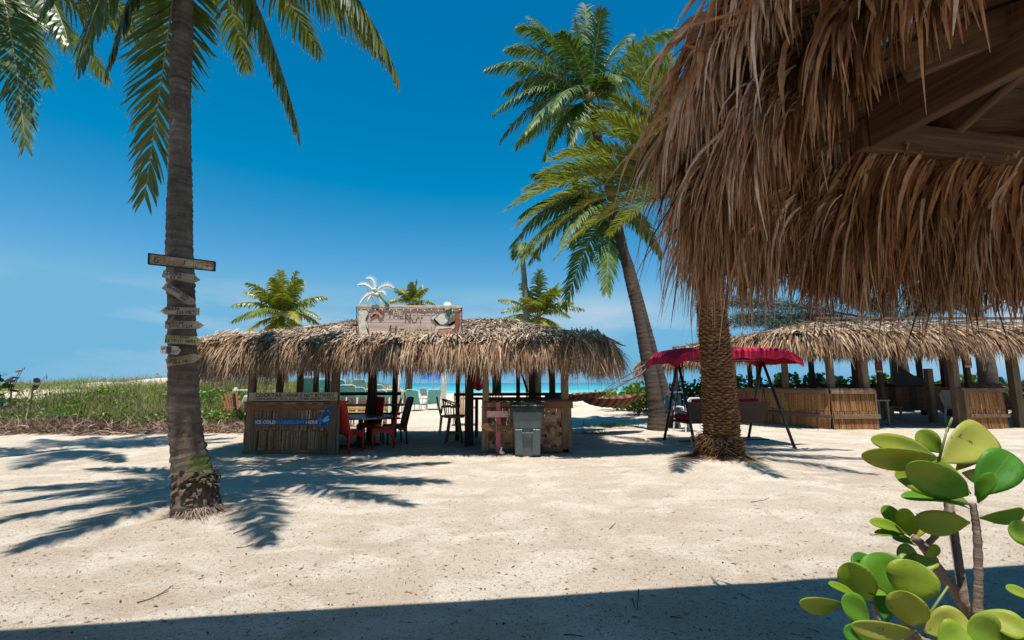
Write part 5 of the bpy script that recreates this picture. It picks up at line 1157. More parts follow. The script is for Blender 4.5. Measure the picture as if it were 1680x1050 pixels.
# spindle backed bar stool
M_stool = wood('honey_wood', (.16, .095, .045), (.36, .24, .12), 'z', .6)
sx_, sy_ = X_at(745, 700, 12.0), 12.0; sl = thing('bar_stool', (sx_, sy_, 0), 'wooden captain style bar stool with a round spindle back at the right bar', 'stool')
M_sg = .64
q = MB(); q.add(np.concatenate([np.stack([sx_ + .25 * np.cos(th_), sy_ + .24 * np.sin(th_), np.full(40, z_)], 1) for z_ in (.62, .68)]), [[k, (k + 1) % 40, 40 + (k + 1) % 40, 40 + k] for k in range(40)] + [list(range(40))[::-1], list(range(40, 80))], .5); q.build('seat', M_stool, sl)
for a in (45, 135, 225, 315):
    c_, s_ = math.cos(R(a)), math.sin(R(a)); q = MB(); q.tube([(sx_ + .15 * c_, sy_ + .15 * s_, .62), (sx_ + .27 * c_, sy_ + .27 * s_, 0)], [.028, .02], 8); q.build('leg', M_stool, sl, smooth=True)
q = MB(); r0 = .21; rp = [(sx_ + r0 * math.cos(R(a)), sy_ + r0 * math.sin(R(a)), .25) for a in (45, 135, 225, 315, 45)]
for a, b_ in zip(rp[:-1], rp[1:]): q.tube([a, b_], .014, 6)
q.build('stretcher', M_stool, sl)
q = MB(); ba = np.radians(np.linspace(70, 290, 15)); hoop = [(sx_ + .29 * math.cos(a), sy_ + .29 * math.sin(a), .90 + .16 * math.sin((a - ba[0]) / (ba[-1] - ba[0]) * math.pi)) for a in ba]; q.tube([(sx_ + .2 * math.cos(ba[0]), sy_ + .2 * math.sin(ba[0]), .68)] + hoop + [(sx_ + .2 * math.cos(ba[-1]), sy_ + .2 * math.sin(ba[-1]), .68)], .018, 7); q.build('back_hoop', M_stool, sl, smooth=True)
for k_ in range(1, 14, 2): q = MB(); a = ba[k_]; q.tube([(sx_ + .22 * math.cos(a), sy_ + .22 * math.sin(a), .67), hoop[k_]], .011, 6); q.build('spindle', M_stool, sl)
# generic plastic armchair, built once per colour
def armchair(name, x, y, rz, mat, label, hs=1.0, slats=True, group=None):
    t = empty(name, (x, y, float(gz(x, y))), label, 'chair', group, rz); t.scale = (hs,) * 3; PW[t.name] = np.zeros(3)
    q = MB(); q.box((0, 0, .42), (.48, .46, .035), None, .5, .015); q.build('seat', mat, t)
    for sx in (-1, 1):
        for sy in (-1, 1): q = MB(); q.tube([(sx * .23, sy * .21, .42), (sx * .26, sy * .25, 0)], [.03, .022], 6); q.build('leg', mat, t)
        q = MB(); q.tube([(sx * .25, .22, .5), (sx * .27, .20, .66), (sx * .28, .0, .67), (sx * .27, -.2, .64), (sx * .25, -.22, .42)], .024, 6); q.build('armrest', mat, t, smooth=True)
    if slats:
        for k in range(5): q = MB(); x_ = -.18 + .09 * k; q.beam((x_, .23, .42), (x_ * 1.1, .33, .86 - .02 * abs(k - 2)), .05, .015, (0, 1, 0)); q.build('back_slat', mat, t)
    else: q = MB(); q.beam((0, .23, .45), (0, .33, .88), .42, .02, (0, 1, 0), .5, .01); q.build('backrest', mat, t)
    q = MB(); q.tube([(-.23, .23, .42), (-.25, .32, .80), (-.15, .34, .90), (.15, .34, .90), (.25, .32, .80), (.23, .23, .42)], .022, 6); q.build('back_frame', mat, t, smooth=True); return t
M_wplas = paint('white_plastic', (.62, .63, .60), .4, .08, .4); M_gplas = paint('pale_green_plastic', (.36, .42, .33), .45, .1, .4)
armchair('plastic_chair', X_at(738, 670, 14.6), 14.6, R(100), M_gplas, 'pale green plastic armchair just beyond the bar stool', 1.15)

# ------------------------------------------------------------------ garden swing with the crimson canopy
M_crim = paint('crimson_canvas', (.41, .014, .045), .85, .28, .15); M_brn = paint('brown_mesh_fabric', (.085, .055, .042), .85, .12, .1); M_blk = paint('black_steel', (.014, .014, .015), .4, .2, .4); M_cush = paint('crimson_cushion', (.32, .012, .04), .8, .15, .1)
f0, f1, f2, f3 = G(1090, 722), G(1141, 738), G(1228, 719), G(1304, 735)
sw = thing('garden_swing', (f0 + f3) / 2, 'garden swing seat with a crimson canopy and black frame behind the date palm', 'swing')
La, Ra = W(1112, 589, (f0[1] + f1[1]) / 2), W(1250, 590, (f2[1] + f3[1]) / 2)
for (p0, p1, ap) in ((f0, f1, La), (f2, f3, Ra)):
    for p in (p0, p1):
        q = MB(); p = p.copy(); p[2] = gz(p[0], p[1]); q.tube([p, p + (ap - p) * .97], .034, 8); lg = q.build('leg', M_blk, sw, smooth=True)
        q = MB(); q.tube([p, p + [0, 0, .03]], .045, 8); q.build('foot_cap', M_blk, lg)
    q = MB(); m0, m1 = p0 + (ap - p0) * .38, p1 + (ap - p1) * .38; q.tube([m0, m1], .02, 6); q.build('cross_tube', M_blk, sw)
q = MB(); q.tube([La, Ra], .03, 8); q.build('top_tube', M_blk, sw)
q = MB(); q.tube([f0 + (f1 - f0) * .5 + [0, .0, .08], f2 + (f3 - f2) * .5 + [0, 0, .08]], .016, 6); q.build('floor_tube', M_blk, sw)
# canopy: arched sheet with valance
exs = norm((Ra - La) * [1, 1, 0]); eys = np.array([-exs[1], exs[0], 0]); Ls = np.linalg.norm((Ra - La)[:2]); c0 = (La + Ra) / 2
NU, NV = 22, 10; v = []
hl = Ls / 2 + .46; hw = .82
def cano(u, v_, dz=0):
    a = u * hl; b_ = v_ * hw; edge = max(abs(u), .0)
    z_ = .21 * (1 - abs(u) ** 9) + .11 * (1 - abs(v_) ** 6) - .06
    z_ += .012 * math.sin(u * 21) * abs(v_) 
    return c0 + exs * a + eys * b_ + UP * (z_ + dz)
us, vs = np.linspace(-1, 1, NU + 1), np.linspace(-1, 1, NV + 1)
q = MB(); n1 = NV + 1
q.add([cano(u, w__) for u in us for w__ in vs] + [cano(u, w__, -.012) for u in us for w__ in vs], [[i * n1 + k, (i + 1) * n1 + k, (i + 1) * n1 + k + 1, i * n1 + k + 1] for i in range(NU) for k in range(NV)] + [[(NU + 1) * n1 + j for j in (i * n1 + k, i * n1 + k + 1, (i + 1) * n1 + k + 1, (i + 1) * n1 + k)] for i in range(NU) for k in range(NV)], .5); cpy = q.build('canopy', M_crim, sw, smooth=True)
ring = [(u, -1) for u in us] + [(1, w__) for w__ in vs[1:]] + [(u, 1) for u in us[::-1][1:]] + [(-1, w__) for w__ in vs[::-1][1:-1]]
q = MB(); top_ = [cano(*p) for p in ring]; n_ = len(ring); bot_ = [p - UP * (.17 + .012 * math.sin(i * 1.6)) + norm((p - c0) * [1, 1, 0]) * .015 for i, p in enumerate(top_)]
q.add(top_ + bot_ + [p - norm((p - c0) * [1, 1, 0]) * .008 for p in top_ + bot_], [[i, n_ + i, n_ + (i + 1) % n_, (i + 1) % n_] for i in range(n_)] + [[2 * n_ + i, 2 * n_ + (i + 1) % n_, 3 * n_ + (i + 1) % n_, 3 * n_ + i] for i in range(n_)], .5); q.build('valance', M_crim, cpy, smooth=True)
# bench: the brown back faces the camera, the seat hangs behind it
bl_, br_ = W(1128, 680, c0[1] + .12), W(1262, 675, c0[1] - .05)
yb0 = c0 - eys * .30 - exs * .10; zs = .52; hb_ = Ls / 2 - .16
q = MB()
for sgn, nm in ((1, 0),):
    P_ = [(-hb_, zs), (hb_ - .02, zs), (hb_ + .10, zs + .48), (-hb_ - .08, zs + .48)]
    fr_ = [yb0 + exs * a + UP * (z_ - yb0[2]) - eys * (z_ - zs) * .30 for a, z_ in P_]; q.add(fr_ + [p + eys * .04 for p in fr_], [[0, 1, 2, 3], [7, 6, 5, 4], [0, 4, 5, 1], [1, 5, 6, 2], [2, 6, 7, 3], [3, 7, 4, 0]], .5)
q.build('back_fabric', M_brn, sw)
q = MB(); cs_ = yb0 + eys * .30; cs_[2] = zs; Mz = np.stack([exs, eys, UP], 1); q.box(cs_ + eys * .12, (hb_ * 2 + .1, .80, .05), Mz, .5, .02); q.build('seat', M_brn, sw)
for a in (-.55, .0, .55):
    q = MB(); q.box(cs_ + exs * a * 1.12 + eys * .14 + [0, 0, .09], (.60, .84, .14), Mz, .5, .05); q.build('seat_cushion', M_cush, sw, smooth=False); q = MB(); Mt = Mz @ np.array(Matrix.Rotation(R(14), 3, 'X')); q.box(yb0 + exs * a * 1.02 + UP * (zs + .34 - yb0[2]) + eys * .06, (.56, .10, .42), Mt, .5, .04); q.build('back_cushion', M_cush, sw)
for sgn in (-1, 1):
    q = MB(); q.tube([yb0 + exs * sgn * (hb_ + .12) + UP * (zs + .25 - yb0[2]) - eys * .05, yb0 + exs * sgn * (hb_ + .12) + UP * (zs + .26 - yb0[2]) + eys * .55, yb0 + exs * sgn * (hb_ + .12) + UP * (zs - yb0[2]) + eys * .6], .02, 6); q.build('armrest', M_blk, sw)
    for o_ in (.0, .5): q = MB(); tp_ = (Ra if sgn > 0 else La) - exs * sgn * .12; q.tube([tp_ + UP * -.02, yb0 + exs * sgn * (hb_ + .10) + UP * (zs + .28 - yb0[2]) + eys * o_], .012, 5); q.build('hanger', M_blk, sw)
bk = W(1143, 713, 10.9); bk[2] = gz(bk[0], bk[1]); th20 = np.arange(20) * 2 * math.pi / 20
q = MB(); q.tube([bk, bk + UP * .24], [.11, .14], 20); q.tube([bk + UP * .235, bk + UP * .255], .15, 20); tag(q.build('bucket', M_wplas, None, smooth=False), 'white plastic bucket on the sand under the swing', 'bucket')
armchair('plastic_chair', X_at(1126, 668, 14.8), 14.8, R(200), M_wplas, 'white plastic chair behind the left end of the garden swing', 1.1, False)
ad = armchair('slatted_chair', X_at(1110, 668, 15.6), 15.6, R(160), paint('blue_chair_paint', (.03, .12, .22), .5, .2), 'blue slatted chair between the leaning palm and the swing', 1.25)
# ------------------------------------------------------------------ things beyond the bar
M_mint = paint('mint_sling_fabric', (.16, .42, .38), .7, .15, .2); M_mintf = paint('pale_aluminium', (.45, .5, .5), .35, .1, .5)
def beach_lounger(x, y, rz, label, sc_=1.0, mat=None):
    t = empty('beach_lounger', (x, y, float(gz(x, y))), label, 'lounger', 'mint beach loungers', rz); t.scale = (sc_,) * 3; PW[t.name] = np.zeros(3)
    P_ = [np.array([0, -1.1, .34]), np.array([0, 0, .34]), np.array([0, .12, .42]), np.array([0, .32, .75]), np.array([0, .46, 1.02])]
    q = MB(); v = []
    for p in P_: v += [p + [-.30, 0, 0], p + [.30, 0, 0], p + [-.30, .012, -.012], p + [.30, .012, -.012]]
    q.add(v, [[4 * i, 4 * i + 1, 4 * i + 5, 4 * i + 4] for i in range(4)] + [[4 * i + 3, 4 * i + 2, 4 * i + 6, 4 * i + 7] for i in range(4)], .5); q.build('sling', mat or M_mint, t)
    for sx in (-1, 1):
        q = MB(); q.tube([p + [sx * .32, 0, 0] for p in P_], .022, 6); q.build('side_rail', M_mintf, t, smooth=True)
        for y_ in (-.95, -.1, .2): q = MB(); q.tube([(sx * .32, y_, .36), (sx * .33, y_, 0)], .018, 5); q.build('leg', M_mintf, t)
        q = MB(); q.tube([(sx * .33, .25, .62), (sx * .36, -.2, .60), (sx * .35, -.22, .36)], .018, 5); q.build('armrest', M_mintf, t)
    q = MB(); q.tube([P_[-1] + [-.32, 0, 0], P_[-1] + [-.2, .02, .05], P_[-1] + [.2, .02, .05], P_[-1] + [.32, 0, 0]], .022, 6); q.build('head_rail', M_mintf, t); return t
# y of the sling heads: they lean towards the camera, seats to the sea
rowx = [(513, 20.5), (535, 21), (560, 22.5), (573, 22), (592, 23), (594, 27), (611, 24), (620, 29), (628, 23.5), (637, 24.5), (648, 24)]
ords = ['leftmost', 'second from the left', 'third from the left', 'fourth from the left', 'fifth from the left', 'farther one behind the fifth', 'sixth from the left', 'farther one behind the sixth', 'seventh from the left', 'eighth from the left', 'rightmost']
for i_, (px, Yd) in enumerate(rowx):
    beach_lounger(X_at(px, 650, Yd), Yd, R(180 + random.uniform(-8, 8)), 'mint lounger seen through the left bay of the bar, ' + ords[i_], 1.08)
beach_lounger(X_at(711, 655, 27.0), 27.0, R(196), 'mint lounger just left of the grey palm trunk on the bright sand', 1.05)
beach_lounger(X_at(680, 655, 26.0), 26.0, R(172), 'mint lounger standing alone right of the grey leaning trunk', 1.05)
# yellow benches and slat rail between hut and loungers
M_ybench = wood('yellow_bench_wood', (.40, .26, .09), (.66, .48, .20), 'x', .7)
yb_ = 15.6; bx0, bx1 = X_at(566, 665, yb_), X_at(634, 665, yb_)
bnch = thing('wooden_bench', ((bx0 + bx1) / 2, yb_, 0), 'sunlit yellow slatted bench behind the back counter of the bar', 'bench')
for k_, z_ in enumerate((.42, .52, .66, .76)):
    q = MB(); q.box(((bx0 + bx1) / 2, yb_ + .05 * k_, z_), (bx1 - bx0, .04, .085), None, None, .008); q.build('back_slat', M_ybench, bnch)
for k_ in range(3): q = MB(); q.box(((bx0 + bx1) / 2, yb_ - .12 - .13 * k_, .36), (bx1 - bx0, .11, .035), None, None, .006); q.build('seat_slat', M_ybench, bnch)
for x_ in (bx0 + .08, bx1 - .08):
    q = MB(); q.box((x_, yb_ + .1, .4), (.06, .06, .8), None, .5, .006); q.build('leg', M_ybench, bnch); q = MB(); q.box((x_, yb_ - .36, .18), (.06, .06, .36), None, .5, .006); q.build('leg', M_ybench, bnch)
# low picket fence beyond
M_picket = wood('brown_picket', (.14, .06, .035), (.30, .15, .09), 'z', .8); yk_ = 17.5; kx0, kx1 = X_at(555, 655, yk_), X_at(648, 655, yk_)
pf = thing('picket_fence', ((kx0 + kx1) / 2, yk_, 0), 'low brown and white picket fence seen under the bar roof', 'fence')
n_ = 22
for k_ in range(n_):
    q = MB(); x_ = kx0 + (kx1 - kx0) * k_ / (n_ - 1); q.box((x_, yk_, .48), (.055, .02, .96), None, None, .003); q.build('picket', M_white if k_ % 4 == 3 else M_picket, pf)
for z_ in (.25, .8): q = MB(); q.box(((kx0 + kx1) / 2, yk_ + .03, z_), (kx1 - kx0, .03, .07), None, .5, .003); q.build('rail', M_picket, pf)
# blue beach umbrella with its chairs
M_ublue = paint('blue_umbrella_cloth', (.015, .12, .44), .6, .15); yu = 46.0; ub = W(710, 652, yu); ub[2] = gz(ub[0], ub[1])
um = thing('beach_umbrella', ub, 'open bright blue beach umbrella by the water', 'umbrella'); cz = ub[2] + 2.05
q = MB(); q.tube([ub, ub + [0, 0, 2.2]], .04, 6); q.build('pole', M_wplas, um)
for k_ in range(8):
    a0_, a1_ = k_ * math.pi / 4, (k_ + 1) * math.pi / 4; q = MB(); rows = []
    for r_0, z_ in ((0, .38), (.5, .28), (.9, .08), (1.2, -.22)):
        rows += [ub + [r_0 * math.cos(a0_), r_0 * math.sin(a0_), 2.05 + z_], ub + [r_0 * .96 * math.cos((a0_ + a1_) / 2), r_0 * .96 * math.sin((a0_ + a1_) / 2), 2.05 + z_ + .02], ub + [r_0 * math.cos(a1_), r_0 * math.sin(a1_), 2.05 + z_]]
    q.add(rows, [[3 * i + j, 3 * i + 3 + j, 3 * i + 4 + j, 3 * i + 1 + j] for i in range(3) for j in range(2)], .5); q.build('canopy_panel', M_ublue, um)
q = MB(); q.tube([ub + [0, 0, 2.2], ub + [0, 0, 2.55]], [.03, .015], 6); q.build('finial', M_wplas, um)
for i_, (dx, lab) in enumerate(((-.7, 'left low folding chair under the blue umbrella'), (.9, 'right low folding chair under the blue umbrella'))): beach_lounger(ub[0] + dx, yu - .6, R(175 + 20 * i_), lab, .95, paint('grey_sling', (.25, .28, .3), .6, .2))
# white posts
for px, Yd, hh, lab in ((653, 20.0, 2.9, 'white round post left of the grey leaning trunk behind the bar'), (728, 30.0, 3.6, 'pale white post standing on bright sand beside the blue umbrella')):
    p_ = onG(px, Yd); p_[2] = gz(p_[0], p_[1]); t = thing('white_post', p_, lab, 'post'); q = MB(); q.tube([p_, p_ + [0, 0, hh]], .09 if Yd < 25 else .17, 12); q.build('shaft', M_white, t, smooth=True)
    q = MB(); q.tube([p_ + [0, 0, hh], p_ + [0, 0, hh + .04]], .12 if Yd < 25 else .2, 12); q.build('cap', M_white, t)
# adirondack chairs
M_adir = wood('brown_chair_wood', (.17, .10, .06), (.36, .23, .14), 'z', .7); M_orange = wood('orange_chair_wood', (.20, .08, .035), (.36, .16, .075), 'z', .6)
def adirondack(px, Yd, rz, label, mat, sc_=1.0, py=660):
    x = X_at(px, py, Yd); t = empty('adirondack_chair', (x, Yd, float(gz(x, Yd))), label, 'chair', 'fan backed wooden chairs', rz); t.scale = (sc_,) * 3; PW[t.name] = np.zeros(3)
    for k in range(7):
        u = (k - 3) / 3; q = MB(); q.beam((u * .20, .20, .30), (u * .30, .52, 1.08 - .14 * u * u), .068, .018, (0, 1, 0)); q.build('back_slat', mat, t)
    for k in range(5): q = MB(); q.box((0, -.28 + .11 * k, .36 - .02 * k), (.52, .095, .018), None, None, .003); q.build('seat_slat', mat, t)
    q = MB(); q.beam((-.30, .44, .82), (.30, .44, .82), .06, .02, (0, 1, 0)); q.build('back_brace', mat, t)
    for sx in (-1, 1):
        q = MB(); q.box((sx * .33, -.02, .55), (.12, .66, .02), None, .5, .005); q.build('armrest', mat, t)
        q = MB(); q.box((sx * .30, -.28, .27), (.025, .09, .54), None, .5, .004); q.build('front_leg', mat, t)
        q = MB(); q.beam((sx * .27, -.3, .34), (sx * .27, .5, .04), .025, .10); q.build('rear_leg', mat, t)
    return t
adirondack(811, 16.8, R(8), 'brown fan backed chair facing the hut just right of the red cloth', M_adir, 1.12)
adirondack(760, 17.2, R(5), 'brown fan backed chair half hidden by the dark bar posts', M_adir, 1.1)
adirondack(392, 16.6, R(60), 'orange brown fan backed chair by the white stand at the dune', M_orange, 1.0)
adirondack(1548, 23.0, R(0), 'grey fan backed chair behind the left red notice in the pavilion', M_timber, 1.25)
adirondack(1655, 19.0, R(-8), 'grey fan backed chair behind the purple kayak at the right edge', M_timber, 1.3)
# white swing frame at the dune
wf0, wf1, wf2, wf3 = G(366, 676), G(398, 692), W(381, 640, 15.4), W(403, 655, 14.2)
frw = thing('hammock_stand', (wf0 + wf1) / 2, 'white painted timber stand with slanting legs left of the bar', 'stand')
for a, b_ in ((G(365, 676), W(387, 637, 15.6)), (W(404, 640, 14.5), W(384, 640, 15.6)), (G(383, 691), W(404, 650, 14.0))):
    q = MB(); q.beam(a, b_, .09, .05); q.build('leg', M_white, frw)
# red cloth on the post
q = MB(); yr = 12.9; n_ = 7; v = []
for k in range(n_ + 1):
    f_ = k / n_; z0 = 2.05 - .78 * f_; w__ = .05 + .24 * f_ ** .8
    for j in range(6): u = j / 5 - .5; v.append([X_at(782, 625, yr) + .03 * f_ + u * w__ * 2 * .55, yr + .03 * math.sin(j * 2.1 + k * .6), z0 + .03 * math.sin(j * 1.7) * f_])
q.add(v, [[k * 6 + j, k * 6 + j + 1, (k + 1) * 6 + j + 1, (k + 1) * 6 + j] for k in range(n_) for j in range(5)], .5); tag(q.build('red_cloth', paint('bright_red_cloth', (.5, .012, .02), .7, .15), None, smooth=True), 'bright red cloth hanging beside a dark post at the back of the bar', 'cloth')

# ------------------------------------------------------------------ hammocks strung from the leaning palm
def hammock(a, b_, sag, wd, mat, label, x0=.16, x1=.84, open_=.35):
    t = thing('hammock', (np.asarray(a) + b_) / 2 - UP * sag, label, 'hammock', 'rope hammocks'); a = np.asarray(a); b_ = np.asarray(b_); d = b_ - a; sd = norm(np.cross(d, UP))
    f = lambda s: a + d * s - UP * sag * 4 * s * (1 - s)
    N_ = 26; q = MB(); us = np.linspace(x0, x1, N_); v = []
    for i_, u in enumerate(us):
        for j in range(9):
            w_ = (j / 8 - .5) * 2; ww = wd * math.sin(math.pi * (.08 + .84 * i_ / (N_ - 1))) ** .6
            v.append(f(u) + sd * w_ * ww * .5 + UP * (abs(w_) ** 2 * ww * open_ - .05) + UP * .01 * math.sin(i_ * 2.5))
    q.add(v + [p - UP * .012 for p in v], [[i * 9 + j, i * 9 + j + 1, (i + 1) * 9 + j + 1, (i + 1) * 9 + j] for i in range(N_ - 1) for j in range(8)] + [[N_ * 9 + k for k in (i * 9 + j + 1, i * 9 + j, (i + 1) * 9 + j, (i + 1) * 9 + j + 1)] for i in range(N_ - 1) for j in range(8)], np.tile(np.repeat(np.arange(N_) % 3 / 2.0, 9), 2)); q.build('hammock_bed', mat, t)
    q = MB()
    for e_, u in ((a, 0), (b_, N_ - 1)):
        for j in range(0, 9, 1): q.tube([e_, v[u * 9 + j]], .006, 4)
    q.build('ropes', M_rope, t); return t
M_rope = paint('grey_rope', (.16, .12, .10), .9, .2)
M_ham = strand_mat('red_brown_rope', [(0, (.07, .03, .02)), (.5, (.17, .07, .045)), (1, (.26, .14, .09))], transl=0, rough=.9)
hammock(W(946, 650, 13.2), W(1056, 645, 14.7), .30, .85, M_ham, 'dark red brown hammock sagging between the bar corner and the leaning palm', .13, .92, .30)
hammock(W(868, 650, 14.6), W(1060, 610, 15.5), .42, .9, M_ham, 'longer hammock behind, its near end at the bar counter', .16, .62, .25)
q = MB(); q.tube(bez(W(1058, 598, 14.6), W(1048, 606, 14.6), W(1018, 622, 14.2), 9), .022, 6); q.tube(bez(W(1060, 604, 14.6), W(1052, 618, 14.4), W(1022, 626, 14.2), 9), .016, 6); q.tube([W(1018, 622, 14.2), W(996, 636, 14.0)], .012, 5); tag(q.build('hanging_rope', M_rope, None, smooth=True), 'dark rope tied round the leaning palm above the hammock', 'rope')

# ------------------------------------------------------------------ contents of the right pavilion
M_bluegrey = M_timber
def small_table(px, Yd, w_, h_, label, name='side_table', mat=None, cat='table'):
    p_ = onG(px, Yd); t = thing(name, p_, label, cat); mat = mat or M_timber_x
    q = MB(); q.box(p_ + [0, 0, h_ - .02], (w_, .5, .045), None, .5, .006); q.build('tabletop', mat, t)
    for sx in (-1, 1):
        for sy in (-1, 1): q = MB(); q.box(p_ + [sx * (w_ / 2 - .07), sy * .19, (h_ - .04) / 2], (.07, .07, h_ - .04), None, .5, .005); q.build('leg', mat, t)
M_wtable = wood('pale_table_wood', (.20, .16, .12), (.40, .34, .27), 'x', .7)
small_table(1436, 16.6, .55, .84, 'tall pale wooden table behind the corner of the reed wall', mat=M_wtable)
small_table(1459, 18.4, .52, .52, 'low grey wooden bench inside the pavilion', 'wooden_bench', M_wtable, 'bench')
armchair('plastic_chair', X_at(1578, 680, 16.7), 16.7, R(95), M_wplas, 'white plastic chair beside the small reed counter on the right', 1.25, False)
for px, Yd, lab in ((1441.5, 19.25, 'red notice with white print on the left inner post of the pavilion'), (1588, 19.05, 'red notice with white print on the right inner post of the pavilion')):
    c = W(px, 603 if px < 1500 else 595, Yd); t = thing('notice_sign', c, lab, 'sign', 'red notices in the pavilion'); hh, ww = .40, .29
    q = MB(); q.box(c, (ww, .012, hh), None, .5, .002); q.build('board', paint('red_notice_print', (.33, .018, .022), .5, .1), t)
    q = MB(); q.box(c + [0, -.009, -hh / 2 + .05], (ww - .02, .003, .08), None, .5); q.build('white_strip', M_white, t)
    q = MB()
    for k in range(4): q.box(c + [0, -.009, .12 - k * .055], (ww * (.75 - .12 * (k % 2)), .003, .014), None, .5)
    q.build('print_lines', M_pinkb, t)
# cloth slung between posts, with a dark slanting edge
q = MB(); n_ = 14; cA, cB = W(1463, 590, 20.2), W(1534, 627, 20.4); v = []
for k in range(n_ + 1):
    f_ = k / n_; p_ = cA + (cB - cA) * f_ - UP * .18 * math.sin(math.pi * f_); v += [p_, p_ * [1, 1, 0] + [0, 0.03 * math.sin(k), 1.28], p_ + [0, .02, 0], p_ * [1, 1, 0] + [0, .02 + .03 * math.sin(k), 1.28]]
q.add(v, [[4 * k, 4 * k + 1, 4 * k + 5, 4 * k + 4] for k in range(n_)] + [[4 * k + 3, 4 * k + 2, 4 * k + 6, 4 * k + 7] for k in range(n_)], .5); tag(q.build('slung_cloth', paint('dark_slate_cloth', (.05, .055, .06), .9, .2), None, smooth=True), 'dark grey cloth slung with a sloping edge at the back of the pavilion', 'cloth')
# purple kayak with green one below it
def kayak(c, L_, mat, label, rz, sc_=1.0):
    t = empty('kayak', tuple(c), label, 'kayak', None, rz); PW[t.name] = np.zeros(3); q = MB(); xs = np.linspace(-1, 1, 22); th_ = np.arange(14) * 2 * math.pi / 14
    prof = np.stack([np.where(np.sin(th_) > 0, .62, 1.0) * (.30 * max(1e-3, 1 - abs(x) ** 2.6) ** .7 + .004) * sc_ for x in xs]); q.tube([(x * L_ / 2, 0, .10 * abs(x) ** 3) for x in xs], prof, 14); q.build('hull', mat, t, smooth=True)
    q = MB(); an = np.linspace(0, 2 * math.pi, 25); q.tube([(.42 * math.cos(a), .20 * math.sin(a), .20 * sc_) for a in an], .022, 6); q.build('cockpit_rim', M_blk, t); return t
M_purple = paint('purple_plastic', (.20, .03, .30), .35, .12, .4); M_gkay = paint('green_plastic', (.03, .22, .06), .4, .12, .4)
kc = W(1690, 637, 17.0); kayak((kc[0] + .9, 17.0, kc[2]), 3.2, M_purple, 'purple kayak on a rack at the right edge of the photo', R(8))
rk = thing('kayak_rack', (kc[0] + .9, 17.0, 0), 'dark timber rack carrying the purple kayak', 'rack')
for dx in (-.85, .85):
    for dy in (-.25, .25): q = MB(); q.box((kc[0] + .9 + dx, 17.0 + dy + .12 * dx, (kc[2] - .25) / 2), (.07, .07, kc[2] - .25), None, .5, .005); q.build('leg', M_dark, rk)
    q = MB(); q.box((kc[0] + .9 + dx, 17.0 + .12 * dx, kc[2] - .30), (.07, .7, .06), None, .5, .005); q.build('cross_bar', M_dark, rk)
kayak((W(1700, 690, 15.9)[0] + .4, 15.9, .26), 2.4, M_gkay, 'green kayak on the sand under the purple one', R(-6), .8)

# ------------------------------------------------------------------ Australian pine behind the pavilion
M_needle = leaf_mat('pine_needles', [(0, (.014, .03, .017)), (.6, (.035, .065, .035)), (1, (.07, .10, .05))], transl=.1, rough=.6)
M_barkp = bark('pine_bark', (.05, .04, .035), (.17, .14, .115), 3)
def pine(px, Yd, w_, limbs, label, seed):
    b0 = onG(px, Yd); b0[2] = gz(b0[0], b0[1]); t = thing('pine_tree', b0, label, 'pine tree', 'pine trees'); r = np.random.default_rng(seed)
    q = MB(); q.tube([b0 - UP * .1, b0 + [.05, 0, 2], b0 + [-.1, 0, 4.5], b0 + [.1, .1, 8]], [w_, w_ * .85, w_ * .65, w_ * .3], 12); q.build('trunk', M_barkp, t, smooth=True)
    for (z0, az, L_, dz) in limbs:
        s0 = b0 + UP * z0; e_ = s0 + np.array([math.cos(az), math.sin(az), 0]) * L_ + UP * dz; P_ = bez(s0, (s0 + e_) / 2 + UP * .5, e_, 14); lb = MB(); lb.tube(P_, np.linspace(.07, .012, 14), 6); lo = lb.build('limb', M_barkp, t, smooth=True)
        n_ = int(420 * L_); i0 = r.uniform(.2, 1, n_) ** .7 * 13; ii = np.minimum(i0.astype(int), 12); p = P_[ii] + (P_[ii + 1] - P_[ii]) * (i0 - ii)[:, None]
        tw = r.normal(0, 1, (n_, 3)) * [.30, .30, .16] * (1.2 - .5 * i0 / 13)[:, None]; p = p + tw
        D0 = norm(tw + r.normal(0, .15, (n_, 3)) + UP * .1); Q_, D_ = sim(p, D0, r.uniform(.16, .34, n_), .35, 3, .1, seed); m = MB(); strand_mesh(m, Q_, D_, r.normal(0, 1, (n_, 3)), .010 * r.uniform(.7, 1.4, n_), r.uniform(0, 1, n_), seed, prof=(.6, 1, .6, .1)); m.build('needles', M_needle, t, kind='stuff')
pine(1478, 24.0, .45, ((3.4, R(195), 5.2, .55), (3.7, R(170), 4.4, 1.0), (4.2, R(215), 4.0, .9), (4.6, R(185), 4.6, 1.6), (5.2, R(150), 3.8, 1.5), (4.0, R(260), 3.0, .8), (5.0, R(20), 3.6, 1.2), (4.4, R(330), 3.2, .8), (5.6, R(220), 3.5, 1.9), (3.6, R(186), 8.6, .75), (4.0, R(178), 7.6, .7), (3.3, R(190), 7.0, .5), (4.3, R(183), 9.0, 1.1)), 'dark feathery pine tree with drooping branches behind the pavilion roof', 3)
pine(1622, 22.5, .42, ((4.2, R(190), 3.4, 1), (4.8, R(100), 3, 1.4), (4.6, R(350), 3.2, 1.2), (5.2, R(240), 2.6, 1.8)), 'pine trunk standing behind the right end of the pavilion', 4)

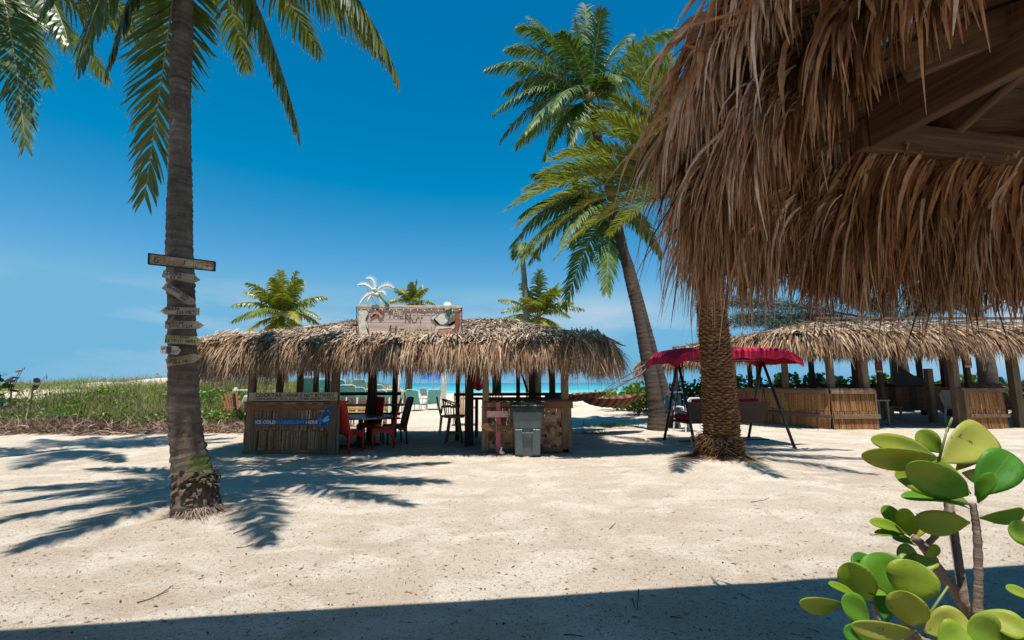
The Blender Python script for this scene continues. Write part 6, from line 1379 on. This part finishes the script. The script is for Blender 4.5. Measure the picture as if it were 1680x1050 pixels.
# ------------------------------------------------------------------ shrubs, dune plants
M_shrub = leaf_mat('sea_grape_leaf', [(0, (.03, .075, .012)), (.5, (.085, .165, .018)), (1, (.23, .29, .03))], transl=.3, rough=.45)
M_shrubd = leaf_mat('dark_sea_grape_leaf', [(0, (.02, .05, .012)), (.6, (.055, .11, .018)), (1, (.15, .20, .03))], transl=.25, rough=.45)
def leaf_cloud(mb, P, size, seed, up=.5):
    """round leaves: a folded six-sided blade each"""
    r = np.random.default_rng(seed); n = len(P); N = norm(r.normal(0, 1, (n, 3)) + UP * up); A = norm(np.cross(N, r.normal(0, 1, (n, 3)))); Bv = np.cross(N, A); s_ = (size * r.uniform(.6, 1.3, n))[:, None]
    V = np.stack([P - A * s_ * .5, P - A * s_ * .15 + Bv * s_ * .42 + N * s_ * .08, P + A * s_ * .3 + Bv * s_ * .36 + N * s_ * .06, P + A * s_ * .55, P + A * s_ * .3 - Bv * s_ * .36 + N * s_ * .06, P - A * s_ * .15 - Bv * s_ * .42 + N * s_ * .08], 1).reshape(-1, 3)
    i = np.arange(n)[:, None] * 6; f = np.concatenate([i + [0, 5, 4, 3], i + [3, 2, 1, 0]]); mb.add(V, f, np.repeat(np.clip(r.normal(.5, .25, n), 0, 1), 6), np.tile([0, .4, .7, 1, .7, .4], n))
def shrub(c, rx, ry, h, n, size, mat, label, seed, group='sea grape shrubs', name='sea_grape_shrub'):
    c = np.asarray(c, float); c[2] = gz(c[0], c[1]); t = thing(name, c, label, 'shrub', group); r = np.random.default_rng(seed)
    k = 26; ce = np.stack([r.normal(0, .45, k) * rx, r.normal(0, .45, k) * ry, h * r.uniform(.25, .9, k)], 1); ce[:, 2] *= 1 - .35 * np.minimum(1, (ce[:, 0] / rx) ** 2)
    idx = r.integers(0, k, n); d = norm(r.normal(0, 1, (n, 3))) * (r.random((n, 1)) ** .35); P = c + ce[idx] + d * np.array([.30 * min(rx, 1.6), .30 * min(ry, 1.6), .24 * h]); P[:, 2] = np.maximum(P[:, 2], c[2] + .03)
    m = MB(); leaf_cloud(m, P, size, seed); m.build('foliage', mat, t, kind='stuff')
    m = MB()
    for q_ in ce[::2]: m.tube(bez(c, c + q_ * [.4, .4, .7], c + q_, 5), [.03, .025, .02, .014, .008], 5)
    m.build('stem', M_barkp, t)
for i_, (px, Yd, rx, h, sz, mt, lab) in enumerate(((1047, 22.0, 1.3, 1.35, .13, 0, 'bright green shrub just left of the leaning palm trunks'), (1030, 25.5, 1.6, 1.3, .14, 0, 'bright green shrub behind the hammock'), (1122, 22.5, 1.5, 1.6, .14, 0, 'bright green shrub seen under the left end of the swing canopy'), (1225, 24.0, 2.0, 1.75, .16, 0, 'yellow green shrub beyond the swing at the long reed wall'), (1318, 25.0, 2.2, 1.85, .2, 1, 'dark sea grape shrub left of the front corner post'), (1395, 25.5, 2.0, 1.62, .2, 1, 'dark sea grape shrub between the two front corner posts'), (1455, 26.0, 2.2, 1.7, .2, 1, 'dark sea grape shrub left of the thick pine trunk'), (1535, 26.0, 2.0, 1.55, .2, 1, 'dark sea grape shrub right of the slung grey cloth'), (1600, 26.0, 2.2, 1.75, .2, 1, 'dark sea grape shrub behind the right red notice'), (1690, 25.0, 2.4, 1.6, .2, 1, 'dark sea grape shrub at the right edge beyond the pavilion'))):
    shrub(onG(px, Yd), rx, 1.0, h, 1500, sz, M_shrub if mt == 0 else M_shrubd, lab, 200 + i_)
def blades(n, xs, ys, dens, L, wd, mat, name, seed, tone=(.2, .8), grav=.1, spread=.35, lift=0.0, flat_=False):
    r = np.random.default_rng(seed); x = r.uniform(*xs, n * 4); y = r.uniform(*ys, n * 4); k = dens(x, y, r) > r.random(n * 4); x, y = x[k][:n], y[k][:n]; m = len(x)
    P0 = np.stack([x, y, gz(x, y) - .01 + lift * r.random(m)], 1); D0 = norm(np.stack([r.normal(0, spread, m), r.normal(0, spread, m), np.ones(m) * (.15 if flat_ else 1)], 1)); Q_, D_ = sim(P0, D0, L * r.uniform(.5, 1.4, m), grav * r.uniform(.3, 2, m), 4, .08, seed)
    Q_[..., 2] = np.maximum(Q_[..., 2], gz(Q_[..., 0], Q_[..., 1]) + .004)
    mb = MB(); strand_mesh(mb, Q_, D_, r.normal(0, 1, (m, 3)) * [1, 1, .2], wd * r.uniform(.6, 1.4, m), np.clip(r.uniform(*tone, m) + .25 * vnoise(x, y, 1.7, seed), 0, 1), seed, prof=(.9, 1, .7, .4, .05)); o = mb.build(name, mat, None); return o
M_grass = leaf_mat('dune_grass', [(0, (.07, .10, .02)), (.45, (.16, .19, .045)), (.8, (.26, .26, .085)), (1, (.42, .35, .18))], transl=.25, rough=.6)
M_dry = strand_mat('dry_vine', [(0, (.08, .05, .036)), (.5, (.26, .175, .125)), (1, (.48, .36, .26))], transl=.05)
inD = lambda x, y: (dune(x, y) > .05)
tag(blades(23000, (-42, -5.5), (17.0, 46), lambda x, y, r: inD(x, y) * (.8 + .4 * vnoise(x, y, 2.5, 31)) * (1 - .93 * np.exp(-(((x + 25.5) / 2.6) ** 2 + ((y - 35) / 3.2) ** 2))), .52, .013, M_grass, 'dune_grass', 301), kind='stuff')
tag(blades(15000, (-19, -4.8), (14.9, 24), lambda x, y, r: inD(x, y) * (.6 + .9 * vnoise(x, y, 1.6, 32)), .62, .010, M_grass, 'dune_grass', 302), kind='stuff')
front = lambda x, y, r: ((dune(x, y) > .006) | (y > 14.7 + .6 * vnoise(x, y * 0, 1.1, 5))) * (x < -5.6 - .12 * (y - 14)) * (y < 18.2)
tag(blades(9000, (-19, -5.2), (14.2, 17.0), lambda x, y, r: front(x, y, r) * (.45 + 1.1 * vnoise(x, y, 1.3, 51)), .46, .010, M_dry, 'dry_vines', 303, (.1, 1), .16, .9, .22), kind='stuff')
tag(blades(5000, (-19, -5.0), (13.4, 16.4), lambda x, y, r: .8 * (y > 14.4 + 1.3 * vnoise(x, y * 0, .8, 6)) * (x < -5.4), .55, .012, M_dry, 'dry_vines', 304, (0, 1), .22, 1.3, .10, True), kind='stuff')
r_ = np.random.default_rng(9); n_ = 24000; x_ = r_.uniform(-19, -6.0, n_); y_ = 15.5 + r_.random(n_) * 4.6; k_ = (vnoise(x_, y_ * 1.5, 1.5, 41) + .22 * (y_ < 17.2) > -.01) & (x_ < -6.9 - .25 * (y_ - 15)); x_, y_ = x_[k_], y_[k_]
m = MB(); leaf_cloud(m, np.stack([x_, y_, gz(x_, y_) + .12 + .34 * r_.random(len(x_)) * (1 + vnoise(x_, y_, 1.1, 43))], 1), .10, 9, .9); tag(m.build('beach_creeper_leaves', M_shrub, None), kind='stuff')
tag(blades(6000, (-18, -5.0), (14.6, 19.0), lambda x, y, r: inD(x, y) * (.25 + 1.5 * vnoise(x, y, 1.9, 61)), .60, .009, M_dry, 'dry_grass', 305, (.35, 1), .08, .28), kind='stuff')
# sea oats
M_oat = strand_mat('sea_oat_head', [(0, (.25, .19, .11)), (1, (.5, .42, .3))], transl=.2)
oats = MB(); r_ = np.random.default_rng(12); n_ = 70; x_ = r_.uniform(-19, -8.0, n_); y_ = r_.uniform(17, 27, n_); 
Q_, D_ = sim(np.stack([x_, y_, gz(x_, y_)], 1), np.stack([r_.normal(.1, .15, n_), r_.normal(0, .1, n_), np.ones(n_)], 1), r_.uniform(.7, 1.15, n_), .07, 7, .04, 5); strand_mesh(oats, Q_, D_, r_.normal(0, 1, (n_, 3)), .006, .3, 6)
for k_ in range(n_):
    P0 = Q_[k_, -1] + (Q_[k_, -2] - Q_[k_, -1]) * r_.random((12, 1)); q_, d_ = sim(P0, D_[k_, -1] + r_.normal(0, .4, (12, 3)), r_.uniform(.06, .12, 12), .3, 3, .1, k_); strand_mesh(oats, q_, d_, r_.normal(0, 1, (12, 3)), .012, r_.uniform(0, 1, 12), k_)
tag(oats.build('sea_oats', M_oat, None), kind='stuff')
# dark leafed sea grape shoots at the left
M_drkleaf = leaf_mat('dark_red_leaf', [(0, (.025, .012, .012)), (.6, (.05, .022, .018)), (1, (.16, .05, .03))], transl=.1)
for lab, stems, lv in (('sparse stems with dark round leaves standing above the left dune', (((18, 640), (33, 607)), ((18, 640), (16, 622)), ((20, 640), (38, 604))), ((15, 623, .20), (22, 625, .16), (26, 619, .15), (32, 609, .16), (39, 606, .13), (23, 640, .2), (36, 628, .1), (17, 634, .14))), ('lone slanting stem with dark leaves right of the sparse stems on the dune', (((52, 644), (75, 617)), ((54, 638), (60, 624))), ((45, 631, .15), (60, 624, .14), (76, 617, .17), (59, 636, .18), (55, 633, .13)))):
    base = W(*stems[0][0], 16.8); base[2] = gz(base[0], base[1]); t = thing('sea_grape_seedling', base, lab, 'plant'); m = MB()
    for a, b_ in stems: p0 = W(*a, 16.8); m.tube([np.array([p0[0], p0[1], gz(p0[0], p0[1])]), p0, W(*b_, 16.8)], [.014, .011, .007], 5)
    m.build('stem', M_barkp, t)
    for i_, (x, y, s_) in enumerate(lv): m = MB(); leaf_cloud(m, W(x, y, 16.8)[None], s_ * 1.3, 400 + i_ + int(x), .1); m.build('leaf', M_drkleaf, t)
shrub(W(-9, 624, 17.0) * [1, 1, 0], .55, .5, 1.75, 120, .22, M_shrubd, 'tall sea grape cut by the left edge of the photo', 230)
for px, py, wdt, lab in ((1003, 700, .42, 'small grass tuft in the shade of the leaning palms'), (975, 712, .2, 'tiny grass sprig right of the bar corner')):
    c_ = G(px, py); r_ = np.random.default_rng(int(px)); n_ = 260 if wdt > .3 else 60; x_ = c_[0] + r_.normal(0, wdt, n_); y_ = c_[1] + r_.normal(0, wdt * .5, n_); Q_, D_ = sim(np.stack([x_, y_, gz(x_, y_)], 1), np.stack([r_.normal(0, .7, n_), r_.normal(0, .7, n_), np.ones(n_)], 1), r_.uniform(.08, .26, n_), .2, 3, .1, 3); m = MB(); strand_mesh(m, Q_, D_, r_.normal(0, 1, (n_, 3)), .009, r_.uniform(.1, .6, n_), 4); tag(m.build('grass_tuft', M_shrub, None), lab, 'grass')

# ------------------------------------------------------------------ litter on the sand
M_twig = paint('dry_twig', (.085, .055, .035), .9, .3)
r_ = np.random.default_rng(21)
for i_, (a, b_, bd) in enumerate((((224, 990), (284, 962), 8), ((383, 876), (412, 866), -3), ((1037, 982), (1042, 1000), 2), ((1232, 826), (1262, 819), 2), ((1216, 975), (1232, 985), 2), ((388, 898), (416, 892), 3), ((1048, 968), (1046, 1002), -2), ((1000, 872), (1010, 858), 2), ((1445, 876), (1428, 881), 1), ((1100, 1013), (1120, 1016), -2), ((925, 1043), (958, 1046), -3))):
    p0, p1 = G(*a), G(*b_); md = G((a[0] + b_[0]) / 2 + bd * .3, (a[1] + b_[1]) / 2 + bd); P_ = bez(p0, md, p1, 7)
    for p in P_: p[2] = gz(p[0], p[1]) + .006
    m = MB(); m.tube(P_ - P_[0] * 0, np.linspace(.004, .002, 7), 5); 
    if i_ in (0, 5): m.tube([P_[3], P_[3] + [.05, .05, .012]], .003, 4)
    tag(m.build('twig', M_twig, None), 'thin dry twig lying on the sand in the foreground', 'twig', 'twigs on the sand')
n_ = 6500; u = r_.random(n_); y_ = 2.6 + 8.0 * u ** 1.6; x_ = r_.uniform(-1.15, 1.15, n_) * (y_ + .6); m = MB(); th = r_.uniform(0, 6.28, n_); L_ = .005 + .028 * r_.random(n_) ** 4; t_ = np.stack([np.cos(th), np.sin(th), 0 * th], 1); s_ = np.stack([-np.sin(th), np.cos(th), 0 * th], 1); P = np.stack([x_, y_, gz(x_, y_) + .004], 1); w_ = (.002 + .006 * r_.random(n_))[:, None]
V = np.stack([P - t_ * L_[:, None], P - s_ * w_ + UP * .003, P + t_ * L_[:, None], P + s_ * w_ + UP * .003], 1).reshape(-1, 3); i = np.arange(n_)[:, None] * 4; m.add(V, i + [0, 1, 2, 3], np.repeat(r_.random(n_), 4)); tag(m.build('leaf_litter', strand_mat('litter_scrap', [(0, (.04, .025, .018)), (.6, (.14, .09, .06)), (1, (.36, .27, .19))], transl=0), None), kind='stuff')
n_ = 3600; u = r_.random(n_); y_ = 2.6 + 7.0 * u ** 1.7; x_ = r_.uniform(-1.15, 1.15, n_) * (y_ + .6); s_ = (.002 + .008 * r_.random(n_) ** 6)[:, None]; P = np.stack([x_, y_, gz(x_, y_)], 1); o6 = np.array([[1, 0, 0], [0, 1, 0], [-1, 0, 0], [0, -1, 0], [0, 0, .9]]); V = (P[:, None] + o6[None] * s_[:, None] * r_.uniform(.6, 1.3, (n_, 5, 1))).reshape(-1, 3); i = np.arange(n_)[:, None] * 5
m = MB(); m.add(V, [q for k in i[:, 0].tolist() for q in ([k, k + 1, k + 4], [k + 1, k + 2, k + 4], [k + 2, k + 3, k + 4], [k + 3, k, k + 4])], np.repeat(r_.random(n_), 5)); tag(m.build('shell_grit', strand_mat('shell_bits', [(0, (.30, .23, .16)), (.5, (.55, .47, .37)), (1, (.75, .70, .62))], transl=0), None), kind='stuff')

# ------------------------------------------------------------------ leathery shrub in the right foreground
M_big = None
k = NM('leathery_leaf'); c = k.ramp(k.attr('tint'), [(0, (.022, .11, .012)), (.35, (.065, .22, .017)), (.6, (.18, .28, .02)), (.85, (.29, .32, .04)), (1, (.36, .35, .075))])
n1 = k.noise(k.coords(), 9, 4); n2 = k.noise(k.coords(), 38, 4, .7); c = k.mix(1.0, c, k.ramp(n1, [(.3, (.78, .85, .7)), (.7, (1.2, 1.12, 1.1))]), 'MULTIPLY'); c = k.mix(k.ramp(n2, [(.66, (0, 0, 0)), (.69, (.75, .75, .75))]), c, (.07, .05, .02)); c = k.mix(k.ramp(k.attr('along'), [(.90, (0, 0, 0)), (1, (.65, .65, .65))]), c, (.30, .34, .10))
c = k.mix(k.ramp(k.noise(k.coords(), 4.5, 6, .7), [(.52, (0, 0, 0)), (.72, (.6, .6, .6))]), c, (.33, .27, .04)); k.col(c); k.set(.48, .28); k.translucent(k.mix(1.0, c, (1.5, 1.5, .5), 'MULTIPLY'), .3); k.bump(k.noise(k.coords(), 45, 5), .25, .004); M_big = k.m
M_stem = bark('shrub_stem', (.10, .065, .045), (.30, .22, .17), 20); M_gstem = paint('green_shoot', (.16, .20, .04), .5, .2)
def cx(p): return (1280 + p[0] * .3714, 660 + p[1] * .3714)
hubA, hubB, hubC = W(*cx((850, 440)), 1.0), W(*cx((590, 595)), 1.04), W(*cx((560, 985)), .95)
root = np.array([.93, 1.02, float(gz(.93, 1.02))])
pl = thing('leathery_shrub', root, 'shrub with thick rounded glossy leaves in the right foreground', 'shrub')
def big_leaf(base, tip, wpx, tone, d0=1.0, d1=1.0, roll=0.0, cup=.16, arch=.10):
    """obovate blade, widest past the middle, folded along a raised midrib, with real thickness"""
    b0, t0_ = W(*cx(base), d0), W(*cx(tip), d1); d = t0_ - b0; L_ = np.linalg.norm(d); ex = d / L_
    view = norm((b0 + t0_) / 2 - [0, 0, H]); wv = norm(np.cross(ex, view)); nv = np.cross(wv, ex); nv = nv if nv @ view < 0 else -nv
    ca, sa = math.cos(roll), math.sin(roll); wv, nv = wv * ca + nv * sa, nv * ca - wv * sa
    scale = np.linalg.norm(W(841, 525, 1.0) - W(840, 525, 1.0)) * (d0 + d1) / 2 * .3714; hw = wpx * scale / 2 * 1.08
    NS, NT = 21, 7; V = []; al = []
    for i in range(NS):
        s = 1 - (1 - i / (NS - 1)) ** 1.5; pw = max(.07, math.sin(math.pi / 2 * s / .64) ** .9) if s < .64 else max(.10, (1 - ((s - .64) / .36) ** 2.3) ** .5)
        for j in range(NT):
            t = (j / (NT - 1) - .5) * 2; z = (cup * hw * abs(t) ** 1.6 * 1.2 - (.05 * hw if j == NT // 2 else 0) + .03 * hw * math.sin(s * 9 + t * 2) + (.022 * hw if i % 2 else 0) * (.3 + abs(t))) * pw ** 2 + arch * L_ * math.sin(math.pi * s) * .6
            V.append(b0 + ex * L_ * s + wv * hw * pw * t + nv * z); al.append(.955 if j == NT // 2 else .2)
    V = np.array(V); n_ = len(V); back = V - nv * .0012
    f = [[i * NT + j, i * NT + j + 1, (i + 1) * NT + j + 1, (i + 1) * NT + j] for i in range(NS - 1) for j in range(NT - 1)]; fb = [[n_ + q for q in p[::-1]] for p in f]
    ed = [i * NT for i in range(NS)] + [(NS - 1) * NT + j for j in range(1, NT)] + [i * NT + NT - 1 for i in range(NS - 2, -1, -1)] + [j for j in range(NT - 2, 0, -1)]; fe = [[ed[i], ed[(i + 1) % len(ed)], n_ + ed[(i + 1) % len(ed)], n_ + ed[i]] for i in range(len(ed))]
    m = MB(); m.add(np.concatenate([V, back]), f + fb + fe, min(.95, tone + .08) + random.uniform(-.05, .05), np.array(al + al)); return m.build('leaf', M_big, pl, smooth=True)
leaves = [((715, 265), (925, 128), 158, .93, 1.02, 1.05, .15), ((712, 225), (608, 128), 80, .62, 1.05, 1.06, .3), ((690, 240), (403, 165), 80, .62, 1.04, 1.0, .4), ((700, 245), (362, 232), 92, .74, 1.0, .94, -.45), ((832, 412), (565, 275), 132, .30, 1.0, .92, -.2), ((845, 405), (648, 248), 66, .5, 1.02, 1.0, .9), ((865, 415), (1020, 222), 138, .22, 1.0, 1.0, .2), ((872, 445), (945, 315), 62, .3, .99, .96, -.6), ((835, 450), (508, 318), 112, .55, 1.01, .97, .55), ((840, 470), (538, 418), 62, .35, 1.0, .94, 1.0), ((880, 512), (1080, 483), 72, .45, 1.0, .98, .75), ((775, 300), (905, 228), 62, .70, 1.03, 1.05, -.6), ((805, 312), (885, 325), 62, .6, 1.05, 1.08, .2), ((840, 532), (592, 520), 98, .66, 1.0, 1.0, -.35),
    ((545, 565), (455, 458), 58, .5, 1.04, 1.05, .2), ((570, 592), (556, 470), 66, .62, 1.03, 1.0, -.3), ((560, 582), (398, 528), 48, .5, 1.04, 1.0, .7), ((590, 608), (420, 578), 40, .5, 1.03, 1.0, 1.0), ((600, 632), (500, 600), 40, .35, 1.04, 1.0, .9), ((600, 602), (618, 515), 50, .72, 1.05, 1.06, .3), ((650, 690), (690, 630), 40, .5, 1.02, 1.0, .5),
    ((505, 865), (425, 662), 158, .33, .95, .97, .15), ((402, 880), (298, 708), 122, .62, .94, .93, -.2), ((558, 885), (598, 704), 160, .66, .93, .92, .1), ((578, 988), (552, 836), 132, .78, .90, .88, -.1), ((398, 955), (272, 878), 104, .36, .92, .90, .35), ((272, 890), (88, 882), 66, .68, .92, .86, -.6), ((600, 1015), (315, 985), 76, .84, .90, .86, -.5), ((622, 695), (514, 655), 74, .68, .98, 1.0, .3), ((420, 830), (335, 662), 84, .2, .98, 1.0, .4), ((640, 745), (642, 680), 78, .7, .96, .98, .2), ((638, 1015), (825, 955), 120, .86, .90, .88, .15), ((990, 1062), (830, 985), 150, .50, .88, .86, .1), ((880, 925), (1090, 1020), 96, .55, .9, .86, -.4), ((400, 1065), (282, 1008), 76, .3, .88, .86, .2), ((362, 882), (214, 800), 40, .5, .94, .92, .9), ((1130, 605), (1008, 558), 92, .45, .95, .95, .3), ((1130, 875), (998, 820), 46, .6, .92, .92, .7), ((472, 975), (448, 838), 66, .2, .96, .98, .2), ((1010, 1090), (1080, 960), 120, .42, .86, .88, .0), ((700, 1080), (820, 1010), 120, .55, .86, .86, .2), ((500, 1080), (420, 1010), 110, .25, .93, .93, .2), ((480, 850), (392, 842), 34, .45, .95, .93, .8)]
for L_ in leaves: big_leaf(*L_)
for pts, d, r0 in (([(850, 445), (862, 520), (872, 600), (876, 760), (872, 930)], 1.0, .0065), ([(592, 598), (632, 632), (700, 740), (770, 830), (835, 930)], 1.03, .0095), ([(632, 640), (680, 600), (735, 500), (745, 470), (720, 270)], 1.04, .006), ([(560, 985), (620, 1050), (760, 1100)], .95, .006), ([(405, 885), (430, 960), (540, 1060)], .94, .004), ([(505, 865), (520, 930), (560, 1000)], .95, .0045)):
    P_ = [W(*cx(p), d) for p in pts]; m = MB(); P_ = np.array(P_)
    zz = np.linspace(0, 1, 24); q_ = np.stack([np.interp(zz * (len(P_) - 1), np.arange(len(P_)), P_[:, j]) for j in range(3)], 1)
    for _ in range(3): q_[1:-1] = (q_[:-2] + 2 * q_[1:-1] + q_[2:]) / 4
    q_ = np.concatenate([q_, (root + (q_[-1] - root) * np.array([.25, .25, .25]))[None], root[None]]); m.tube(q_, np.concatenate([r0 * (1 + .10 * np.sin(np.arange(24) * 2.3)) * np.linspace(.85, 1.25, 24), [r0 * 1.5, r0 * 1.7]]), 8); m.build('stem', M_stem, pl, smooth=True)
for a, b_ in (((610, 1010), (742, 812)), ((735, 130), (760, 68)), ((700, 262), (740, 110))):
    m = MB(); m.tube([W(*cx(a), .97), W(*cx(b_), .96)], [.0028, .0018], 6); m.build('shoot', M_gstem, pl, smooth=True)

# ------------------------------------------------------------------ unseen awning, added above the camera to shade the bottom of the frame
k = NM('shade_canvas'); k.col((.74, .66, .54)); k.set(.85, .1); k.translucent((1.0, .80, .60), .36); M_canvas = k.m  # warm translucency set so the added canvas lightens the shade beneath it
AZ = 4.1; sh = np.array([SUN_V.x / SUN_V.z, SUN_V.y / SUN_V.z]) * AZ
g0, g1 = G(0, 1034), G(1680, 928); dr = norm((g1 - g0)); nrm = np.array([dr[1], -dr[0], 0])
g1 = g1 + dr * 1.2; fe0, fe1 = g0 - dr * 5 + [sh[0], sh[1], AZ], g1 + [sh[0], sh[1], AZ]; dep = 1.5
aw = thing('added_shade_awning', (fe0 + fe1) / 2 - UP * AZ + nrm * dep / 2, 'unseen flat canvas awning on tall posts, added to cast the foreground shadow', 'awning')
q = MB(); v = [fe0, fe1, fe1 + nrm * dep, fe0 + nrm * dep]; q.add(v + [p + UP * .03 for p in v], [[3, 2, 1, 0], [4, 5, 6, 7], [0, 1, 5, 4], [1, 2, 6, 5], [2, 3, 7, 6], [3, 0, 4, 7]], .5); q.build('canvas', M_canvas, aw)
for p in (fe0 + dr * .2 + nrm * .75, fe0 + dr * 3.4 + nrm * .75):
    q = MB(); q.box((p[0], p[1], AZ / 2), (.14, .14, AZ), None, .5, .01); q.build('post', M_timber, aw)
WY = -7.5
for k_ in range(6):
    p = fe0 + (fe1 - fe0) * (.04 + .184 * k_); q = MB(); q.beam([p[0], -1.4, AZ - .06], [p[0], p[1], AZ - .06], .06, .11); q.build('beam', M_timber_y, aw)
    if k_ in (0, 2): q = MB(); q.box((p[0], -1.35, AZ / 2 - .06), (.12, .12, AZ - .12), None, .5, .01); q.build('post', M_timber, aw)
# unseen low pale building, added behind the camera to bounce light forward
bld = thing('bounce_building', (-3, WY - 3, 0), 'unseen pale building added behind the camera to bounce light into the shade', 'building')
M_stucco = paint('pale_stucco', (.72, .68, .60), .85, .06, .1, 3)
ops = [(-9.5, -8.1, .9, 2.2), (-6.2, -3.6, 0.0, 2.15), (-3.6, -2.2, .9, 2.2), (3.2, 4.6, .9, 2.2), (6.4, 7.8, .9, 2.2)]
xe = [-13.0] + [x for o_ in ops for x in o_[:2]] + [10.0]
q = MB()
for i_, (xa, xb) in enumerate(zip(xe[:-1], xe[1:])):
    if i_ % 2 == 0: q.box(((xa + xb) / 2, WY - .1, 1.8), (xb - xa, .2, 3.6), None, .5)
    else:
        z0, z1 = ops[i_ // 2][2:]; q.box(((xa + xb) / 2, WY - .1, (z1 + 3.6) / 2), (xb - xa, .2, 3.6 - z1), None, .5)
        if z0 > 0: q.box(((xa + xb) / 2, WY - .1, z0 / 2), (xb - xa, .2, z0), None, .5)
for x_ in (-12.9, 9.9): q.box((x_, WY - 3.2, 1.8), (.2, 6.0, 3.6), None, .5)
q.box((-1.5, WY - 6.3, 1.8), (23, .2, 3.6), None, .5); q.build('wall', M_stucco, bld)
q = MB(); q.box((-1.5, WY - 3.2, 3.66), (23.2, 6.5, .12), None, .5, .02); q.build('roof', M_timber_x, bld)
M_pane = NM('window_glass'); M_pane.col((.03, .04, .045)); M_pane.set(.08, .5)
for k_, (xa, xb, z0, z1) in enumerate(ops):
    q = MB(); q.box(((xa + xb) / 2, WY - .12, (z0 + z1) / 2), (xb - xa, .03, z1 - z0), None, .5)
    if z0 == 0: q.build('door', paint('blue_door_paint', (.06, .16, .22), .5, .2), bld); continue
    o_ = q.build('window', M_pane.m, bld); f_ = MB()
    for (c, d) in ((((xa + xb) / 2, z0 + .03), (xb - xa, .06)), (((xa + xb) / 2, z1 - .03), (xb - xa, .06)), ((xa + .03, (z0 + z1) / 2), (.06, z1 - z0 - .12)), ((xb - .03, (z0 + z1) / 2), (.06, z1 - z0 - .12))): f_.box((c[0], WY - .07, c[1]), (d[0], .06, d[1]), None, .5)
    f_.build('frame', M_white, o_)
